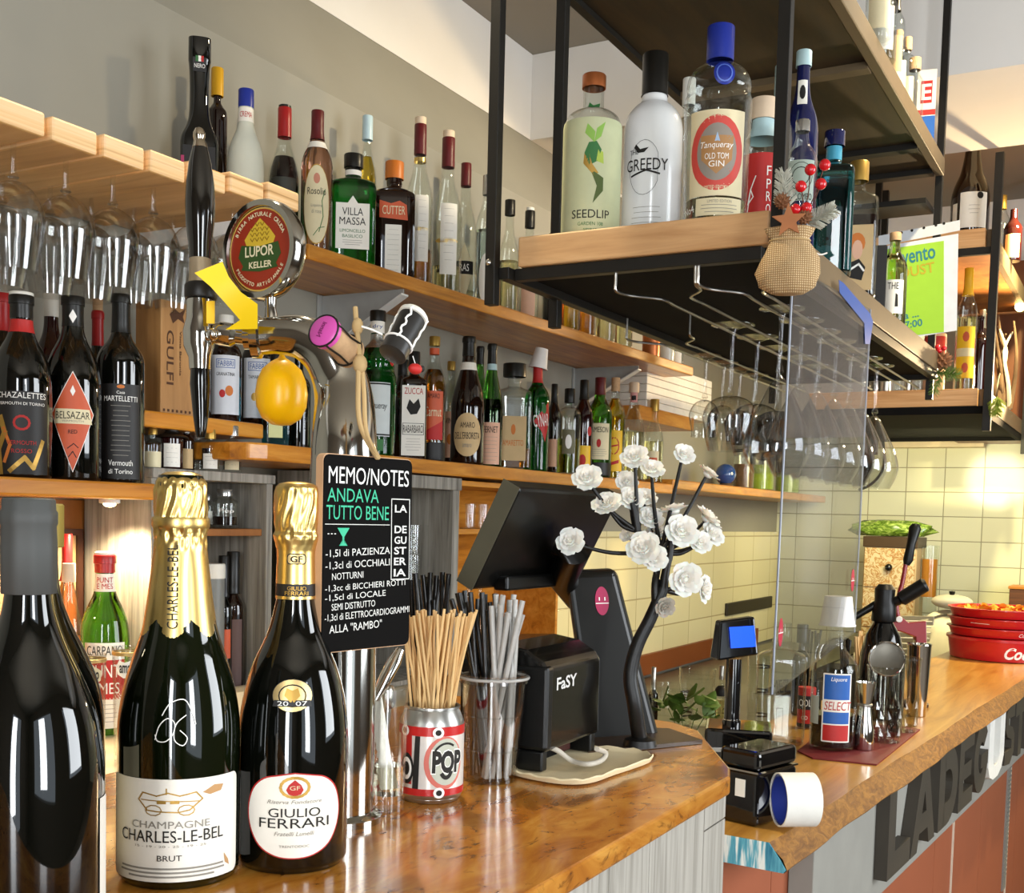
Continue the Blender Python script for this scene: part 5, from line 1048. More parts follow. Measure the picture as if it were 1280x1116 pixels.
# clip lamp shining on the far deck
pl_ = RX(1276, 384, 5.6); lp = thing('clip_spotlight', 'small warm clip spotlight glowing at the right edge of the far deck', 'lamp', pl_)
MB().lathe([(0, 0), (.026, 0), (.03, .05), (.02, .07), (0, .07)], 20, Matrix.Rotation(PI / 2.4, 4, 'Y')).build('lamp_housing', BLACK, lp)
MB().ball((-.03, .0, -.002), .022, 14).build('bulb', plain('warm_bulb', 'FFD9A0', emit='FFC978', emits=22), lp)
# ------------------------------------------------------------------ bottles at the front of the near counter
def foil_ripple(z0, z1, amp, n):
    def f(a, r, z):
        w = max(0.0, min(1.0, (z - z0) / .008)) * max(0.0, min(1.0, (z1 - z) / .006))
        k = 1 + amp * w * (math.sin(n * a + 2 * math.sin(z * 160)) * .6 + math.sin((n + 5) * a - z * 240) * .4); return (k, k)
    return f
def prof_px(rows, s, py0):   # rows of (y_px, half width px) -> (r, z)
    return [(h * s, (py0 - y) * s) for y, h in rows]
def front_bottle(label, px, pyb, pyt, wpx, prof, glass, labels=(), xy=None, name='wine_bottle', H=None, cat='bottle'):
    if xy is None: p, H, R = fitpos(px, pyt, wpx, Z1, pyb=pyb)
    else: p = Vector((xy[0], xy[1], Z1)); R = wpx * dep(p) / FPX / 2
    r = thing(name, label, cat, p + Vector((0, 0, .0006)), face_cam(p)); return mk_bottle(r, H, R, prof, glass, labels=labels, n=64), r, p
# champagne with gold foil
L_CH = [dict(t=(.022, .272), w=2.62, th=-8, r=.13, mat=PAP, text=[('CHAMPAGNE', .06, .07, .50, INKY, .0), ('CHARLES-LE-BEL', -.055, .115, .70, INK, .0), ('BRUT', -.265, .055, .15, INK, .0), ('15 - 19 - 20 - 25 - 19 - 25', -.15, .022, .45, INKY)],
             shapes=[('loop', INKG, [(-.2, .3), (-.17, .37), (-.08, .34), (-.01, .37), (.06, .34), (.16, .37), (.2, .3), (.12, .2), (.05, .18), (-.08, .19), (-.14, .2)], .0008, .008), ('line', INKG, [(-.18, .3), (.18, .28)], .0008, .006), ('line', INKG, [(-.02, .41), (-.02, .36)], .0008, .008), ('loop', INKG, oval(-.1, .2, .05, .05, 10), .0008, .006), ('loop', INKG, oval(.1, .2, .05, .05, 10), .0008, .006), ('line', INKG, [(-.07, .28), (-.03, .28)], .0008, .02), ('line', INKG, [(.01, .28), (.05, .28)], .0008, .02),
                     ('fill', plain('stain_tan', 'B58B5C', rough=.7), [(.2, .36), (.28, .42), (.35, .41), (.33, .35), (.25, .33)]), ('fill', plain('stain_tan', ''), [(.36, -.28), (.40, -.36), (.41, -.42), (.37, -.38)])] + small(-.45, -.37, 3, .75)),
        dict(t=(.03, .25), w=.30, th=92, mat=PAP, name='back_label'),
        dict(t=(.30, .48), w=1.1, th=-3, mat=None, ink='pen_mark', shapes=[('curve', INKW, [(-.30, -.12), (-.24, .06), (-.12, .16), (-.02, .1), (-.04, -.04), (-.14, -.14), (-.26, -.14), (-.30, -.06)], .0006, .014), ('curve', INKW, [(-.2, .2), (-.08, .36), (.12, .4), (.24, .2), (.28, .08)], .0006, .014), ('curve', INKW, [(.14, .2), (.0, .08), (-.02, -.12), (.1, -.2), (.16, -.1), (.06, .0)], .0006, .014)])]
b, r, p = front_bottle('champagne bottle with crinkled gold foil neck and off-white label', 223, 1091, 596, 147, 'champ', G_OLIVE, L_CH, name='champagne_bottle')
s = dep(p) / FPX; yb = 1091
rows = [(800, 48), (797, 47.4), (780, 43.6), (750, 39.2), (720, 35.4), (690, 32.2), (672, 30.6), (665, 31.5), (659, 33), (653, 33.2), (648, 31), (635, 31.5), (615, 31), (604, 29.5), (597, 25), (593.5, 18), (592.5, 8)]
pr = prof_px(rows, s, yb); pr = pr + [(0, pr[-1][1] + .0003)]
zc = (yb - 690) * s
def dense(pr, k=5):
    out = []
    for (r0, z0), (r1, z1) in zip(pr, pr[1:]):
        for i in range(k): out.append((r0 + (r1 - r0) * i / k, z0 + (z1 - z0) * i / k))
    return out + [pr[-1]]
def champ_foil(a, r, z):
    k = foil_ripple(zc, (yb - 597) * s, .05, 13)(a, r, z)[0]
    if z < zc: k += .022 * (abs(math.sin(a * 3.0 + .6)) - .5) * min(1, (zc - z) / .02)
    return (k, k)
fo = MB().lathe(dense(pr), 160, None, champ_foil).build('gold_foil', GOLD, r, ang=75)
fl = pr
def foil_fn(u, v, off=0):
    z = v
    for (r0, z0), (r1, z1) in zip(fl, fl[1:]):
        if z0 <= z <= z1: rr = r0 + (r1 - r0) * ((z - z0) / max(1e-9, z1 - z0)); break
    else: rr = fl[0][0]
    rr = rr * 1.03 + off; a = u / rr; return Vector((rr * math.sin(a), -rr * math.cos(a), v))
mb = MB(); put_text(mb, 'CHARLES-LE-BEL', foil_fn, -.006, (yb - 731) * s, 100 * s, 13 * s, .0006, PI / 2, .0); mb.build('lettering', INK, fo)
mb = MB(); mb.lathe([(33.6 * s, (yb - 661) * s), (34.6 * s, (yb - 658) * s), (34.6 * s, (yb - 651) * s), (33.4 * s, (yb - 648) * s)], 48); mb.build('foil_band', GOLD, fo)
# spumante with gold capsule and round label
L_GF = [dict(t=(.045, .262), w=1.80, th=2, mat=PAP, shape='poly', edge=INKR, poly=[(v.x, v.y) for v in catmull([(a, b, 0) for a, b in ((0, 1), (.3, .95), (.62, .86), (.88, .58), (1, .12), (.94, -.32), (.72, -.72), (.38, -.94), (0, -1), (-.38, -.94), (-.72, -.72), (-.94, -.32), (-1, .12), (-.88, .58), (-.62, .86), (-.3, .95), (0, 1))], 4)[:-1]],
             text=[('GIULIO', .04, .105, .52, INK), ('FERRARI', -.085, .115, .72, INK), ('Fratelli Lunelli', -.21, .05, .4, INKY, 0, 0, .3), ('Riserva Fondatore', .17, .045, .55, INKY, 0, 0, .3), ('GF', .335, .05, .10, PAPC), ('TRENTODOC', -.36, .03, .3, INKY)],
             shapes=[('loop', INKG, oval(0, .34, .14, .115, 18), .0007, .028), ('fill', INKR, [(-.085, .31), (-.06, .26), (0, .235), (.06, .26), (.085, .31), (.06, .37), (0, .43), (-.06, .37)], .0006)]),
        dict(t=(.42, .50), w=.70, th=-2, mat=GOLDM, shape='ell', name='vintage_medal', edge=PAPK, shapes=[('loop', INK, oval(0, .0, .34, .34, 20), .0008, .03), ('fill', INKG, [(-.2, .0), (-.14, .24), (0, .16), (.14, .24), (.2, 0), (.05, -.2), (-.05, -.2)]), ('fill', PAPK, [(-.5, -.34), (.5, -.34), (.46, -.14), (-.46, -.14)])], text=[('20  07', -.24, .14, .75, INKW)])]
b, r, p = front_bottle('dark sparkling wine bottle with smooth gold capsule and round white label', 365, 1074, 606, 135, 'champ2', G_DARK, L_GF, name='sparkling_wine_bottle')
s = dep(p) / FPX; yb = 1075
pr = prof_px([(730, 24), (700, 23), (690, 23.3), (682, 25), (676, 26.8), (671, 27.4), (666, 25.6), (655, 27), (640, 27.4), (622, 26.6), (612, 25.5), (608, 21), (606, 10)], s, yb) + [(0, (yb - 605.5) * s)]
fo = MB().lathe(dense(pr), 144, None, foil_ripple((yb - 685) * s, (yb - 608) * s, .035, 11)).build('gold_foil', GOLD, r, ang=75)
MB().lathe([(23.5 * s, (yb - 749) * s), (24.6 * s, (yb - 748.5) * s), (24.4 * s, (yb - 745) * s), (23.5 * s, (yb - 745) * s)], 48).build('foil_ring', GOLD, r)
nb = MB().lathe([(23.6 * s, (yb - 745) * s), (24.5 * s, (yb - 744.6) * s), (24.1 * s, (yb - 730) * s), (23.5 * s, (yb - 730) * s)], 48).build('neck_band', PAPK, r)
fl = [(24.6 * s, (yb - 760) * s), (24.2 * s, (yb - 730) * s), (23.4 * s, (yb - 690) * s)]
mb = MB(); put_text(mb, 'GIULIO', foil_fn, 0.001, (yb - 735) * s, 24 * s, 5 * s, .0004); put_text(mb, 'FERRARI', foil_fn, 0.001, (yb - 741) * s, 30 * s, 5 * s, .0004); mb.build('lettering', INKG, nb)
mb = MB(); pl_ = rect(-12 * s, (yb - 706) * s, 12 * s, (yb - 693) * s, 4 * s); put_poly(mb, [(x + .0005, y) for x, y in pl_], foil_fn, .0005); o = mb.build('crest_plate', INK, fo)
mb = MB(); put_poly(mb, rect(-10.6 * s + .0005, (yb - 704.8) * s, 10.6 * s + .0005, (yb - 694.2) * s, 3 * s), foil_fn, .0008); mb.build('crest_face', GOLDM, o)
mb = MB(); put_text(mb, 'GF', foil_fn, .0005, (yb - 699.5) * s, 15 * s, 7.5 * s, .0011); mb.build('crest_lettering', INK, o)
# two wine bottles at the left edge
d = ray(36, 850) * .74; b, r, p = front_bottle('dark wine bottle with matt grey capsule at the left edge of the photo', 0, 0, 0, 178, 'slim', G_DARK, [dict(t=(.06, .36), w=.5, th=78, mat=PAP, name='back_label'), dict(t=(.08, .3), w=.8, th=-62, mat=PAP)], xy=(d.x, d.y), H=RW(36, 628, .74).z - Z1)
GC = plain('slate_capsule', '454644', rough=.6, vary=.05, vscale=20); s = .74 / FPX; H_ = RW(36, 624, .74).z - Z1
facet = lambda a, r, z: (1 + .018 * math.cos(9 * a), 1 + .018 * math.cos(9 * a))
MB().lathe([(31 * s, H_ - 118 * s), (32.5 * s, H_ - 117 * s), (33 * s, H_ - 60 * s), (32 * s, H_ - 34 * s), (33.5 * s, H_ - 31 * s), (33.5 * s, H_ - 17 * s), (31.5 * s, H_ - 14 * s), (31 * s, H_ - 2 * s), (29 * s, H_), (0, H_ + .0004)], 72, None, facet).build('capsule', GC, r, ang=60)
d = ray(47, 850) * .885; b, r, p = front_bottle('dark wine bottle with mustard yellow capsule behind the grey-capsuled one', 0, 0, 0, 158, 'slim', G_DARK, [dict(t=(.06, .36), w=.7, th=60, mat=PAPC)], xy=(d.x, d.y), H=RW(47, 632, .885).z - Z1)
s = .885 / FPX; H_ = RW(47, 630, .885).z - Z1
MB().lathe([(29 * s, H_ - 54 * s), (31 * s, H_ - 53 * s), (31 * s, H_ - 2 * s), (29 * s, H_), (0, H_ + .0004)], 40).build('capsule', plain('mustard_capsule', '8E7A34', rough=.5), r)

# ------------------------------------------------------------------ beer tap: chrome swan-neck column, faucet, handle, medallion
tb = RZ(423, 1024, Z1); wt = dep(tb)
tap = thing('beer_tap', 'polished chrome swan-neck beer tap with black handle and round red hop medallion', 'beer tap', tb)
def tl(px, py, dw=0.0): return RW(px, py, wt + dw) - tb
s = wt / FPX
CHR = plain('tap_chrome', 'BDBAB2', rough=.10, metal=1.0, vary=.02)
cpts = [Vector((0, 0, .0)), Vector((0, 0, .10)), Vector((0, 0, .22))]
c0 = tl(433, 560); cl = [Vector((c0.x, c0.y, c0.z))]
path = catmull([(0, 0, .001), (0, 0, .12), (tl(431, 640) * .5), tl(433, 560), tl(430, 490), tl(413, 445), tl(385, 421), tl(350, 417), tl(322, 421)], 6)
path = [Vector((0, 0, .001)), Vector((0, 0, .10)), Vector((0, 0, .2))] + catmull([Vector((0, 0, .26)), Vector((0, 0, tl(433, 560).z)), tl(429, 492), tl(412, 448), tl(383, 424), tl(350, 419), tl(322, 421)], 7)
n = len(path); rad = [.0335] * 4
for i in range(4, n): t = (i - 4) / (n - 5); rad.append(.0335 - .016 * min(1, t * 1.15))
MB().tube(path, rad, 40).build('swan_neck', CHR, tap, ang=60)
MB().lathe([(0, 0), (.042, 0), (.042, .006), (.036, .010), (0, .010)], 40).build('base_flange', CHR, tap)
ax = (tl(300, 421) - tl(330, 421)).normalized()
mb = MB(); mb.tube([tl(330, 421), tl(326, 421), tl(325.5, 421), tl(316, 421), tl(315.5, 421)], [19 * s, 26 * s, 27 * s, 27 * s, 20 * s], 32); mb.build('collar', CHROME, tap, ang=30)
mb = MB(); mb.tube([tl(316, 421), tl(306, 421), tl(305, 421), tl(296, 420), tl(290, 419), tl(276, 417), tl(268, 417)], [16 * s, 16 * s, 10 * s, 10 * s, 15 * s, 15 * s, 12 * s], 24); mb.build('shank', CHROME, tap, ang=35)
MB().ball(tl(266, 418, -.012), 8 * s, 16).build('knob', CHROME, tap)
# faucet body and spout
def seg(rows, name, mat, n=28, par=tap):
    return MB().tube([tl(x, y, d) for x, y, h, d in rows], [h * s for x, y, h, d in rows], n).build(name, mat, par, ang=35)
seg([(251, 374, 15, 0), (251, 376, 17, 0), (250, 400, 17, 0), (249, 415, 20, 0), (249, 432, 19, 0), (250, 446, 14, 0), (250, 462, 13, 0)], 'faucet_body', CHROME)
seg([(250, 462, 11.5, 0), (250, 480, 12.5, 0), (251, 520, 9.5, 0), (251, 543, 6.5, 0), (251, 547, 5, 0)], 'spout', plain('black_spout', '0B0B0A', rough=.06, coat=.6))
seg([(251, 374, 19, 0), (251, 372, 20, 0), (251, 358, 20, 0), (251, 355, 18, 0)], 'black_ring', BLACK)
seg([(251, 355, 15, 0), (251, 340, 14.5, 0), (250, 328, 13.5, 0), (250, 322, 13, 0)], 'ferrule', plain('tan_ferrule', 'A08E72', rough=.35, metal=.4))
seg([(250, 324, 13.5, 0), (250, 305, 14.5, 0), (250, 280, 17.5, 0), (250, 255, 18.5, 0), (250, 230, 17.5, 0), (250, 205, 14, 0), (250, 190, 10.5, 0), (250, 183, 8.5, 0)], 'handle', plain('handle_black', '14110D', rough=.08, coat=.8, vary=.1))
seg([(250, 185, 9.5, 0), (250, 180, 8.5, 0), (249, 175, 6.5, 0), (249, 171, 7.5, 0), (249, 166, 7.5, 0), (249, 161, 5, 0), (249, 159, 1, 0)], 'handle_tip', plain('champagne_chrome', 'CFC2AE', rough=.12, metal=1.0))
mb = MB(); q = [tl(258, 376, -.017), tl(268, 376, -.012), tl(268, 404, -.012), tl(258, 404, -.017)]; mb.add(q + [v + FW * .002 for v in q], [(0, 1, 2, 3), (7, 6, 5, 4), (0, 4, 5, 1), (1, 5, 6, 2), (2, 6, 7, 3), (3, 7, 4, 0)]); mb.build('yellow_tab', PAPY, tap, smooth=False)
# medallion
mc = tl(329, 313); yaw = face_cam(tb) - math.radians(40); mx = Matrix.Translation(mc) @ Matrix.Rotation(yaw, 4, 'Z') @ Matrix.Rotation(PI / 2, 4, 'X') @ Matrix.Rotation(math.radians(0), 4, 'Z')
Rm = 62 * s
MB().lathe([(0, -.010), (Rm * .96, -.010), (Rm, -.006), (Rm, .004), (Rm * .97, .008), (Rm * .86, .008), (Rm * .84, .004), (0, .004)], 56, mx).build('medallion_rim', CHR, tap)
fm = lambda u, v, off=0: mx @ Vector((u, v, .0042 + off))
mb = MB(); put_poly(mb, oval(0, 0, Rm * .83, Rm * .83, 40), fm, .0002); md = mb.build('medallion_face', plain('medallion_gold', 'C9A24A', rough=.4), tap)
def mface(poly, m, off, nm): mb = MB(); put_poly(mb, poly, fm, off); mb.build(nm, m, md)
mface(oval(0, 0, Rm * .80, Rm * .80, 40), plain('medallion_red', '8E2A12', rough=.4), .0004, 'red_field')
mface([(Rm * x, Rm * y) for x, y in ((-.34, .05), (-.42, .22), (-.28, .38), (-.12, .52), (0, .62), (.12, .52), (.28, .38), (.42, .22), (.34, .05), (0, .0))], plain('hop_yellow', 'C9A72E', rough=.5), .0006, 'hop_cone')
mface([(Rm * x, Rm * y) for x, y in ((-.58, -.12), (-.5, .12), (0, .06), (.5, .12), (.58, -.12), (.45, -.3), (.5, -.38), (0, -.44), (-.5, -.38), (-.45, -.3))], plain('medal_green', '2F4A1C', rough=.5), .0008, 'green_scroll')
mb = MB()
for yy in (.2, .3, .4, .5):
    for xx in (-.2, -.07, .07, .2):
        if abs(xx) < .34 - (yy - .2) * .6: put_line(mb, [(Rm * (xx - .05), Rm * (yy + .03)), (Rm * xx, Rm * (yy - .03)), (Rm * (xx + .05), Rm * (yy + .03))], fm, Rm * .02, .0009)
mb.build('hop_scales', plain('hop_ochre', '8E6E14', rough=.6), md)  # scale marks printed in a darker ochre
mb = MB(); put_text(mb, 'LUPOR', fm, 0, -Rm * .03, Rm * .78, Rm * .21, .0011); put_text(mb, 'KELLER', fm, Rm * .03, -Rm * .30, Rm * .62, Rm * .13, .0011)
for i, ch in enumerate('BIRRA NATURALE CRUDA'):
    a = math.radians(152 - i * 6.6)
    if ch != ' ': put_text(mb, ch, fm, Rm * .70 * math.cos(a), Rm * .70 * math.sin(a), None, Rm * .085, .0009, a - PI / 2)
for i, ch in enumerate('PRODOTTO ARTIGIANALE'):
    a = math.radians(212 + i * 6.2)
    if ch != ' ': put_text(mb, ch, fm, Rm * .70 * math.cos(a), Rm * .70 * math.sin(a), None, Rm * .075, .0009, a + PI / 2)
mb.build('lettering', PAPC, md)
seg([(338, 372, 8, 0), (338, 385, 7, 0), (339, 402, 9, 0)], 'medallion_stem', CHROME)

# ------------------------------------------------------------------ balloon and yellow ribbon
bp = RW(352, 490, wt + .05); bl = thing('balloon', 'small round yellow balloon hanging under the tap neck', 'balloon', bp); k = (wt + .05) / FPX
YB = plain('balloon_yellow', 'F4B806', rough=.3, vary=.02, sss=.15)
MB().lathe([(0, -42 * k), (12 * k, -40.5 * k), (24 * k, -33 * k), (31 * k, -18 * k), (32.5 * k, -2 * k), (30 * k, 14 * k), (24 * k, 28 * k), (14 * k, 37 * k), (5 * k, 42 * k), (3 * k, 46 * k), (0, 46 * k)], 40).build('skin', YB, bl)
MB().lathe([(2 * k, 45 * k), (4 * k, 49 * k), (5 * k, 50 * k), (0, 50 * k)], 16).build('knot', YB, bl)
rb = [(243, 341), (278, 327), (286, 346), (301, 365), (322, 380), (322, 411), (282, 412), (300, 400), (281, 378), (263, 358)]
wr = wt - .045; ro = RW(285, 372, wr)
rib = MB(); k = wr / FPX
front = []; 
def dr(x): return .010 * math.sin((x - 243) / 80 * 2.6)
F_ = [RW(x, y, wr + dr(x)) - ro for x, y in rb]; B_ = [RW(x, y, wr + dr(x) + .0016) - ro for x, y in rb]
tris = [(0, 1, 2, 9), (9, 2, 3, 8), (8, 3, 4, 7), (7, 4, 5, 6)]; m = len(rb)
rib.add(F_ + B_, tris + [tuple(i + m for i in reversed(t)) for t in tris] + [(i, (i + 1) % m, m + (i + 1) % m, m + i) for i in range(m)])
o = rib.build('yellow_ribbon', plain('ribbon_yellow', 'F2C90C', rough=.4, vary=.02), None, ang=60); o.location = ro; tag(o, 'bright yellow ribbon tail draped between the tap handle and the medallion', 'ribbon')

# ------------------------------------------------------------------ chalkboard hung from the tap with twine and champagne corks
def bq(u, v, off=0.0):   # u 0..1 left to right, v 0..1 top to bottom
    a = RW(402, 690, .958); c = RW(513, 688, 1.042)
    h = .1675; zc_ = RW(402, 566, .958).z
    base = a.lerp(c, u); nrm = Vector((c.x - a.x, c.y - a.y, 0)).cross(Vector((0, 0, 1))).normalized()
    return Vector((base.x, base.y, zc_ - v * h + 0.0)) + nrm * off
a0 = bq(0, 0); a1 = bq(1, 0); bw = (a1 - a0).length; bh = (bq(0, 1) - a0).length
Mb = frame(bq(0, 1), a1 - a0, (0, 0, 1)); 
cb = thing('chalkboard', 'small black memo chalkboard with white and green writing hung on the tap', 'chalkboard', bq(.5, 1))
MB().prism(rect(0, 0, bw, bh, .006), .008, Mb @ Matrix.Translation((0, 0, -.0082))).build('wood_back', plain('pale_board_edge', 'C49A74', rough=.6), cb, smooth=False); loc(cb.children[0], cb)
pan = loc(MB().prism(rect(.0008, .0008, bw - .0008, bh - .0008, .006), .0012, Mb @ Matrix.Translation((0, 0, -.0002))).build('slate_face', plain('slate_black', '0B0A09', rough=.9, spec=.15, vary=.12, vscale=25), cb, smooth=False), cb)
fb = lambda u, v, off=0: Mb @ Vector((u, v, .0011 + off))
CH = plain('chalk_white', 'D9D8D2', rough=.8); CHT = plain('chalk_teal', '3FB58C', rough=.8); CHB = plain('print_white', 'F4F2EC', rough=.6)
def cw(s_, u0, u1, v, h, mat, bold=.0, rot=0.0):
    mb = MB(); put_text(mb, s_, fb, (u0 + u1) / 2 * bw, (1 - v) * bh, (u1 - u0) * bw, h * bh, .0004, rot, bold); mb.build('lettering', mat, pan)
cw('MEMO/NOTES', .05, .95, .105, .085, CHB, .0); cw('ANDAVA', .04, .60, .205, .068, CHT, .0); cw('TUTTO BENE', .03, .72, .292, .072, CHT, .0)
mb = MB(); put_line(mb, [(.02 * bw, .648 * bh), (.73 * bw, .648 * bh)], fb, .0006, .0004); put_line(mb, [(x * bw, y * bh) for x, y in ((.75, .785), (.965, .785), (.975, .36), (.76, .36))], fb, .0009, .0004, True)
for x in (.05, .085, .12): put_line(mb, [(x * bw, .6 * bh), ((x + .012) * bw, .6 * bh)], fb, .0008, .0004)
mb.build('chalk_lines', CH, pan)
mb = MB(); put_poly(mb, [(x * bw, (1 - y) * bh) for x, y in ((.15, .37), (.28, .37), (.225, .415), (.225, .445), (.26, .46), (.17, .46), (.205, .445), (.205, .415))], fb, .0004); mb.build('chalk_cup', CHT, pan)
for s_, u0, u1, v, h in (('-1,5l di PAZIENZA', .03, .74, .495, .042), ('-1,3cl di OCCHIALI', .03, .74, .556, .042), ('NOTTURNI', .10, .44, .612, .034), ('-1,3cc di BICCHIERI ROTTI', .03, .93, .668, .036), ('-1,5cl di LOCALE', .03, .70, .718, .036), ('SEMI DISTRUTTO', .10, .58, .765, .034), ('-1,3cl di ELETTROCARDIOGRAMMI', .03, .985, .815, .040), ('ALLA "RAMBO"', .08, .66, .875, .042)): cw(s_, u0, u1, v, h, CH, .0, .03)
for s_, v in (('LA', .265), ('DE', .375), ('GU', .432), ('ST', .488), ('ER', .545), ('IA', .605)): cw(s_, .79, .935, v, .040, CH, .02)
TW = plain('twine', '')
tw = thing('twine', 'loop of rough twine holding the chalkboard and corks on the tap', 'twine', RW(450, 500, .985))
def hang(px, py, w): return RW(px, py, w) - tw.location
holep = bq(.55, .03, .004)
mb = MB(); mb.tube(catmull([hang(444, 384, .985), hang(446, 410, .98), hang(449, 440, .97), hang(448, 470, .966), hang(450, 530, .965), holep - tw.location + Vector((0, 0, .004))], 6), .0022, 8); mb.build('strand', TW, tw)
mb = MB(); mb.tube(catmull([hang(452, 452, .97), hang(455, 490, .968), hang(458, 540, .97), holep - tw.location + Vector((.002, 0, .004))], 6), .0020, 8); mb.build('strand', TW, tw)
mb = MB(); mb.ball(hang(450, 455, .968), .0062, 14, (1, 1, 1.3)); mb.ball(hang(447, 408, .98), .0050, 12, (1, 1, 1.5)); mb.build('knot', TW, tw)
# pink-topped cork
def cork_axis(px0, py0, w0, px1, py1, w1): a = RW(px0, py0, w0); b = RW(px1, py1, w1); return a, (b - a)
a, d = cork_axis(404, 413, .945, 440, 443, .985); L = d.length; X = d.normalized().orthogonal(); Mk = frame(a, X, d.normalized().cross(X)); k = .95 / FPX
ck = thing('champagne_cork', 'champagne cork with pink cap and black wire cage tied by the tap', 'cork', a); MI = Matrix.Translation(-a) @ Mk
MB().lathe([(0, .002), (17 * k, .002), (18.5 * k, .006), (17.5 * k, L * .55), (19 * k, L * .75), (20.5 * k, L * .95), (15 * k, L * 1.05), (0, L * 1.06)], 30, MI).build('cork_body', CORK, ck)
MB().lathe([(0, -.0016), (17 * k, -.0014), (20.5 * k, .0005), (21 * k, .006), (19 * k, .0065), (0, .003)], 32, MI).build('metal_cap', plain('pink_cap', 'C94FA0', rough=.35), ck)
mb = MB()
for i in range(4):
    an = i * PI / 2 + .4; c_, s_ = math.cos(an), math.sin(an); mb.tube([MI @ Vector((20.8 * k * c_, 20.8 * k * s_, .001)), MI @ Vector((21.3 * k * c_, 21.3 * k * s_, .0075)), MI @ Vector((19 * k * c_, 19 * k * s_, L * .5)), MI @ Vector((21.3 * k * c_, 21.3 * k * s_, L * .82))], .0009, 6)
mb.tube([MI @ Vector((21.3 * k * math.cos(t), 21.3 * k * math.sin(t), L * .82)) for t in [2 * PI * i / 24 for i in range(24)]], .0009, 6, True); mb.tube([MI @ Vector((21.2 * k * math.cos(t), 21.2 * k * math.sin(t), .0006)) for t in [2 * PI * i / 24 for i in range(24)]], .0009, 6, True)
mb.build('wire_cage', BLACK, ck)
mb = MB(); put_text(mb, 'Nanni', lambda u, v, o=0: MI @ Vector((u, v, -.0022)), 0, 0, 20 * k, 7 * k, 0, 1.1); mb.build('lettering', plain('plum_ink', '7A1F5C', rough=.6), ck)
# black cork with white wire
a, d = cork_axis(518, 393, .985, 490, 444, .965); L = d.length; X = d.normalized().orthogonal(); Mk = frame(a, X, d.normalized().cross(X)); k = .975 / FPX
ck = thing('champagne_cork', 'black and white champagne cork in a white wire cage right of the twine', 'cork', a); MI = Matrix.Translation(-a) @ Mk
BKC = plain('black_cork', '1D1A17', rough=.5, vary=.2, vscale=60)
MB().lathe([(0, .003), (17 * k, .003), (17.5 * k, .006), (15.5 * k, L * .62), (15 * k, L * .7), (0, L * .7)], 30, MI).build('cork_body', BKC, ck)
MB().lathe([(15 * k, L * .68), (17.5 * k, L * .68), (17.8 * k, L * .98), (15 * k, L), (0, L)], 30, MI).build('cork_foot', plain('cork_foot_grey', '2A2826', rough=.4), ck)
MB().lathe([(0, -.002), (16 * k, -.0015), (19.5 * k, .001), (19.5 * k, .0045), (17 * k, .005), (0, .004)], 30, MI).build('metal_cap', CAPW, ck)
mb = MB()
for i in range(4):
    an = i * PI / 2 + .2; pts = []
    for j in range(13):
        t = j / 12; rr = (19.5 - 2.0 * t) * k; a2 = an + .10 * math.sin(t * 20); pts.append(MI @ Vector((rr * math.cos(a2), rr * math.sin(a2), .002 + t * L * .7)))
    mb.tube(pts, .0010, 6)
mb.tube([MI @ Vector((18.4 * k * math.cos(t), 18.4 * k * math.sin(t), L * .72)) for t in [2 * PI * i / 24 for i in range(24)]], .0010, 6, True)
mb.tube(catmull([RW(478, 418, .97) - a, RW(465, 412, .966) - a, RW(452, 408, .966) - a], 4), .0009, 6)
mb.build('wire_cage', INKW, ck)
q = RW(519, 461, .97); lb = thing('ladybird_charm', 'tiny red ladybird charm hanging from the white wire', 'charm', q); MB().ball((0, 0, 0), .0062, 14, (1.25, .8, .75)).build('shell', INKR, lb); MB().ball((.0075, -.0012, .001), .0032, 10).build('head', INK, lb)
MB().tube([(0, 0, .004), RW(516, 445, .97) - q], .0004, 5).build('thread', INKW, lb)
# ------------------------------------------------------------------ things along the near counter: knife glass, can of skewers, straws
def at(px, py): return RZ(px, py, Z1) + Vector((0, 0, .0006))
def open_glass(root, R0, R1, H, mat, name='glass_wall', th=.0016, foot=.006, n=40, lip=0):
    prof = [(0, 0), (R0, 0), (R1, H)]
    if lip: prof = [(0, 0), (R0, 0), (R1 - .001, H - .010), (R1 + lip, H - .009), (R1 + lip, H - .005), (R1, H - .004), (R1 + lip * .7, H)]
    prof += [(R1 - th, H), (R0 - th, foot), (0, foot)]
    return MB().lathe(prof, n).build(name, mat, root)
p = at(484, 1012); w = dep(p); s = w / FPX
g = thing('tall_glass', 'tall clear tumbler holding a serrated knife beside the tap foot', 'glass', p, face_cam(p)); HG = RW(484, 858, w).z - p.z
open_glass(g, 21 * s, 23.5 * s, HG, RIM, foot=.016)
MB().lathe([(0, .0162), (19.4 * s, .0162), (19.8 * s, .045), (0, .045)], 32).build('water', tint_glass('pale_water', 'E6E6D2'), g)
kn = thing('knife', 'serrated steel knife leaning in the tall tumbler', 'knife', p + Vector((0, 0, .05)))
K0 = RW(487, 985, w - .004) - kn.location; K1 = RW(470, 872, w - .008) - kn.location; K2 = RW(500, 812, w + .012) - kn.location; ax = (K1 - K0).normalized(); sd = ax.cross(FW).normalized()
bl_ = []; 
for i in range(25): t = i / 24; bl_.append(K0.lerp(K1, t) + sd * (.0065 + (.0014 if i % 2 else 0)))
bk_ = [K0.lerp(K1, t / 6) - sd * (.0062) for t in range(7)]
mb = MB(); n_ = FW * .0006; F = bl_ + bk_[::-1]; m = len(F); mb.add([v - n_ for v in F] + [v + n_ for v in F], [tuple(range(m)), tuple(range(2 * m - 1, m - 1, -1))] + [(i, (i + 1) % m, m + (i + 1) % m, m + i) for i in range(m)]); mb.build('blade', STEEL, kn, smooth=False)
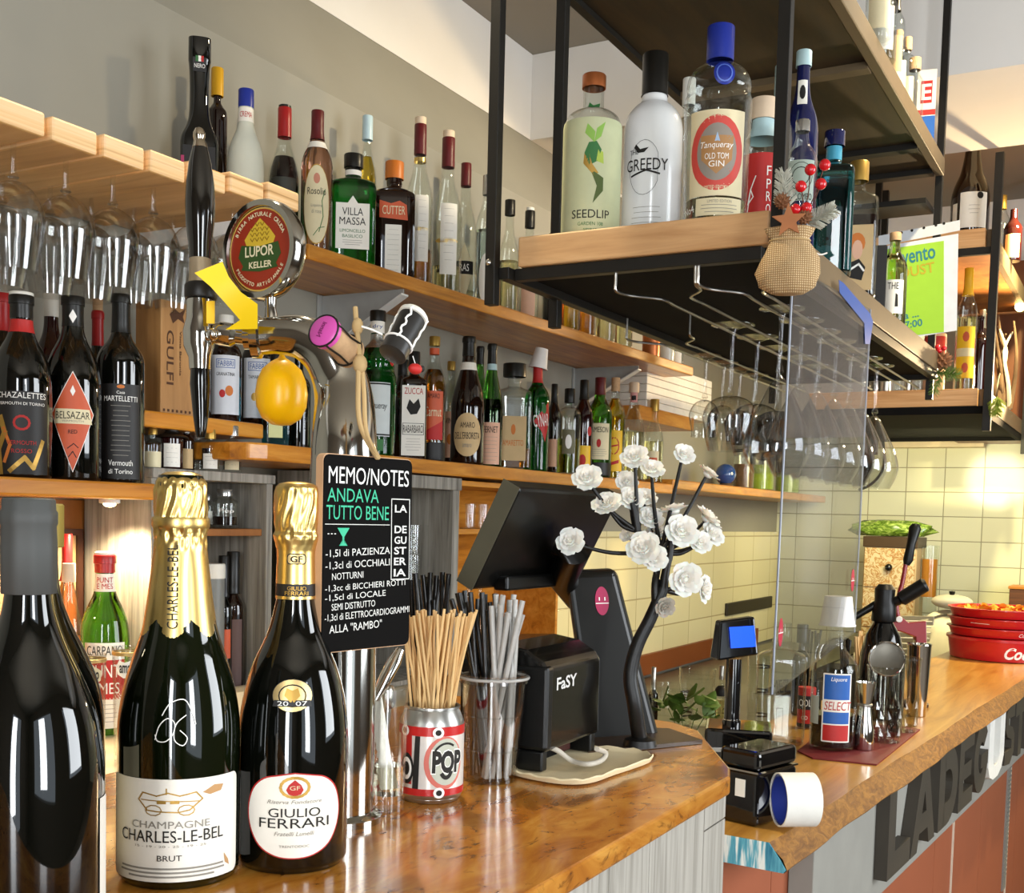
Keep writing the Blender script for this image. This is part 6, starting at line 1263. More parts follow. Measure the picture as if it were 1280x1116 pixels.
MB().tube([K1 - (K2 - K1) * .05, K1.lerp(K2, .3), K1.lerp(K2, .75), K2], [.004, .0065, .0075, .005], 12).build('handle', CHROME, kn)
bo = thing('bottle_opener', 'flat steel bar spoon tip behind the knife handle', 'bar tool', RW(478, 830, w + .03)); MB().tube([(0, 0, -.04), (.004, -.004, .03)], .003, 8).build('shaft', STEEL, bo); MB().ball((.005, -.005, .036), .009, 14, (1, .4, 1.4)).build('tip', STEEL, bo); bo.location = p + Vector((.004, .010, .075))
# can with bamboo skewers
p = at(538, 997); w = dep(p); s = w / FPX; Hc = RW(538, 876, w).z - p.z; Rc = 40 * s
can = thing('drinks_can', 'red and white printed drinks can reused as a skewer holder', 'can', p, face_cam(p))
LBLM = plain('can_white_print', 'DAD3CB', rough=.3, metal=.2)
rows = [(.86, 0), (.92, .03), (1, .085), (1, .80), (.97, .84), (.86, .925), (.83, .945), (.87, .955), (.87, .975), (.83, .98)]
MB().lathe([(0, 0)] + [(r * Rc, t * Hc) for r, t in rows] + [(.80 * Rc, .975 * Hc), (.80 * Rc, .9 * Hc), (.94 * Rc, .8 * Hc), (.94 * Rc, .04 * Hc), (0, .04 * Hc)], 56).build('can_body', plain('aluminium', 'B5B4AF', rough=.28, metal=.95), can)
fc = lambda u, v, off=0: Vector(((Rc + off) * math.sin(u / Rc), -(Rc + off) * math.cos(u / Rc), v))
mb = MB(); mb.lathe([(Rc + .0004, Hc * .09), (Rc + .0004, Hc * .30), (Rc + .0004, Hc * .55), (Rc + .0004, Hc * .795)], 72); pr_ = mb.build('printed_sleeve', LBLM, can)
def band(z0, z1, m, nm, off=.0007): MB().lathe([(Rc + off - .0002, z0 * Hc), (Rc + off, z0 * Hc), (Rc + off, z1 * Hc), (Rc + off - .0002, z1 * Hc)], 72).build(nm, m, pr_)
CR = plain('can_red', 'B5201E', rough=.3)
band(.70, .795, CR, 'top_band'); band(.09, .16, CR, 'foot_band')
def cpoly(P, m, nm, off=.0012): mb = MB(); [put_poly(mb, [(x * Rc, y * Hc) for x, y in q], fc, off) for q in P]; mb.build(nm, m, pr_)
cpoly([rect(-1.15, .2, -.62, .72)], CR, 'red_block', .0008)
cpoly([[(-.58, .16), (-.38, .16), (-.34, .70), (-.50, .70)]], INK, 'black_wedge'); cpoly([oval(-.80, .36, .26, .16)], INK, 'ring_dark', .0010); cpoly([oval(-.80, .36, .19, .115)], INKW, 'ring_white', .0013); cpoly([oval(-.80, .36, .12, .07)], INK, 'ring_core', .0016)
for i, (x, y) in enumerate(((.20, .74), (.25, .125), (-.9, .745))): cpoly([oval(x, y, .17, .055)], INKW, 'dot_white', .0012); cpoly([oval(x, y, .09, .03)], INK, 'dot_black', .0015)
cpoly([oval(.42, .43, .64, .27)], plain('halftone_red', 'C8685A', rough=.4), 'halftone_disc', .0010); cpoly([oval(.46, .44, .53, .24)], plain('sage_grey', 'B3B6A6', rough=.4), 'grey_disc', .0013)
mb = MB(); put_text(mb, 'POP', fc, .52 * Rc, .44 * Hc, 1.05 * Rc, .26 * Hc, .0016, -.02, .09); mb.build('letter_outline', INKW, pr_)
mb = MB(); put_text(mb, 'POP', fc, .52 * Rc, .44 * Hc, .98 * Rc, .235 * Hc, .0019, -.02, .05); mb.build('lettering', INK, pr_)
mb = MB(); put_line(mb, [(x * Rc, y * Hc) for x, y in arc(.46, .44, .44, .19, 60, 140, 10)], fc, .0022, .0017); put_line(mb, [(x * Rc, y * Hc) for x, y in arc(.46, .42, .2, .14, 230, 320, 8)], fc, .004, .0017); mb.build('small_print', INK, pr_)
BAM = wood('bamboo', [(.3, 'CDA467'), (.6, 'DDB980'), (.85, 'E9CD9C')], (60, 60, 4), 1.2, .55)
r = random.Random(4); sk0 = None; ang = face_cam(p); 
top_px = [(502 + i * 94 / 44, 763 + r.uniform(-3, 9) + (8 if i < 6 else 0)) for i in range(45)]; r.shuffle(top_px)
for i, (tx, ty) in enumerate(top_px):
    a = r.random() * 6.28; q = math.sqrt(r.random()) * Rc * .78
    b0 = p + Vector((q * .7 * math.cos(a), q * .7 * math.sin(a), Hc * .05)); dw_ = r.uniform(-.025, .025)
    # rest against the mouth of the can
    t_ = RW(tx, ty, w + dw_)
    d_ = t_ - b0; mouth = b0 + d_ * ((Hc * .96 - Hc * .05) / d_.z); off = Vector((mouth.x - p.x, mouth.y - p.y)); lim = Rc * .76
    if off.length > lim:
        sh = off * (1 - lim / off.length); b0 -= Vector((sh.x, sh.y, 0)) * 1.0
        m2 = b0 + (t_ - b0) * ((Hc * .91) / (t_.z - b0.z)); 
    o2 = Vector((b0.x - p.x, b0.y - p.y))
    if o2.length > Rc * .88: o2 = o2.normalized() * Rc * .88; b0.x = p.x + o2.x; b0.y = p.y + o2.y
    L_ = (t_ - b0).length
    if sk0 is None:
        sk0 = MB().lathe([(0, 0), (.0011, .004), (.0015, .01), (.0015, .999 * .2), (.0013, .2), (0, .2)], 8).build('bamboo_skewer', BAM); o = sk0
    else: o = sk0.copy(); COL.objects.link(o)
    o.location = b0; o.rotation_mode = 'QUATERNION'; o.rotation_quaternion = (t_ - b0).to_track_quat('Z', 'Y'); o.scale = (1, 1, L_ / .2)
    tag(o, 'pale bamboo skewer standing in the red printed can', 'skewer', 'bamboo skewers in the can')
# plastic cup of straws
p = at(614, 975); w = dep(p); s = w / FPX; Hc = RW(616, 840, w).z - p.z
cup = thing('plastic_cup', 'clear ribbed plastic cup packed with straws', 'cup', p, face_cam(p))
CUPM = clear_glass('cup_plastic', (.94, .94, .93), 2.0)
open_glass(cup, 30 * s, 42.5 * s, Hc, CUPM, lip=.0018, foot=.004)
MB().tube([(43.6 * s * math.cos(a), 43.6 * s * math.sin(a), Hc - .004) for a in [2 * PI * i / 48 for i in range(48)]], .0017, 8, True).build('rolled_rim', plain('rim_plastic', 'C9C7C2', rough=.15, trans=.4), cup)
for z in (.30, .62): MB().lathe([((30 + 12.5 * z) * s + .0002, Hc * z - .001), ((30 + 12.5 * z) * s + .0014, Hc * z), ((30 + 12.5 * z) * s + .0002, Hc * z + .001)], 40).build('rib', CUPM, cup)
CS = plain('smoky_straw', 'C6C3BD', rough=.18, trans=.4, vary=.05); BS = plain('black_straw_plastic', '121110', rough=.25)
def straws(p, w, base_r, top, mat, name, label, cat, group, zf, rad, mouth_r, mouth_h, seed):
    r = random.Random(seed); proto = None
    for i, (tx, ty) in enumerate(top):
        a = r.random() * 6.28; q = math.sqrt(r.random()) * base_r; t_ = RW(tx, ty, w + r.uniform(-.03, .03)); b0 = p + Vector((q * math.cos(a), q * math.sin(a), zf))
        for _ in range(2):
            d_ = t_ - b0; m_ = b0 + d_ * ((mouth_h - zf) / d_.z); o_ = Vector((m_.x - p.x, m_.y - p.y))
            if o_.length > mouth_r:
                k_ = 1 - (mouth_h - zf) / d_.z; sh = o_ * (1 - mouth_r / o_.length); b0 -= Vector((sh.x, sh.y, 0)) / max(k_, .3)
            ob = Vector((b0.x - p.x, b0.y - p.y))
            if ob.length > base_r: ob = ob.normalized() * base_r; b0 = Vector((p.x + ob.x, p.y + ob.y, b0.z))
        L_ = (t_ - b0).length
        if proto is None:
            proto = MB().lathe([(rad, 0), (rad, .2), (rad * .8, .2), (rad * .8, 0), (rad, 0)], 10).build(name, mat); o = proto
        else: o = proto.copy(); COL.objects.link(o)
        o.location = b0; o.rotation_mode = 'QUATERNION'; o.rotation_quaternion = d_.to_track_quat('Z', 'Y'); o.scale = (1, 1, L_ / .2); tag(o, label, cat, group)
r = random.Random(9)
straws(p, w, 26 * s, [(612 + i * 2.2 + r.uniform(-2, 2), 740 + r.uniform(0, 34) + max(0, (i - 14)) * 2.2) for i in range(20)], CS, 'straw', 'smoky translucent straw standing in the ribbed plastic cup', 'straw', 'translucent straws in the plastic cup', .006, .0032, 36 * s, Hc, 1)
straws(p, w, 26 * s, [(566 + i * 4.0 + r.uniform(-2, 2), 738 + r.uniform(0, 26)) for i in range(14)], BS, 'straw', 'black straw standing in the ribbed plastic cup', 'straw', 'black straws in the plastic cup', .006, .0030, 36 * s, Hc, 2)
p2 = RW(537, 860, w + .10); p2 = Vector((p2.x, p2.y, Z1 + .0006)); w2 = dep(p2); s2 = w2 / FPX
hb = thing('straw_holder', 'black straw holder behind the skewer can', 'holder', p2); H2 = .10; open_glass(hb, 27 * s2, 27 * s2, H2, BLACK, name='holder_wall', foot=.004)
straws(p2, w2, 22 * s2, [(514 + i * 3.9 + r.uniform(-1, 1), 715 + r.uniform(0, 10) + (26 if i % 4 == 3 else 0)) for i in range(13)], BS, 'straw', 'black straw standing upright in the black holder behind the skewers', 'straw', 'black straws behind the skewers', .005, .0034, 23 * s2, H2, 3)
tb2 = at(556, 930)
# ------------------------------------------------------------------ receipt printer on a cream tray
tray_px = [(641, 968), (662, 973), (700, 979), (737, 978), (770, 967), (813, 952), (812, 945), (792, 940), (748, 936), (700, 930), (650, 940)]
T = [RZ(x, y, Z1 + .004) for x, y in tray_px]; c_ = sum(T, Vector()) / len(T)
T2 = [(v.x - c_.x, v.y - c_.y) for v in catmull(T + [T[0]], 4)[:-1]]
tr = thing('tray', 'cream plate with crimped edge under the black receipt printer', 'plate', (c_.x, c_.y, Z1 + .0005))
mb = MB(); m = len(T2); ringz = [(.90, .0), (.97, .002), (1.0, .007), (.985, .0085), (.93, .0045), (.88, .0035)]; vs = []; fs = []
for k, (sc_, z) in enumerate(ringz):
    for i, (x, y) in enumerate(T2): cr = 1 + (.010 * math.sin(i * 2.1) if k in (2, 3) else 0); vs.append((x * sc_ * cr, y * sc_ * cr, z + (.0012 * math.sin(i * 2.1) if k in (2, 3) else 0)))
for k in range(len(ringz) - 1):
    for i in range(m): fs.append((k * m + i, k * m + (i + 1) % m, (k + 1) * m + (i + 1) % m, (k + 1) * m + i))
fs += [tuple(range(m - 1, -1, -1)), tuple((len(ringz) - 1) * m + i for i in range(m))]
mb.add(vs, fs).build('dish', plain('cream_dish', 'EAD9B0', rough=.45, vary=.04), tr)
zp = Z1 + .0052
n0 = RZ(681, 966, zp); l0 = RZ(652, 957, zp); f0 = RZ(748, 938, zp)
ex = Vector((f0.x - n0.x, f0.y - n0.y, 0)); ey = Vector((l0.x - n0.x, l0.y - n0.y, 0)); Lx = ex.length; ex.normalize(); ey = Vector((-ex.y, ex.x, 0)); Ly = .115
Hn = RW(683, 830, dep(n0)).z - zp
pn = thing('receipt_printer', 'black glossy receipt printer with white wordmark on its front', 'printer', n0, math.atan2(ex.y, ex.x))
PBK = plain('printer_black', '080706', rough=.2, coat=.25, vary=.05); PBM = plain('printer_matt', '090908', rough=.4, spec=.4)
top = [(0, Hn * .18), (Ly, Hn * .18), (Ly, Hn * 1.13), (Ly * .55, Hn * 1.16), (Ly * .25, Hn * 1.12), (Ly * .06, Hn * 1.02), (0, Hn * .94)]
MB().prism(top, Lx, Matrix(((0, 0, 1, 0), (1, 0, 0, 0), (0, 1, 0, 0), (0, 0, 0, 1)))).build('shell', PBK, pn, smooth=False, bevel=.005, segs=3)
MB().box((-.003, -.002, Hn * .2), (.014, Ly * .98, Hn * .98)).build('side_cheek', PBM, pn, smooth=False, bevel=.004)
for x in (0.0, Lx - .016): MB().box((x, .004, 0), (x + .014, Ly * .9, Hn * .185)).build('leg', PBM, pn, smooth=False, bevel=.002)
MB().box((.016, .03, .002), (Lx - .018, Ly * .9, Hn * .175)).build('connector_bay', BLK2, pn, smooth=False)
MB().box((Lx * .55, .022, Hn * .05), (Lx * .75, .0299, Hn * .15)).build('socket', plain('dark_red_socket', '3A0E0A', rough=.4), pn, smooth=False)
mb = MB(); put_text(mb, 'FaSY', lambda u, v, o=0: Vector((u, -.0006, v)), Lx * .34, Hn * .80, Lx * .36, Hn * .12, 0, 0, .02); mb.build('wordmark', plain('print_grey_white', 'CFCFCB', rough=.5), pn)
cab = [RZ(684, 933, Z1 + .03), RZ(697, 938, Z1 + .026), RZ(715, 951, Z1 + .014), RZ(735, 955, Z1 + .0135), RZ(752, 950, Z1 + .014), RZ(757, 941, Z1 + .02), RZ(746, 936, Z1 + .03)]
o = MB().tube(catmull(cab, 6), .0032, 10).build('power_cable', plain('cable_grey', 'BDB6A8', rough=.5), None, origin=cab[3]); tag(o, 'pale grey cable looping over the cream plate from the printer', 'cable')

# ------------------------------------------------------------------ till: tilted monitor on a leaning black stand
pb = RZ(775, 927, Z1); till = thing('till_monitor', 'black point of sale till seen from behind with tilted screen and crimson badge', 'till', (pb.x, pb.y, Z1 + .0006))
TBK = plain('till_black', '050504', rough=.35, coat=.05, spec=.35, vary=.06); TOL = plain('till_olive_edge', '4C493A', rough=.45)
def tloc(o): o.location = -till.location; return o
x0, x1 = 1.17, 1.46
def yz(px, py, x): q = RX(px, py, x); return q.y, q.z
yt, zt_ = yz(650, 610, x0); ybm, zbm = yz(590, 738, x0)
nrm = Vector((0, -(zt_ - zbm), (yt - ybm))).normalized()
if nrm.y > 0: nrm = -nrm
th = .024
def mq(x, y, z): return [Vector((x, y, z)), Vector((x, y, z)) - nrm * th]
mb = MB(); A1, A2 = mq(x0, yt, zt_); B1, B2 = mq(x0, ybm, zbm); C1, C2 = mq(x1, yt, zt_); D1, D2_ = mq(x1, ybm, zbm)
mb.hexa([B1, D1, D2_, B2], [A1, C1, C2, A2]); tloc(mb.build('display', TBK, till, smooth=False, bevel=.004))
mb = MB(); e = Vector((-.0012, 0, 0)); mb.hexa([B1 + e, B1, B2, B2 + e], [A1 + e, A1, A2, A2 + e]); tloc(mb.build('display_edge', TOL, till, smooth=False))
q0 = RX(690, 745, 1.33); q1 = RX(712, 690, 1.30); hub = Vector((1.32, (yt + ybm) / 2, (zt_ + zbm) / 2)) + nrm * .012
tloc(MB().tube([hub, hub + nrm * .022, RW(703, 722, 1.53), RW(722, 748, 1.585)], [.020, .020, .020, .018], 20).build('hinge_arm', TBK, till))
tloc(MB().box((x0 + .05, ybm - .02, zbm - .002), (x1 - .05, ybm + .0, zbm + .016)).build('lower_bezel', TBK, till, smooth=False, bevel=.003))
wst = 1.545
F4 = [RW(738, 935, wst - .02), RW(826, 927, wst + .03), RW(771, 711, wst + .015), RW(707, 714, wst - .02)]
bk4 = [v + Vector((FW.x, FW.y, 0)) * .045 for v in F4]
mb = MB(); mb.hexa([F4[0], F4[1], bk4[1], bk4[0]], [F4[3], F4[2], bk4[2], bk4[3]]); tloc(mb.build('stand', plain('stand_black_olive', '0B0A06', rough=.3, coat=.1, spec=.35), till, smooth=False, bevel=.010, segs=4))
bs = [(735, 945), (878, 930), (836, 915), (745, 912)]; P = [RZ(x, y, Z1) for x, y in bs]; mb = MB(); mb.prism([(v.x, v.y) for v in P], .005, Matrix.Translation((0, 0, Z1 + .0007))); tloc(mb.build('base_plate', plain('bronze_plate', '3B2712', rough=.35, coat=.2), till, smooth=False))
o4 = F4[0]; Ms = frame(RW(752, 751, wst - .004) - (F4[1] - F4[0]).normalized().cross((F4[3] - F4[0]).normalized()) * .0, F4[1] - F4[0], F4[3] - F4[0]); nz = Vector((Ms[0][2], Ms[1][2], Ms[2][2]))
# put the badge exactly on the stand's front plane
pn_ = (F4[1] - F4[0]).cross(F4[3] - F4[0]).normalized(); dd = ray(752, 751); tt = (F4[0] - EYE).dot(pn_) / dd.dot(pn_); bc = EYE + dd * tt; Ms.translation = bc + (pn_ if pn_.dot(FW) < 0 else -pn_) * .0008
sg = 1 if nz.dot(FW) < 0 else -1; k = dep(bc) / FPX; fs_ = lambda u, v, off=0: Ms @ Vector((u, v, sg * off))
mb = MB(); put_poly(mb, oval(0, 0, 10 * k, 18 * k), fs_, .0002); bd = tloc(mb.build('badge', plain('crimson_badge', 'A51D4D', rough=.35), till)); plabel(bd, 'oval crimson badge')
mb = MB(); put_line(mb, [(-9 * k, -3 * k), (9 * k, -3 * k)], fs_, .0012, .0008); [put_line(mb, [(x * k, 1 * k), (x * k, 4 * k)], fs_, .0018, .0008) for x in (-4, 4)]; tloc(mb.build('face_mark', INKW, till))

# ------------------------------------------------------------------ black twig tree with white foam roses
wt2 = 1.46; tb3 = RW(800, 925, wt2 + .02); tb3.z = Z1 + .0062
tree = thing('rose_tree', 'black artificial tree with white rose flowers beside the till', 'decoration', tb3)
def tw_(px, py, dw=0.0): return RW(px, py, wt2 + dw) - tb3
BARK = plain('black_bark', '0B0A08', rough=.45, vary=.2, vscale=60, bmp=.3)
MB().lathe([(0, 0), (.022, 0), (.020, .008), (.010, .012), (0, .012)], 24).build('foot', BARK, tree)
def limb(pts, r0, r1, nm='branch'):
    c = catmull(pts, 6); n = len(c); return MB().tube(c, [r0 + (r1 - r0) * i / (n - 1) for i in range(n)], 10).build(nm, BARK, tree, ang=70)
limb([Vector((0, 0, .005)), tw_(793, 880), tw_(788, 845), tw_(796, 808), tw_(812, 775), tw_(822, 752), tw_(829, 735)], .0100, .0075, 'trunk')
limb([tw_(820, 757), tw_(819, 730), tw_(823, 705, .01), tw_(826, 690)], .006, .003)
limb([tw_(829, 737), tw_(832, 715), tw_(838, 690), tw_(840, 660)], .0065, .003)
PET = plain('rose_foam', 'E6E0D5', rough=.65, vary=.015, vscale=60, sss=.25); PETG = plain('rose_foam_grey', 'A09688', rough=.7, sss=.2)
def rose_mesh(mat):
    mb = MB(); r = random.Random(2)
    def petal(az, base_r, H, Wd, lean, curl):
        vs = []; nu, nv = 7, 6
        for j in range(nv):
            v = j / (nv - 1)
            for i in range(nu):
                u = i / (nu - 1) * 2 - 1; wv = Wd * (math.sin(PI * (.18 + .62 * v))) * 1.05; a = az + u * wv
                rr = base_r * (.35 + .65 * math.sin(v * PI / 2)) + lean * v ** 2 + curl * max(0, v - .7) * 1.6 * (1 - .3 * u * u) + .03 * math.sin(u * 5 + az * 3) * v
                z = H * (v - .12 * u * u * v) - curl * .35 * max(0, v - .75) + .03 * math.sin(u * 6 + az) * v
                vs.append((rr * math.cos(a), rr * math.sin(a), z))
        fs = [(j * nu + i, j * nu + i + 1, (j + 1) * nu + i + 1, (j + 1) * nu + i) for j in range(nv - 1) for i in range(nu - 1)]
        k = len(vs); vs2 = [(x * .95, y * .95, z - .03) for x, y, z in vs]; fs2 = [tuple(k + q for q in reversed(f)) for f in fs]
        rim = [i for i in range(nu)] + [j * nu + nu - 1 for j in range(1, nv)] + [(nv - 1) * nu + i for i in range(nu - 2, -1, -1)] + [j * nu for j in range(nv - 2, 0, -1)]
        fs3 = [(rim[q], rim[(q + 1) % len(rim)], k + rim[(q + 1) % len(rim)], k + rim[q]) for q in range(len(rim))]
        mb.add(vs + vs2, fs + fs2 + fs3)
    for i in range(3): petal(i * 2.1, .18, .62, 1.2, .02, .05)
    for i in range(4): petal(.5 + i * 1.57, .36, .60, .95, .06, .12)
    for i in range(5): petal(.2 + i * 1.257, .55, .52, .80, .16, .24)
    for i in range(5): petal(.8 + i * 1.257, .66, .34, .80, .30, .30)
    mb.ball((0, 0, .04), .45, 14, (1, 1, .55)); o = mb.build('rose', mat, None, ang=70); return o
RO = None
roses = [(793, 570, 15, .0), (734, 596, 16, -.02), (816, 585, 13, .02), (856, 567, 12, .03), (887, 590, 13, .02), (784, 601, 12, .03), (758, 628, 16, -.01), (790, 622, 14, .01), (808, 620, 12, .03), (713, 676, 15, -.04), (841, 635, 16, .03), (814, 646, 14, .02), (887, 645, 17, .04), (853, 663, 18, -.01), (822, 664, 14, .02), (892, 667, 14, .03), (876, 677, 13, .01), (804, 684, 18, -.03), (819, 697, 14, -.01), (858, 724, 18, -.02), (882, 736, 15, .02), (832, 759, 11, -.025), (783, 668, 8, .03)]
rr = random.Random(21)
hubs = {0: tw_(826, 690), 1: tw_(840, 660)}
for i, (px, py, rad, dw) in enumerate(roses):
    q = tw_(px, py, dw); k = (wt2 + dw) / FPX
    hub = tw_(829, 737) if py > 690 else (tw_(797, 664) if px < 812 and py < 660 else tw_(826, 690))
    ou = (q - tw_(815, 700)).normalized(); d = (-FW * (1.1 if i not in (12, 10, 4, 20) else .1) + ou * .55 + Vector((rr.uniform(-.3, .3), rr.uniform(-.3, .3), rr.uniform(-.1, .4)))).normalized()
    if RO is None: RO = rose_mesh(PET); o = RO
    else: o = RO.copy(); COL.objects.link(o)
    if i == 21: o.data = RO.data.copy(); o.data.materials[0] = PETG; o['label'] = 'greyish rose bud'  # one bud takes the greyer foam colour
    o.parent = tree; o.rotation_mode = 'QUATERNION'; o.rotation_quaternion = d.to_track_quat('Z', 'Y'); o.scale = (rad * k * 1.14,) * 3; o.location = q - d * rad * k * .35
    e = q - d * rad * k * .35; mid = hub.lerp(e, .55) + Vector((0, 0, -.006)) - d * .006
    limb([hub, mid, e - d * .004], .0032, .0022, 'twig')
limb([tw_(826, 690), tw_(812, 678), tw_(797, 664)], .0055, .004); limb([tw_(797, 664), tw_(793, 640), tw_(790, 628)], .005, .003)

# ------------------------------------------------------------------ alcove and cabinets under the shelves at the left
o = boxo('alcove_board', WARMW, (0.75, 1.765, ZB - .395), (RY(126, 700, 1.765).x, 1.778, ZVS - .03), kind=False); tag(o, 'warm brown wooden board lining the lit alcove at the left', 'board')
q = RY(130, 700, 1.76); o = MB().box((q.x, 1.752, ZB - .395), (q.x + .022, 1.778, ZVS - .03)).build('light_profile', plain('white_profile', 'D5D3CC', rough=.35), None, smooth=False); tag(o, 'white vertical aluminium rail at the back of the lit alcove', 'rail')
q = RY(137, 628, 1.61); dl = thing('shelf_spotlight', 'small glowing recessed spot under the vermouth shelf', 'lamp', (q.x, 1.61, ZVS - .0285))
MB().lathe([(0, 0), (.018, 0), (.018, -.006), (.014, -.007), (0, -.007)], 24).build('bezel', WHITEP, dl); MB().ball((0, 0, -.008), .011, 14, (1, 1, .5)).build('led', plain('warm_led', 'FFE2AE', emit='FFD892', emits=30), dl)
spot('shelf_spotlight_beam', (q.x, 1.61, ZVS - .048), (q.x - .02, 1.63, 0.9), 11.0, (1.0, .80, .48), 140, .012)
q = RY(-40, 625, 1.70); spot('shelf_spotlight_beam', (1.0, 1.68, ZVS - .048), (1.05, 1.66, 0.9), 9.0, (1.0, .80, .48), 140, .012)
# grey open box with jars, small bitters on its top
def openbox(name, label, x0, x1, y0, y1, z0, z1, th, shelves, mat, smat):
    b = thing(name, label, 'cabinet', ((x0 + x1) / 2, (y0 + y1) / 2, z0)); O = -b.location
    for nm, lo, hi, m in [('side_panel', (x0, y0, z0), (x0 + th, y1, z1 - th), mat), ('side_panel', (x1 - th, y0, z0), (x1, y1, z1 - th), mat), ('top_panel', (x0, y0 - .004, z1 - th), (x1 + .004, y1, z1), mat), ('back_panel', (x0 + th, y1 - .01, z0), (x1 - th, y1, z1 - th), mat), ('bottom_panel', (x0 + th, y0, z0), (x1 - th, y1 - .01, z0 + .012), mat)] + [('shelf', (x0 + th, y0 + .012, z - .014), (x1 - th, y1 - .01, z), smat) for z in shelves]:
        o = MB().box(lo, hi).build(nm, m, b, smooth=False, bevel=.0015); o.location = O
    return b
yb0 = 1.58; bx0 = RY(189, 700, yb0).x; bx1 = RY(340, 700, yb0).x; zt0 = RY(250, 588, yb0).z; zb0 = ZB - .399; zsh = RY(290, 661, yb0 + .01).z
openbox('crate_cabinet', 'weathered grey open cabinet holding jars behind the champagne neck', bx0, bx1, yb0, 1.755, zb0, zt0, .018, [zsh], GREYW, WARMW)
def ybottle(lab, px, pyt, w, z, prof, gl, y, **k): return bottle(lab, px, pyt, w, z, prof, gl, Y=y, **k)
zz = zt0; GB = 'bitters on the grey cabinet'
ybottle('small bitters bottle with clear neck and tan label, leftmost on the grey cabinet', 191, 536, 22, zz, 'mini', CG, 1.625, name='bitters_bottle', cap=(CAPGO, .86, 1.2), liquid=(L_PALE, .3), group=GB, labels=[dict(t=(.02, .42), w=2.2, mat=PAPC)])
ybottle('small bitters bottle with black dropper cap and white label', 215, 523, 27, zz, 'mini', G_RED, 1.62, name='bitters_bottle', cap=(CAPK, .62, 1.5), group=GB, labels=[dict(t=(.04, .50), w=1.6, mat=PAP, shapes=small(-.3, .3, 4, .7))])
ybottle('brown bitters bottle with steel cap next to the black dropper cap', 233, 528, 20, zz, 'mini', G_BROWN, 1.64, name='bitters_bottle', cap=(STEEL, .78, 1.3), group=GB, labels=[dict(t=(.04, .45), w=1.8, mat=PAPT)])
ybottle('thin clear dropper bottle standing below the tap spout', 247, 538, 15, zz, 'mini', CG, 1.67, name='bitters_bottle', cap=(CAPW, .8, 1.2), group=GB)
ybottle('round miniature with cream label and dark contents, first of two alike', 263, 537, 24, zz, 'mini', CG, 1.61, name='bitters_bottle', cap=(CAPGO, .78, 1.3), liquid=(L_DARK, .55), group=GB, labels=[dict(t=(.06, .42), w=1.6, mat=PAP, shapes=small(-.2, .3, 3, .7))])
ybottle('round miniature with cream label and silver stopper, last on the grey cabinet', 290, 533, 24, zz, 'mini', CG, 1.61, name='bitters_bottle', cap=(SIL, .80, 1.6), liquid=(L_DARK, .55), group=GB, labels=[dict(t=(.06, .42), w=1.6, mat=PAPC, shapes=small(-.2, .3, 3, .7))])
GJ = 'jars in the grey cabinet'
ybottle('clear jar with silver lid and handwritten name, dark spice inside', 281, 612, 34, zsh, 'jar', CG, 1.63, name='jar', cat='jar', cap=(SIL, .84, 1.1), liquid=(L_DARK, .30), group=GJ, labels=[dict(t=(.28, .6), w=1.4, mat=None, text=[('Pep', 0, .4, .8, INKW, .1)], ink='handwriting')])
ybottle('small clear jar with pale label behind the champagne foil', 257, 618, 24, zsh, 'jar', CG, 1.69, name='jar', cat='jar', cap=(SIL, .84, 1.1), group=GJ, labels=[dict(t=(.1, .5), w=1.5, mat=PAP)])
zl = zb0 + .012
ybottle('frosted squeeze bottle with pointed white nozzle in the grey cabinet', 265, 705, 30, zl, 'cyl', plain('frosted_plastic', '8E908C', rough=.4, trans=.3), 1.63, name='squeeze_bottle', group=GJ, cap=(CAPW, .90, 1.02))
ybottle('dark bottle with brown label and black cap in the grey cabinet', 291, 690, 27, zl, 'mini', G_BROWN, 1.63, name='sauce_bottle', group=GJ, cap=(CAPK, .72, 1.4), labels=[dict(t=(.06, .55), w=1.9, mat=plain('mauve_label', '5A4440', rough=.6))])
ybottle('dark bottle with orange label behind the squeeze bottle', 279, 695, 22, zl, 'mini', G_DARK, 1.63, name='sauce_bottle', group=GJ, cap=(CAPK, .72, 1.4), labels=[dict(t=(.3, .5), w=1.9, mat=PAPO)])
# things on the alcove counter
zc_ = ZB - .3995
b = ybottle('green vermouth bottle with red cap and white and red label in the lit alcove', 131, 690, 60, zc_, 'vermouth', G_LEAF, 1.61, name='vermouth_bottle', cap=(CAPR, .905, 1.1, 1.0, CAPW, .006), labels=[dict(t=(.80, .90), shape='band', mat=PAP, name='neck_label', text=[('PUNT', .15, .3, .5, INKR), ('E MES', -.2, .3, .5, INKR)]), dict(t=(.04, .52), w=1.75, mat=PAP, text=[('CARPANO', .41, .11, .86, INK), ('PUNT', .17, .15, .7, INKW), ('E MES', -.03, .13, .7, INKW)], shapes=[('fill', INKR, rect(-.5, -.16, .5, .30), .0004)] + small(-.42, -.22, 5, .6))])
ybottle('amber liqueur bottle with cork stopper beside the green vermouth', 86, 705, 34, zc_, 'tall', CG, 1.60, liquid=(L_AMB, .60), cap=(CORKP, .90, 1.2), labels=[])
ybottle('red-capped slim bottle by the framed picture in the alcove', 84, 668, 24, zc_, 'tall', G_AMBER, 1.70, cap=(CAPR, .76, 1.3))
fx = RY(97, 700, 1.748); fr_ = thing('picture_frame', 'dark thin wooden frame leaning on the warm board in the alcove', 'frame', (fx.x - .09, 1.75, ZB - .398))
hz = RY(97, 661, 1.748).z - fr_.location.z; wd_ = .10
mb = MB()
for lo, hi in (((-wd_, -.006, 0), (-wd_ + .012, .006, hz)), ((wd_ - .012, -.006, 0), (wd_, .006, hz)), ((-wd_ + .012, -.006, 0), (wd_ - .012, .006, .012)), ((-wd_ + .012, -.006, hz - .012), (wd_ - .012, .006, hz))): mb.box(lo, hi)
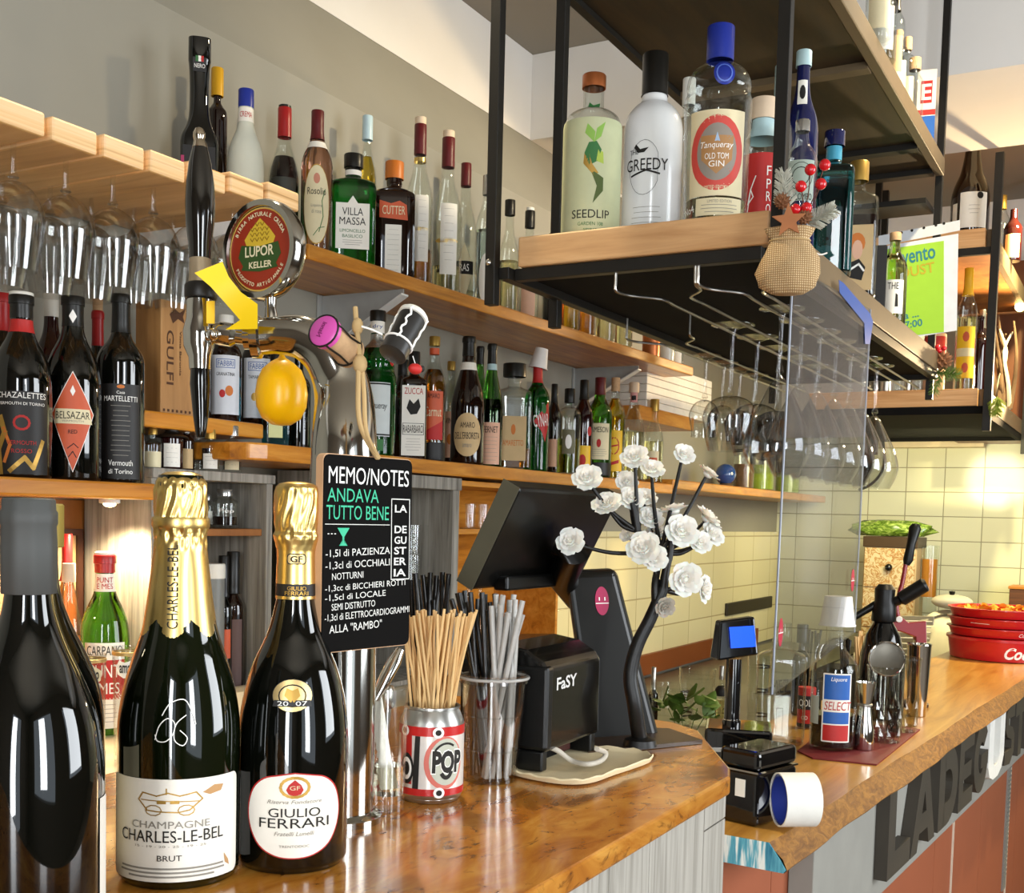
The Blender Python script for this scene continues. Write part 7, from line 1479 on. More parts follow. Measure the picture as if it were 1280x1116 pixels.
mb.build('frame_rails', plain('dark_frame', '3A1E14', rough=.4), fr_, smooth=False); MB().box((-wd_ + .0125, .0, .0125), (wd_ - .0125, .005, hz - .0125)).build('picture', plain('picture_tan', 'B99A6E', rough=.6, vary=.2, vscale=12), fr_, smooth=False)
for i, (px, pyt, w, y) in enumerate(((112, 818, 40, 1.42), (160, 809, 38, 1.40))):
    p, H, R = fitpos(px, pyt, w, zc_, Y=y); g = thing('printed_glass', ['patterned clear tumbler between the dark bottle and the champagne, left one', 'tumbler printed with white script in front of the green vermouth'][i], 'glass', p + Vector((0, 0, .0008)), face_cam(p)); open_glass(g, R * .86, R, H, RIM, foot=.008)
    fng = (lambda R, H: (lambda u, v, off=0: Vector(((R * (.86 + .14 * v / H) + off) * math.sin(u / R), -(R * (.86 + .14 * v / H) + off) * math.cos(u / R), v))))(R, H)
    mb = MB(); put_poly(mb, [(x * R, H * .82 + y * H * .08) for x, y in ((-.7, -.6), (-.3, -1), (.2, -.9), (.7, -.6), (.75, .5), (.3, 1), (-.2, .7), (-.6, .9), (-.8, .3))], fng, .0008); a = mb.build('print', INKW if i else PAPC, g)
    mb = MB(); put_text(mb, 'amaro', fng, 0, H * .82, R * 1.1, H * .07, .0014); mb.build('lettering', INK, a)
    MB().lathe([(R * .95, H * .93), (R * 1.0, H * .935), (R * 1.01, H * .96), (R * .95, H * .965)], 36).build('gold_rim', GOLDM, g)
o = boxo('counter_ledge', CREAM, (RY(268, 800, 1.56).x, 1.52, ZB - .399), (RY(335, 800, 1.56).x, 1.577, ZB - .35), kind=False); tag(o, 'cream ledge in front of the grey cabinet between the two gold bottles', 'ledge')
# crate and syrup bottles on the short shelf
p, H, R = fitpos(206, 380, 52, ZMS, Y=1.66); cr_ = thing('wine_crate', 'pale wooden wine box with vertical lettering standing on the short shelf', 'box', p + Vector((0, 0, .0006)), math.radians(-4))
CRW = wood('crate_pine', [(.25, '8E6332'), (.55, 'A97A44'), (.8, 'BD9058')], (30, 30, 3), 1.3, .6)
MB().box((-R, -R * .9, 0), (R, R * .9, H)).build('box_body', CRW, cr_, smooth=False, bevel=.0015)
fcr = lambda u, v, off=0: Vector((u, -R * .9 - .0006 - off, v))
mb = MB(); put_text(mb, 'GULFI', fcr, -R * .45, H * .5, H * .48, R * .42, 0, -PI / 2, .01); put_text(mb, 'Vigna Baronia', fcr, R * .15, H * .55, H * .4, R * .16, 0, -PI / 2); put_poly(mb, [(x * R * .5 + .0, H * .88 + y * R * .5) for x, y in ((-1, 0), (-.4, .6), (.2, .3), (.9, .8), (.6, 0), (.8, -.6), (0, -.3), (-.6, -.8))], fcr, 0); mb.build('branding', plain('burnt_ink', '4A2A10', rough=.7), cr_)
mb = MB()
for i in range(7): mb.box((-R * .85 + i * R * .26, -R * .9 - .0012, .004), (-R * .85 + i * R * .26 + .004, -R * .9 - .0002, .009))
mb.build('finger_joint', plain('burnt_ink', ''), cr_, smooth=False)
for i, (px, nm, ink) in enumerate(((282, 'GRANATINA', INKR), (322, 'TAMARINDO', INKG), (243, 'AMARENA', INKR))):
    ybottle(['syrup bottle with silver-white label showing red fruit, right of the spout', 'syrup bottle with silver-white label showing a lemon, beside the balloon', 'syrup bottle half hidden behind the tap spout'][i], px, 395 + i * 3, 40, ZMS, 'tall', G_BROWN, 1.67, name='syrup_bottle', cap=(CAPW, .88, 1.2), group='syrup bottles on the short shelf', labels=[dict(t=(.07, .62), w=1.95, mat=plain('silver_label', 'C9CBCF', rough=.4), text=[('FABBRI', .36, .09, .5, INKB), (nm, .18, .06, .6, INK)], shapes=[('loop', INKB, rect(-.3, .29, .3, .43), .0006, .02), ('fill', INKR if i != 1 else INKG, oval(-.1, -.15, .1, .07, 10)), ('fill', INKO, oval(.12, -.1, .13, .09, 12)), ('fill', INKW, oval(0, .32, .02, .02, 6))])])
b = ybottle('teal spirit bottle with pale yellow label under the balloon', 345, 440, 34, ZLS, 'flask', G_TEAL, 1.60, sq=.7, ky=.7, cap=(CAPK, .88, 1.2), labels=[dict(t=(.1, .5), w=1.0, th=0, mat=plain('pale_yellow_label', 'D3D69A', rough=.6))])
ybottle('dark bottle between the balloon and the tap column', 373, 440, 30, ZLS, 'bordeaux', G_DARK, 1.60, name='wine_bottle')
# second grey box and the amber glass cabinet
bx0 = RY(452, 700, 1.5).x; bx1 = RY(577, 700, 1.5).x; zt1_ = ZLS - .038; zb1 = ZB - .30
openbox('crate_cabinet', 'weathered grey open cabinet of stacked glasses beside the chalkboard', bx0, bx1, 1.51, 1.74, zb0, zt1_, .03, [ZB - .17], GREYW, GREYW)
ax0 = bx1 + .004; ax1 = RY(700, 660, 1.52).x
openbox('glass_cabinet', 'amber wooden cabinet with small glasses behind the till screen', ax0, ax1, 1.52, 1.74, zb0, zt1_ - .004, .014, [RY(600, 661, 1.54).z], SHELF, SHELF)
k_ = 0
for row, zz_ in enumerate((ZB - .17, ZB - .17 + .074)):
    for px in (518, 538, 556):
        p, H, R = fitpos(px, 640, 17, zz_ + .0006, Y=1.585); g = thing('tumbler', 'cut glass tumbler, %s one of the %s row in the grey cabinet by the board' % (['left', 'middle', 'right'][k_ % 3], ['lower', 'upper'][row]), 'glass', p, 0, 'tumblers in the grey cabinet'); k_ += 1
        open_glass(g, R * .85, R, .07, RIM, foot=.01, n=20)
for px in (518, 538, 556):
    p, H, R = fitpos(px, 720, 17, zb0 + .0126, Y=1.585); g = thing('tumbler', 'cut glass tumbler standing at the bottom of the grey cabinet by the board, %s' % {518: 'left', 538: 'middle', 556: 'right'}[px], 'glass', p, 0, 'tumblers in the grey cabinet'); open_glass(g, R * .85, R, .10, RIM, foot=.01, n=20)
zg = RY(600, 661, 1.54).z
for i, px in enumerate((588, 604, 621, 638)):
    p, H, R = fitpos(px, 628, 14, zg + .0006, Y=1.60); g = thing('shot_glass', 'small glass %s on the amber cabinet shelf' % ['first from the left', 'second from the left', 'third from the left', 'last, next to the till screen'][i], 'glass', p, 0, 'small glasses in the amber cabinet'); open_glass(g, R * .8, R, .065, RIM, foot=.01, n=20)
for i, px in enumerate((585, 600)):
    p, H, R = fitpos(px, 690, 15, zb0 + .0126, Y=1.60); g = thing('carafe', 'small %s carafe on the cabinet floor behind the till' % ['left round', 'right round'][i], 'carafe', p); mk_bottle(g, .20, R, 'ball', CG, liquid=(L_AMB, .1))
# white takeaway boxes
zbx = RY(830, 513, 1.56).z; q0 = RY(808, 510, 1.58); q1 = RY(889, 510, 1.58); hb_ = (RY(850, 463, 1.58).z - zbx) / 6
FOAM = plain('foam_white', 'DDD8CC', rough=.6)
for i in range(6):
    o = MB().box((q0.x, 1.58, zbx + .0006 + i * hb_), (q1.x - .3 * 0, 1.775, zbx + (i + 1) * hb_ - .0004)).build('takeaway_box', FOAM, None, smooth=False, bevel=.003); tag(o, 'white takeaway box, %s of the stack under the upper shelf end' % ['bottom one', 'second from the bottom', 'third from the bottom', 'fourth from the bottom', 'second from the top', 'top one'][i], 'box', 'stack of takeaway boxes')
# paper cup on the artichoke liqueur and small things at the end of the lower shelf
pc_, Hc_, Rc_ = fitpos(671, 447, 31, ZLS, Y=YF); cu_ = thing('paper_cup', 'white paper cup upturned and tilted on the red diamond liqueur bottle', 'cup', pc_ + Vector((0, 0, Hc_ - .028)), face_cam(pc_)); cu_.rotation_euler = (0, math.radians(10), face_cam(pc_))
CUPW = plain('cup_white', 'E4DFDA', rough=.6)
MB().lathe([(.026, .0), (.018, .056), (0, .056), (0, .0545), (.0170, .0545), (.0248, .0)], 30).build('cup_wall', CUPW, cu_); MB().lathe([(.025, -.001), (.0275, -.001), (.0275, .0015), (.025, .0015)], 30).build('rim', CUPW, cu_)
ze = ZLS + .0186
p, H, R = fitpos(907, 575, 19, ze, Y=1.60); gl_ = thing('globe', 'small blue glass globe ornament on the far lower shelf', 'ornament', p); MB().ball((0, 0, .055), R * 1.4, 20).build('sphere', plain('globe_blue', '2A4A86', rough=.08, coat=.8), gl_); MB().lathe([(0, 0), (R * 1.1, 0), (R * .6, .02), (0, .025)], 20).build('stand', plain('globe_stand', '5A4630', rough=.4), gl_)
for i, (px, w, nm) in enumerate(((930, 26, 'brown mixed jar next to the blue globe on the far shelf'), (951, 34, 'green-filled storage jar nearer the blue globe on the far shelf'), (985, 30, 'green-filled storage jar seen through the acrylic screen edge'))):
    bottle(nm, px, 555, w, ze, 'cyl', CG, Y=1.60, name='jar', cat='jar', liquid=(plain('jar_brown', '6A4A2C', rough=.6, vary=.3, vscale=60) if i == 0 else plain('jar_green', '8FA032', rough=.5, vary=.2), .55), cap=(SIL, .88, 1.02))
# ------------------------------------------------------------------ on the far bar
def a2(px, py): return RZ(px, py, Z2) + Vector((0, 0, .0006))
# red mat
Pm = [a2(997, 940), a2(1016, 949), a2(1096, 957), a2(1150, 913), a2(1130, 909), a2(1040, 905)]; cm = sum(Pm, Vector()) / 6
o = MB().prism([(v.x - cm.x, v.y - cm.y) for v in Pm], .0028).build('bar_mat', plain('mat_red', '6E1414', rough=.6, vary=.1, vscale=40), None, smooth=False); o.location = cm; tag(o, 'dark red rubber mat under the bottles and mixing glasses on the far bar', 'mat')
ZM = Z2 + .0036
def b2(lab, px, pyb, pyt, w, prof, gl, z=None, name='liqueur_bottle', cat='bottle', **k): return bottle(lab, px, pyt, w, ZM if z is None else z, prof, gl, pyb=pyb, name=name, cat=cat, **k)
bs_ = b2('clear aperitif bottle with dark liquid, blue white and red label, wearing a paper cup', 1040, 934, 776, 57, 'select', CG, liquid=(L_DARK, .27),
   labels=[dict(t=(.07, .61), w=1.25, th=7, mat=PAP, r=.03, shapes=[('fill', PAPB, rect(-.45, .12, .45, .48)), ('fill', PAPB, rect(-.45, -.23, .45, -.06)), ('fill', PAPR, rect(-.45, -.48, .45, -.25))], text=[('Liquore', .41, .075, .55, INKW, .05, 0, .25), ('SELECT', .03, .125, .95, INKR, .05, 0, .15)] ), dict(t=(.2, .42), w=.6, th=-55, mat=plain('frosted_label', 'A9B3A8', rough=.6), name='side_label')])
p, H, R = fitpos(1040, 776, 57, ZM, pyb=934); k = dep(p) / FPX
cu_ = thing('paper_cup', 'white paper cup upturned over the neck of the red and blue labelled bottle', 'cup', p + Vector((0, 0, H - .007)), face_cam(p))
MB().lathe([(21.5 * k, 0), (16.5 * k, 36 * k), (0, 36 * k), (0, 34.5 * k), (15.2 * k, 34.5 * k), (20.2 * k, 0)], 32).build('cup_wall', CUPW, cu_); MB().lathe([(20.5 * k, -.001), (22.5 * k, -.001), (22.5 * k, .002), (20.5 * k, .002)], 32).build('rim', CUPW, cu_)
b2('square clear spirit bottle with embossed front and white side label beside the printer', 973, 927, 778, 60, 'flask', CG, z=Z2 + .0008, name='spirit_bottle', sq=.7, ky=.75, cap=(CG, .9, 1.0), labels=[dict(t=(.05, .62), w=.36, th=0, mat=None, ink='embossing', shapes=[('loop', INKY, rect(-.35, -.45, .35, -.05), .0006, .03)]), dict(t=(.40, .58), w=1.0, mat=None, ink='embossing', text=[('MEZ', 0, .6, .7, INK, 0, .15)]), dict(t=(.02, .60), w=.46, mat=None)])
p, H, R = fitpos(973, 778, 60, Z2, pyb=927); o = [x for x in bpy.data.objects if x.get('label', '').startswith('square clear spirit bottle')][0]
MB().box((R * 1.01, -R * .45, .012), (R * 1.016, R * .45, H * .58)).build('side_label', plain('label_grey', 'A9A79C', rough=.6), o, smooth=False)
b2('cherry red tin with white ring letters behind the striped bottle', 1007, 908, 858, 22, 'cyl', PAPR, name='tin', cat='tin', labels=[dict(t=(.45, .8), shape='band', mat=PAPK), dict(t=(.45, .8), w=1.8, th=-10, mat=None, text=[('OOL', 0, .5, .8, INKW)]), dict(t=(.15, .35), w=1.4, th=-10, mat=None, text=[('OD', 0, .5, .5, INKW)]), dict(t=(0, .1), shape='band', mat=PAPK)])
b2('dark bottle with black cap behind the square clear bottle', 999, 893, 780, 22, 'mini', G_DARK, z=Z2 + .0008, name='spirit_bottle', cap=(CAPK, .8, 1.5))
# jigger
p, H, R = fitpos(1079, 852, 25, ZM, pyb=936); j = thing('jigger', 'steel double-ended jigger next to the striped bottle', 'jigger', p + Vector((0, 0, .0006)))
MB().lathe([(0, 0), (R * .96, 0), (R, .002), (R * .92, H * .30), (R * .62, H * .60), (R * .55, H * .66), (R * .62, H * .70), (R * .95, H * .97), (R, H), (R * .9, H), (R * .5, H * .70), (0, H * .68)], 36).build('cups', CHROME, j); MB().lathe([(R * .58, H * .64), (R * .72, H * .655), (R * .72, H * .675), (R * .58, H * .69)], 36).build('waist_ring', STEEL, j)
# cut-glass mixing glasses
CUT = clear_glass('cut_crystal', (.93, .93, .90), 1.55)
def mixing(px, pyb, pyt, w, lab):
    p, H, R = fitpos(px, pyt, w, ZM, pyb=pyb); m = thing('mixing_glass', lab, 'mixing glass', p + Vector((0, 0, .0006)), face_cam(p)); open_glass(m, R * .86, R, H, CUT, foot=.012, n=40)
    mb = MB(); nd = 14
    for row in range(4):
        for i in range(nd):
            a = 2 * PI * (i + .5 * (row % 2)) / nd; z = H * (.10 + .115 * row); r_ = R * (.86 + .14 * z / H); d = .0032; hw = PI / nd * .92; hh = H * .11
            P = [Vector(((r_) * math.cos(a + da), (r_) * math.sin(a + da), z + dz)) for da, dz in ((-hw, 0), (0, -hh), (hw, 0), (0, hh))]; c = Vector(((r_ + d) * math.cos(a), (r_ + d) * math.sin(a), z))
            mb.add(P + [c], [(0, 1, 4), (1, 2, 4), (2, 3, 4), (3, 0, 4)])
    mb.build('diamond_cuts', CUT, m, smooth=False); MB().lathe([(R * .995, H * .985), (R * 1.03, H * .99), (R * 1.03, H * 1.005), (R * .97, H * 1.01), (R * .97, H * .99)], 40).build('lip', CUT, m); return p, H, R
pmx, Hmx, Rmx = mixing(1104, 926, 832, 46, 'cut-crystal mixing glass in front, with a strainer resting in it'); mixing(1126, 913, 822, 42, 'second cut-crystal mixing glass behind the front one')
st = thing('strainer', 'round steel cocktail strainer leaning in the front mixing glass', 'strainer', pmx + Vector((0, 0, Hmx + .004)), face_cam(pmx))
Mx = Matrix.Rotation(math.radians(74), 4, 'X'); Rs = Rmx * .92
mb = MB(); mb.lathe([(0, 0), (Rs * .8, 0), (Rs, .003), (Rs, .005), (Rs * .8, .002), (0, .002)], 36, Matrix.Translation((0, .0, .012)) @ Mx); mb.build('disc', plain('strainer_steel', '6B675E', rough=.38, metal=.8), st); mb = MB(); mb.tube([Matrix.Translation((0, 0, .012)) @ Mx @ Vector((Rs * 1.0 * math.cos(a), Rs * 1.0 * math.sin(a), .004)) for a in [2 * PI * i / 40 for i in range(40)]], .0022, 8, True); mb.build('spring', CHROME, st)
# soda siphon
p, H, R = fitpos(1099, 776, 56, ZM, pyb=897); k = dep(p) / FPX; si = thing('soda_siphon', 'black cream siphon with black head behind the crystal glasses', 'siphon', p + Vector((0, 0, .0006)), face_cam(p))
SBK = plain('siphon_black', '0B0B0A', rough=.12, coat=.4)
MB().lathe([(0, 0), (R * .96, 0), (R, .004), (R * 1.0, H * .45), (R * .94, H * .66), (R * .74, H * .86), (R * .46, H * .97), (R * .40, H), (0, H)], 44).build('flask', SBK, si)
MB().lathe([(0, H), (14 * k, H), (15 * k, H + .004), (14 * k, H + 20 * k), (12 * k, H + 26 * k), (12.5 * k, H + 40 * k), (8 * k, H + 46 * k), (0, H + 46 * k)], 30).build('head', PBM, si, ang=30)
MB().tube([(-8 * k, 0, H + 22 * k), (-20 * k, -2 * k, H + 14 * k), (-37 * k, -4 * k, H + 2 * k)], [5 * k, 4.5 * k, 4 * k], 14).build('nozzle', PBM, si)
MB().tube([(6 * k, 0, H + 22 * k), (18 * k, -3 * k, H + 28 * k), (20 * k, -3 * k, H + 29 * k), (46 * k, -8 * k, H + 48 * k), (48 * k, -8 * k, H + 49 * k)], [6 * k, 6 * k, 9 * k, 9 * k, 6 * k], 18).build('charger_holder', PBM, si, ang=30)
# shaker tin
p, H, R = fitpos(1145, 804, 30, Z2, pyb=895); sh = thing('shaker_tin', 'polished steel shaker tin at the edge of the red mat', 'shaker', p + Vector((0, 0, .0008)), face_cam(p)); MB().lathe([(0, 0), (R * .74, 0), (R * .78, .003), (R * .99, H * .97), (R * 1.03, H * .985), (R * 1.0, H), (R * .93, H), (R * .74, .006), (0, .006)], 44).build('tin', CHROME, sh)
# lever citrus press
wl = dep(p) + .16; pl2 = RW(1140, 850, wl); pl2.z = Z2 + .0008; LRED = plain('press_red', '7E1219', rough=.35, coat=.3, vary=.05)
lv = thing('lever_press', 'red lever press with black hand grip behind the siphon', 'press', pl2); L_ = lambda x, y, d=0: RW(x, y, wl + d) - pl2
MB().lathe([(0, 0), (.045, 0), (.045, .008), (.03, .012), (0, .012)], 28).build('base', plain('press_dark', '2A1212', rough=.4), lv)
MB().tube([(0, 0, .01), L_(1146, 822), L_(1147, 800)], [.010, .010, .010], 14).build('post', STEEL, lv)
mb = MB(); k = wl / FPX; P = [L_(1112, 774), L_(1120, 766), L_(1134, 778), L_(1156, 776), L_(1157, 816), L_(1145, 818), L_(1143, 796), L_(1128, 790), L_(1114, 786)]; n_ = FW * .012; m = len(P)
mb.add([v - n_ for v in P] + [v + n_ for v in P], [tuple(range(m)), tuple(range(2 * m - 1, m - 1, -1))] + [(i, (i + 1) % m, m + (i + 1) % m, m + i) for i in range(m)]); mb.build('yoke', LRED, lv, smooth=False, bevel=.002)
MB().tube(catmull([L_(1124, 775, -.014), L_(1121, 755, -.014), L_(1128, 728, -.014), L_(1133, 700, -.014)], 5), [.0058] * 16, 12).build('lever', LRED, lv)
MB().tube([L_(1133, 706, -.014), L_(1135, 700, -.014), L_(1139, 680, -.014), L_(1144, 660, -.014), L_(1145, 655, -.014)], [.008, .013, .0115, .016, .010], 18).build('grip', PBM, lv)
MB().tube([L_(1124, 774, -.016), L_(1124, 774, -.030)], [.0085, .0075], 16).build('pivot_bolt', WHITEP, lv)
MB().tube([L_(1121, 757, -.022), L_(1123, 745, -.022)], [.003, .003], 8).build('pin', CHROME, lv)
# red baskets
pb2 = a2(1252, 822); kb = dep(pb2) / FPX; RB = 66 * kb; GB2 = 'red snack baskets on the far bar'
BRED = plain('basket_red', 'C2161B', rough=.3, coat=.3, vary=.03); z = pb2.z; hB = 15 * kb; lastz = z
for i in range(4):
    hh = 28 * kb if i == 0 else 11.5 * kb; b = thing('snack_basket', 'red round snack basket, %s in the stack at the right edge' % ['lowest', 'second from the bottom', 'third from the bottom', 'topmost and filled with crisps'][i], 'basket', (pb2.x, pb2.y, z), face_cam(pb2), GB2)
    prof = [(0, 0), (RB * .86, 0), (RB * .92, .002), (RB * .97, hh * .85), (RB * 1.0, hh * .86), (RB * 1.0, hh * .97), (RB * .97, hh * .985)]
    if i == 3: prof += [(RB * .94, hh * .98), (RB * .92, hh * .3), (0, hh * .3)]
    else: prof += [(0, hh * .985)]
    MB().lathe(prof, 64).build('shell', BRED, b)
    fB = (lambda hh: lambda u, v, off=0: Vector(((RB * (.92 + .05 * v / hh) + off) * math.sin(u / RB), -(RB * (.92 + .05 * v / hh) + off) * math.cos(u / RB), v)))(hh)
    mb = MB()
    if i == 0: put_text(mb, 'Coca-Cola', fB, RB * .62, hh * .40, RB * 1.15, hh * .52, .0012, 0, .03, .35); mb.build('script', INKW, b)
    elif i == 1: put_text(mb, 'Pepsi', fB, RB * .42, hh * .45, RB * .3, hh * .36, .0012, 0, .0, .2) if False else put_text(mb, 'Coca-Cola', fB, RB * .5, hh * .45, RB * .42, hh * .36, .0012, 0, .0, .35); mb.build('script', INKW, b)
    elif i == 2: put_line(mb, [(-RB * .62, hh * .5), (-RB * .25, hh * .46)], fB, .0016, .0012); mb.build('stripe', INKW, b)
    z += hh + .0006
    if i == 3: zcr = z - hh * .7
r = random.Random(5); cr0 = None; CRI = plain('crisp', 'D99A2B', rough=.6, vary=.2, vscale=50)
for i in range(46):
    a = r.random() * 6.28; q = math.sqrt(r.random()) * RB * .80
    if cr0 is None:
        vs = []; fs = []
        for jx in range(5):
            for iy in range(5): x, y = (jx - 2) / 2, (iy - 2) / 2; vs.append((x * .017 * (1 - .2 * abs(y)), y * .013, .006 * (x * x - .6 * y * y)))
        fs = [(jx * 5 + iy, jx * 5 + iy + 1, jx * 5 + iy + 6, jx * 5 + iy + 5) for jx in range(4) for iy in range(4)]; vs += [(x, y, z_ + .0012) for x, y, z_ in vs]; fs += [tuple(25 + q_ for q_ in reversed(f)) for f in fs]
        cr0 = MB().add(vs, fs).build('crisp', CRI); o = cr0
    else: o = cr0.copy(); COL.objects.link(o)
    o.location = (pb2.x + q * math.cos(a), pb2.y + q * math.sin(a), zcr + .004 + r.random() * .02 * (1 - q / RB) + .004); o.rotation_euler = (r.uniform(-.8, .8), r.uniform(-.8, .8), r.random() * 6); tag(o, 'golden crisp heaped in the topmost red basket', 'crisp', 'crisps in the topmost basket')
# receipt printer of the card terminal, and pole display
pt = a2(938, 1030); kt = dep(pt) / FPX; ang = math.radians(-16)
te = thing('ticket_printer', 'small black glossy ticket printer with a paper roll on the near bar end', 'printer', pt + Vector((.02, .01, .0)), ang)
h_ = RW(938, 938, dep(pt)).z - pt.z
PGL = plain('printer_gloss', '0A0A0B', rough=.08, coat=.8, vary=.1)
MB().box((-.03, -.034, 0), (.085, .040, h_ * .72)).build('body', PGL, te, smooth=False, bevel=.006, segs=3)
MB().box((-.031, -.035, h_ * .725), (.086, .041, h_ * .75)).build('chrome_trim', CHROME, te, smooth=False)
MB().box((-.030, -.034, h_ * .755), (.085, .040, h_ * 1.02)).build('lid', PGL, te, smooth=False, bevel=.008, segs=3)
MB().box((-.0315, -.012, h_ * .38), (-.0302, .006, h_ * .62)).build('sticker', PAP, te, smooth=False)
mr = Matrix.Translation((-.002, -.042 - h_ * .30, h_ * .42)) @ Matrix.Rotation(math.radians(52), 4, 'Z') @ Matrix.Rotation(PI / 2, 4, 'X')
Rr = h_ * .36
MB().lathe([(Rr * .95, -.02), (Rr, -.02), (Rr, .036), (Rr * .95, .036), (Rr * .95, -.02)], 48, mr).build('paper_roll', plain('receipt_paper', 'E6E4DC', rough=.6), te, ang=30)
MB().lathe([(Rr * .86, -.018), (Rr * .945, -.018), (Rr * .945, .034), (Rr * .86, .034), (Rr * .86, -.018)], 40, mr).build('roll_core', plain('core_blue', '22307A', rough=.3, coat=.4), te, ang=30)
fr_ = lambda u, v, off=0: mr @ Vector(((Rr + .0006 + off) * math.cos(u / Rr), (Rr + .0006 + off) * math.sin(u / Rr), v))
mb = MB(); rr = random.Random(3)
for i in range(16): a0 = -1.0 + i * .14; put_line(mb, [(a0 * Rr, .006), (a0 * Rr, .006 + rr.uniform(.006, .018))], fr_, .0013, .0004)
mb.build('print', INK, te)
pd = a2(916, 985); kd = 1.0
wd2 = 2.02; pd = RW(913, 940, wd2); pd = Vector((pd.x, pd.y, Z2 + .0006)); ds = thing('pole_display', 'black pole customer display with a small blue screen on a flat black base', 'display', pd, face_cam(pd)); k = wd2 / FPX
zb_ = RW(913, 908, wd2).z - pd.z
MB().box((-32 * k, -20 * k, 0), (50 * k, 60 * k, zb_)).build('base', PGL, ds, smooth=False, bevel=.005)
MB().box((-33 * k, -21 * k, zb_ * .66), (51 * k, 61 * k, zb_ * .72)).build('chrome_trim', CHROME, ds, smooth=False)
z1_ = RW(913, 822, wd2).z - pd.z
MB().tube([(0, 0, zb_), (0, 0, zb_ + .012), (0, 0, zb_ + .0125), (0, 0, z1_)], [11.5 * k, 11.5 * k, 9.8 * k, 9.8 * k], 24).build('pole', PGL, ds, ang=30)
MB().lathe([(9.8 * k, zb_ + .0128), (10.6 * k, zb_ + .0128), (10.6 * k, zb_ + .0148), (9.8 * k, zb_ + .0148)], 24).build('ring', CHROME, ds)
zh = RW(913, 771, wd2).z - pd.z; HD = MB(); Mh = Matrix.Rotation(math.radians(24), 4, 'Z')
HD.hexa([Mh @ Vector(v) for v in ((-27 * k, -13 * k, z1_ - .002), (27 * k, -13 * k, z1_ + 6 * k), (27 * k, 14 * k, z1_ + 6 * k), (-27 * k, 14 * k, z1_ - .002))], [Mh @ Vector(v) for v in ((-22 * k, -5 * k, zh - 4 * k), (24 * k, -5 * k, zh + 2 * k), (24 * k, 12 * k, zh + 2 * k), (-22 * k, 12 * k, zh - 4 * k))])
HD.build('head', PGL, ds, smooth=False, bevel=.004, segs=3)
Mf = Mh @ frame((3 * k, -12.2 * k, z1_ + 13 * k), (1, 0, .06), (0, 8 * k, (zh - z1_)))
mb = MB(); mb.prism(rect(-13 * k, 2 * k, 20 * k, 28 * k), .0010, Mf @ Matrix.Translation((0, 0, .0012))); mb.build('screen', plain('screen_blue', '1440C8', rough=.2, emit='1A55FF', emits=1.1), ds, smooth=False)
# silver pourer tray behind: clear serving bowls, leaves, pourers
zw = .79
def onw(px, py, z): return RZ(px, py, z)
for i, (px, pyt, pyb, w, lab) in enumerate(((842, 836, 905, 56, 'wide clear glass bowl behind the till base'), (872, 838, 900, 46, 'clear glass bowl between the till and the pole display'), (950, 812, 905, 30, 'tall clear glass jug behind the pole display'))):
    X_ = (2.62, 2.95, 2.90)[i]; p = RX(px, pyt, X_); p2_ = RX(px, pyb + 8, X_); g = thing('glass_bowl' if i < 2 else 'glass_jug', lab, 'bowl' if i < 2 else 'jug', (p.x, p.y, p2_.z)); k = dep(p) / FPX
    open_glass(g, w * .42 * k, w * .5 * k, p.z - p2_.z, CG, foot=.008, n=36)
    for q in (.25, .55, .85): MB().lathe([(w * (.42 + .08 * q) * k + .0002, (p.z - p2_.z) * q - .002), (w * (.42 + .08 * q) * k + .0018, (p.z - p2_.z) * q), (w * (.42 + .08 * q) * k + .0002, (p.z - p2_.z) * q + .002)], 36).build('rib', CG, g)
shf = boxo('bar_shelf', plain('steel_top', ''), (1.72, .86, ZB - .56), (3.6, 1.10, ZB - .548), kind=False); tag(shf, 'steel rail shelf behind the bars holding glass bowls and herbs', 'shelf')
for nm_ in ('wide clear glass bowl', 'clear glass bowl between', 'tall clear glass jug'):
    o = [x for x in bpy.data.objects if x.get('label', '').startswith(nm_)][0]; o.location.z = ZB - .5475
    if i: pass
for x_, y_ in ((1.74, .88), (3.58, .88), (1.74, 1.08), (3.58, 1.08)):
    o = MB().box((x_ - .012, y_ - .012, 0), (x_ + .012, y_ + .012, ZB - .5605)).build('leg', STEEL, shf, smooth=False)
LEAF = plain('herb_leaf', '4F6A24', rough=.5, vary=.2, vscale=60); r = random.Random(6)
hp_ = RX(858, 905, 2.52); herb = thing('herb_bunch', 'fresh green mint leaves in a glass behind the till base', 'herbs', (hp_.x, hp_.y, ZB - .5475)); k = dep(hp_) / FPX
open_glass(herb, .030, .034, .05, CG, foot=.006)
for i in range(26):
    px, py = 822 + r.random() * 78, 872 + r.random() * 34
    c = RX(px, py, 2.50 + r.random() * .06) - herb.location; d = Vector((r.uniform(-1, 1), r.uniform(-1, 1), r.uniform(.0, .9))).normalized(); s_ = d.cross(Vector((r.uniform(-.4, .4), r.uniform(-.4, .4), 1))).normalized(); nn_ = d.cross(s_); L__ = .034 + r.random() * .020
    vs = []; 
    for j in range(6): t = j / 5; wv = math.sin(PI * min(1, t * .92 + .04)) * L__ * .30; vs += [c + d * L__ * t - s_ * wv + nn_ * .003, c + d * L__ * t, c + d * L__ * t + s_ * wv + nn_ * .003]
    fs = [f for j in range(5) for f in ((j * 3, j * 3 + 1, j * 3 + 4, j * 3 + 3), (j * 3 + 1, j * 3 + 2, j * 3 + 5, j * 3 + 4))]; m = len(vs); vs += [v + nn_ * .0007 for v in vs]; fs += [tuple(m + q for q in reversed(f)) for f in fs]
    MB().add(vs, fs).build('leaf', LEAF, herb, ang=80)
mb = MB()
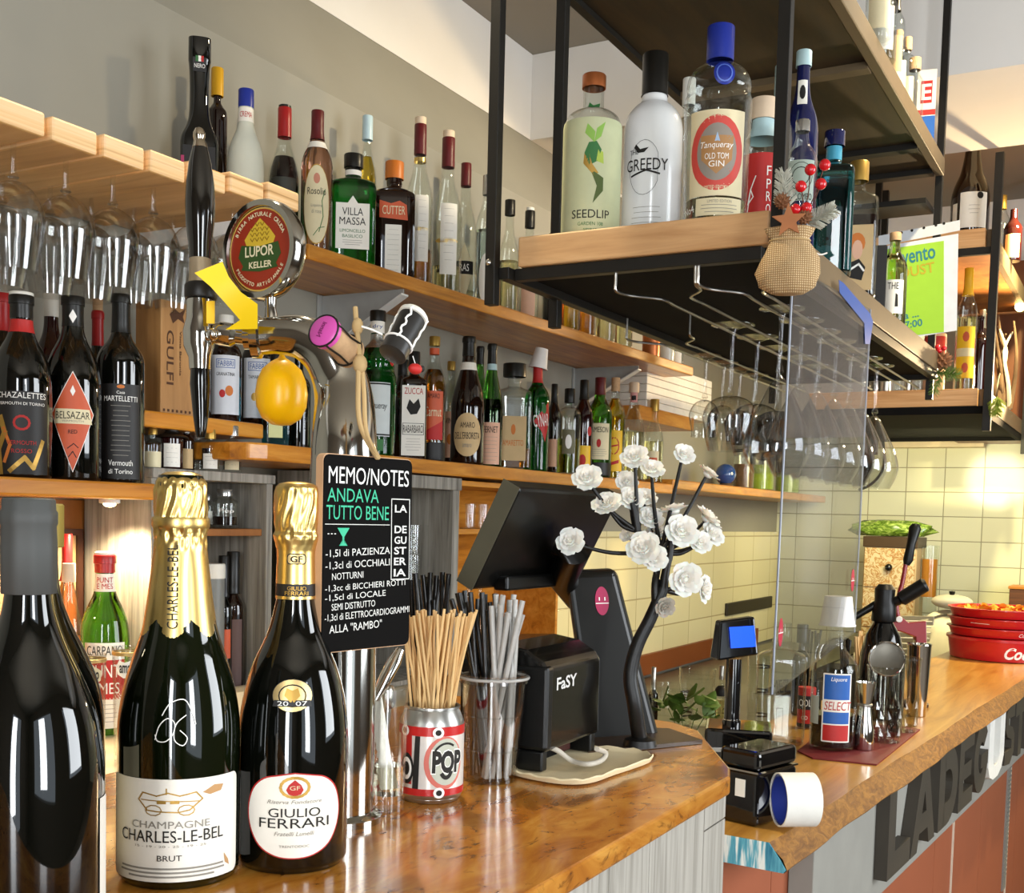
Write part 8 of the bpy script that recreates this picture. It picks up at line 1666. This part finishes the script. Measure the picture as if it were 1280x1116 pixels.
for px, py in ((835, 885), (850, 880), (872, 885), (885, 890)): mb.tube(catmull([Vector((0, 0, .01)), (RX(px, py, 2.52) - herb.location) * .6 + Vector((0, 0, .01)), RX(px, py, 2.52) - herb.location], 4), .0012, 5)
mb.build('stems', plain('stem_green', '5A6A34', rough=.6), herb)
bottle('small dark bottle with steel pourer behind the till base', 816, 834, 13, ZB - .5475, 'mini', G_DARK, X=2.62, name='pourer_bottle', cap=(STEEL, .72, 1.1))
bottle('clear bottle with black capped steel pourer beside the pole display', 901, 832, 16, ZB - .5475, 'mini', CG, X=2.86, name='pourer_bottle', cap=(STEEL, .80, 1.0), liquid=(L_PALE, .5), labels=[dict(t=(.56, .70), shape='band', mat=PAPK, name='collar')])
# straws behind the striped bottle
for i, (px0, px1, yt_, m, lab, grp, X_) in enumerate(((1000, 1028, 785, BS, 'black straw in the dark cup left behind the striped bottle', 'black straws left of the striped bottle', 2.95), (1050, 1064, 794, BS, 'black straw standing right behind the striped bottle', 'black straws right of the striped bottle', 2.98), (1068, 1088, 788, BAM, 'pale wooden stirrer standing behind the siphon', 'wooden stirrers behind the siphon', 3.05))):
    p = RX((px0 + px1) / 2, yt_, X_); p = Vector((p.x, p.y, Z2 + .0006)); k = dep(p) / FPX; hd = thing('holder', ['dark cup of black straws behind the square clear bottle', 'narrow dark cup of straws behind the striped bottle', 'dark cup of wooden stirrers behind the siphon'][i], 'holder', p); rw = (px1 - px0) / 2 * k + .004
    open_glass(hd, rw, rw, .075, BLACK, name='holder_wall', foot=.004, n=24); r = random.Random(i)
    straws(p, dep(p), rw * .75, [(px0 + (px1 - px0) * (j + .5) / 8, yt_ + r.uniform(0, 8)) for j in range(8)], m, 'straw' if i < 2 else 'wooden_stirrer', lab, 'straw' if i < 2 else 'stirrer', grp, .005, .0032, rw * .8, .075, 30 + i)

# ------------------------------------------------------------------ the far corner: counter, drawer box, slicer, boxes
zf = RX(1150, 832, 5.45).z
fcn = boxo('far_counter', plain('steel_top', ''), (5.29, 0.10, zf - .03), (6.12, 1.24, zf), kind=False); tag(fcn, 'steel counter in the far corner under the end wall tiles', 'counter')
MB().box((5.32, .14, 0), (6.1, 1.22, zf - .0305)).build('counter_base', plain('dark_base', ''), fcn, smooth=False)
zf += .0006
def fx(px, py, x): return RX(px, py, x)
a_ = fx(1078, 768, 5.62); b_ = fx(1141, 768, 5.62); t_ = fx(1110, 684, 5.62)
db = thing('drawer_box', 'wooden drawer box with painted doodles and a black knob under the leafy bag', 'drawers', ((a_.x), (a_.y + b_.y) / 2, zf)); hw = (a_.y - b_.y) / 2 * 1.05; hz_ = t_.z - zf
def doodle():
    m, nt, b = nt_new('doodled_wood'); setp(b, Roughness=.6); n = noise(nt, coords(nt, (1, 9, 9)), 2.2, 3, .5, 2.5)
    nt.links.new(ramp(nt, n, [(.40, 'CDB88C'), (.47, 'A5713A'), (.50, 'B98A4C'), (.55, 'D3C09A')]), b.inputs['Base Color']); return m
MB().box((0, -hw, 0), (.22, hw, hz_)).build('carcass', plain('tan_box', 'BFA57C', rough=.6), db, smooth=False, bevel=.002)
DD = doodle()
for i in range(3):
    z0 = hz_ * (1 - .36 * (i + 1)) + .002
    if z0 < 0: z0 = .002
    d = MB().box((-.010, -hw + .006, z0), (-.0005, hw - .006, hz_ * (1 - .36 * i) - .004)).build('drawer', DD, db, smooth=False, bevel=.001); MB().ball((-.022, 0, (z0 + hz_ * (1 - .36 * i)) / 2), .018, 16).build('knob', SBK, d)
MB().box((-.012, -hw - .004, hz_ + .0004), (.23, hw + .004, hz_ + .05)).build('dark_lid', plain('dark_wood_lid', '43301C', rough=.5), db, smooth=False, bevel=.002)
vg = thing('salad_bag', 'crinkled bag of green leaves lying on the drawer box', 'bag', db.location + Vector((.10, .02, hz_ + .051)))
def bagf(a, r_, z): k = 1 + .10 * math.sin(a * 5 + z * 80) + .06 * math.sin(a * 11 - z * 50); return (k * .55, k * 1.25)
MB().lathe([(0, 0), (.12, .002), (.155, .025), (.14, .055), (.09, .075), (.03, .08), (0, .078)], 60, None, bagf).build('leafy_film', wood('leafy_film', [(.3, '1F2E0C'), (.5, '6B8A2E'), (.62, 'A9BE62'), (.8, 'D5DDA8')], (12, 12, 30), 1.6, .25, .5, dist=2.0), vg, ang=80)
p = fx(1163, 690, 5.74); jr = thing('amber_jar', 'clear jar with amber contents next to the drawer box', 'jar', Vector((p.x, p.y, zf))); kk = dep(p) / FPX; Hj = fx(1150, 682, 5.54).z - zf; open_glass(jr, 10 * kk, 11 * kk, Hj, CG, foot=.01, n=28); MB().lathe([(0, Hj * .55), (9.0 * kk, Hj * .55), (9.4 * kk, Hj * .88), (0, Hj * .88)], 24).build('contents', plain('amber_content', 'B9761F', rough=.4), jr)
# slicer
ps = fx(1185, 828, 5.32); sl = thing('meat_slicer', 'pale metal slicer with round blade guard and ribbed table', 'slicer', (ps.x, ps.y, zf)); S_ = lambda x, y, d=0: (lambda v: Vector((v.x, v.y, max(v.z, .0008))))(RX(x, y, 5.42 + d) - sl.location)
SLM = plain('slicer_metal', 'B7AE9A', rough=.32, metal=.7); SLW = plain('slicer_white', 'CFC6B0', rough=.4)
kk = dep(ps) / FPX
cs = S_(1183, 800); Rd = 40 * kk
Ms = Matrix.Translation(cs) @ Matrix.Rotation(math.radians(-62), 4, 'Y') @ Matrix.Rotation(math.radians(12), 4, 'Z')
MB().lathe([(0, 0), (Rd * .92, 0), (Rd, .006), (Rd, .022), (Rd * .84, .024), (Rd * .82, .010), (0, .012)], 48, Ms).build('blade_guard', SLM, sl)
qf = [S_(1066, 836, -.02), S_(1200, 836, -.02), S_(1200, 836, .12), S_(1066, 836, .12)]
MB().hexa([Vector((v.x, v.y, .0008)) for v in qf], [Vector((v.x, v.y, .03)) for v in qf]).build('foot', SLW, sl, smooth=False, bevel=.004)
mb = MB()
for i in range(9):
    y = 775 + i * 7; mb.tube([S_(1092 - i * 2.2, y, -.06 + .0), S_(1165 - i * 1.0, y + 2, -.02)], .0042, 6)
mb.build('ribs', SLW, sl)
MB().hexa([S_(1075, 838, .02), S_(1162, 838, .02), S_(1162, 838, .05), S_(1075, 838, .05)], [S_(1092, 768, .02), S_(1168, 770, .02), S_(1168, 770, .05), S_(1092, 768, .05)]).build('table', SLM, sl, smooth=False, bevel=.003)
mb = MB(); mb.ball(S_(1190, 752, .05), 16 * kk, 20, (1, 1.6, .6)); mb.build('motor_cap', SLW, sl); MB().lathe([(0, 0), (.010, 0), (.014, .018), (0, .02)], 16, Matrix.Translation(S_(1190, 744, .04))).build('knob', PBM, sl)
mb = MB(); mb.hexa([S_(1186, 828, -.06), S_(1225, 828, -.06), S_(1225, 828, -.03), S_(1186, 828, -.03)], [S_(1195, 782, -.06), S_(1242, 754, -.06), S_(1246, 760, -.03), S_(1200, 790, -.03)]); mb.build('slice_plate', SLW, sl, smooth=False, bevel=.003)
# brown box and black pan at the right edge
p = fx(1268, 770, 5.75); bb = thing('brown_box', 'brown ribbed box with orange lid at the right edge', 'box', (p.x + .22, p.y - .06, zf)); hb2 = fx(1268, 738, 5.75).z - zf
MB().box((-.09, -.16, 0), (.09, .10, hb2)).build('box_body', wood('ribbed_box', [(.35, '3E2414'), (.6, '6B3D1E')], (1, 1, 60), 1.2, .5, dist=0), bb, smooth=False, bevel=.003); MB().box((-.095, -.165, hb2 + .0005), (.095, .105, hb2 + .014)).build('lid', plain('orange_lid', 'B9742A', rough=.5), bb, smooth=False, bevel=.002)
p = fx(1268, 775, 5.60); pa_ = thing('black_pan', 'black pan behind the topmost red basket', 'pan', (p.x, p.y, zf)); MB().lathe([(0, fx(1262, 790, 5.4).z - zf), (.10, fx(1262, 790, 5.4).z - zf), (.125, p.z - zf + .02), (.12, p.z - zf + .02), (.098, fx(1262, 790, 5.4).z - zf + .006), (0, fx(1262, 790, 5.4).z - zf + .006)], 40).build('pan_body', PBM, pa_)
MB().lathe([(0, 0), (.06, 0), (.06, fx(1262, 790, 5.4).z - zf - .0005), (0, fx(1262, 790, 5.4).z - zf - .0005)], 28).build('trivet', STEEL, pa_)
# loose cable below the hanging shelf
cb_ = [RX(1100, 500, X2 + 1.36), RX(1104, 552, 6.0), RX(1105, 580, 5.98), RX(1098, 596, 5.95), RX(1086, 607, 5.9), RX(1074, 612, 5.85)]
o = MB().tube(catmull(cb_, 6), .007, 8).build('hanging_cable', PBM, None, origin=cb_[0]); tag(o, 'thin black cable hanging in front of the end wall tiles', 'cable')
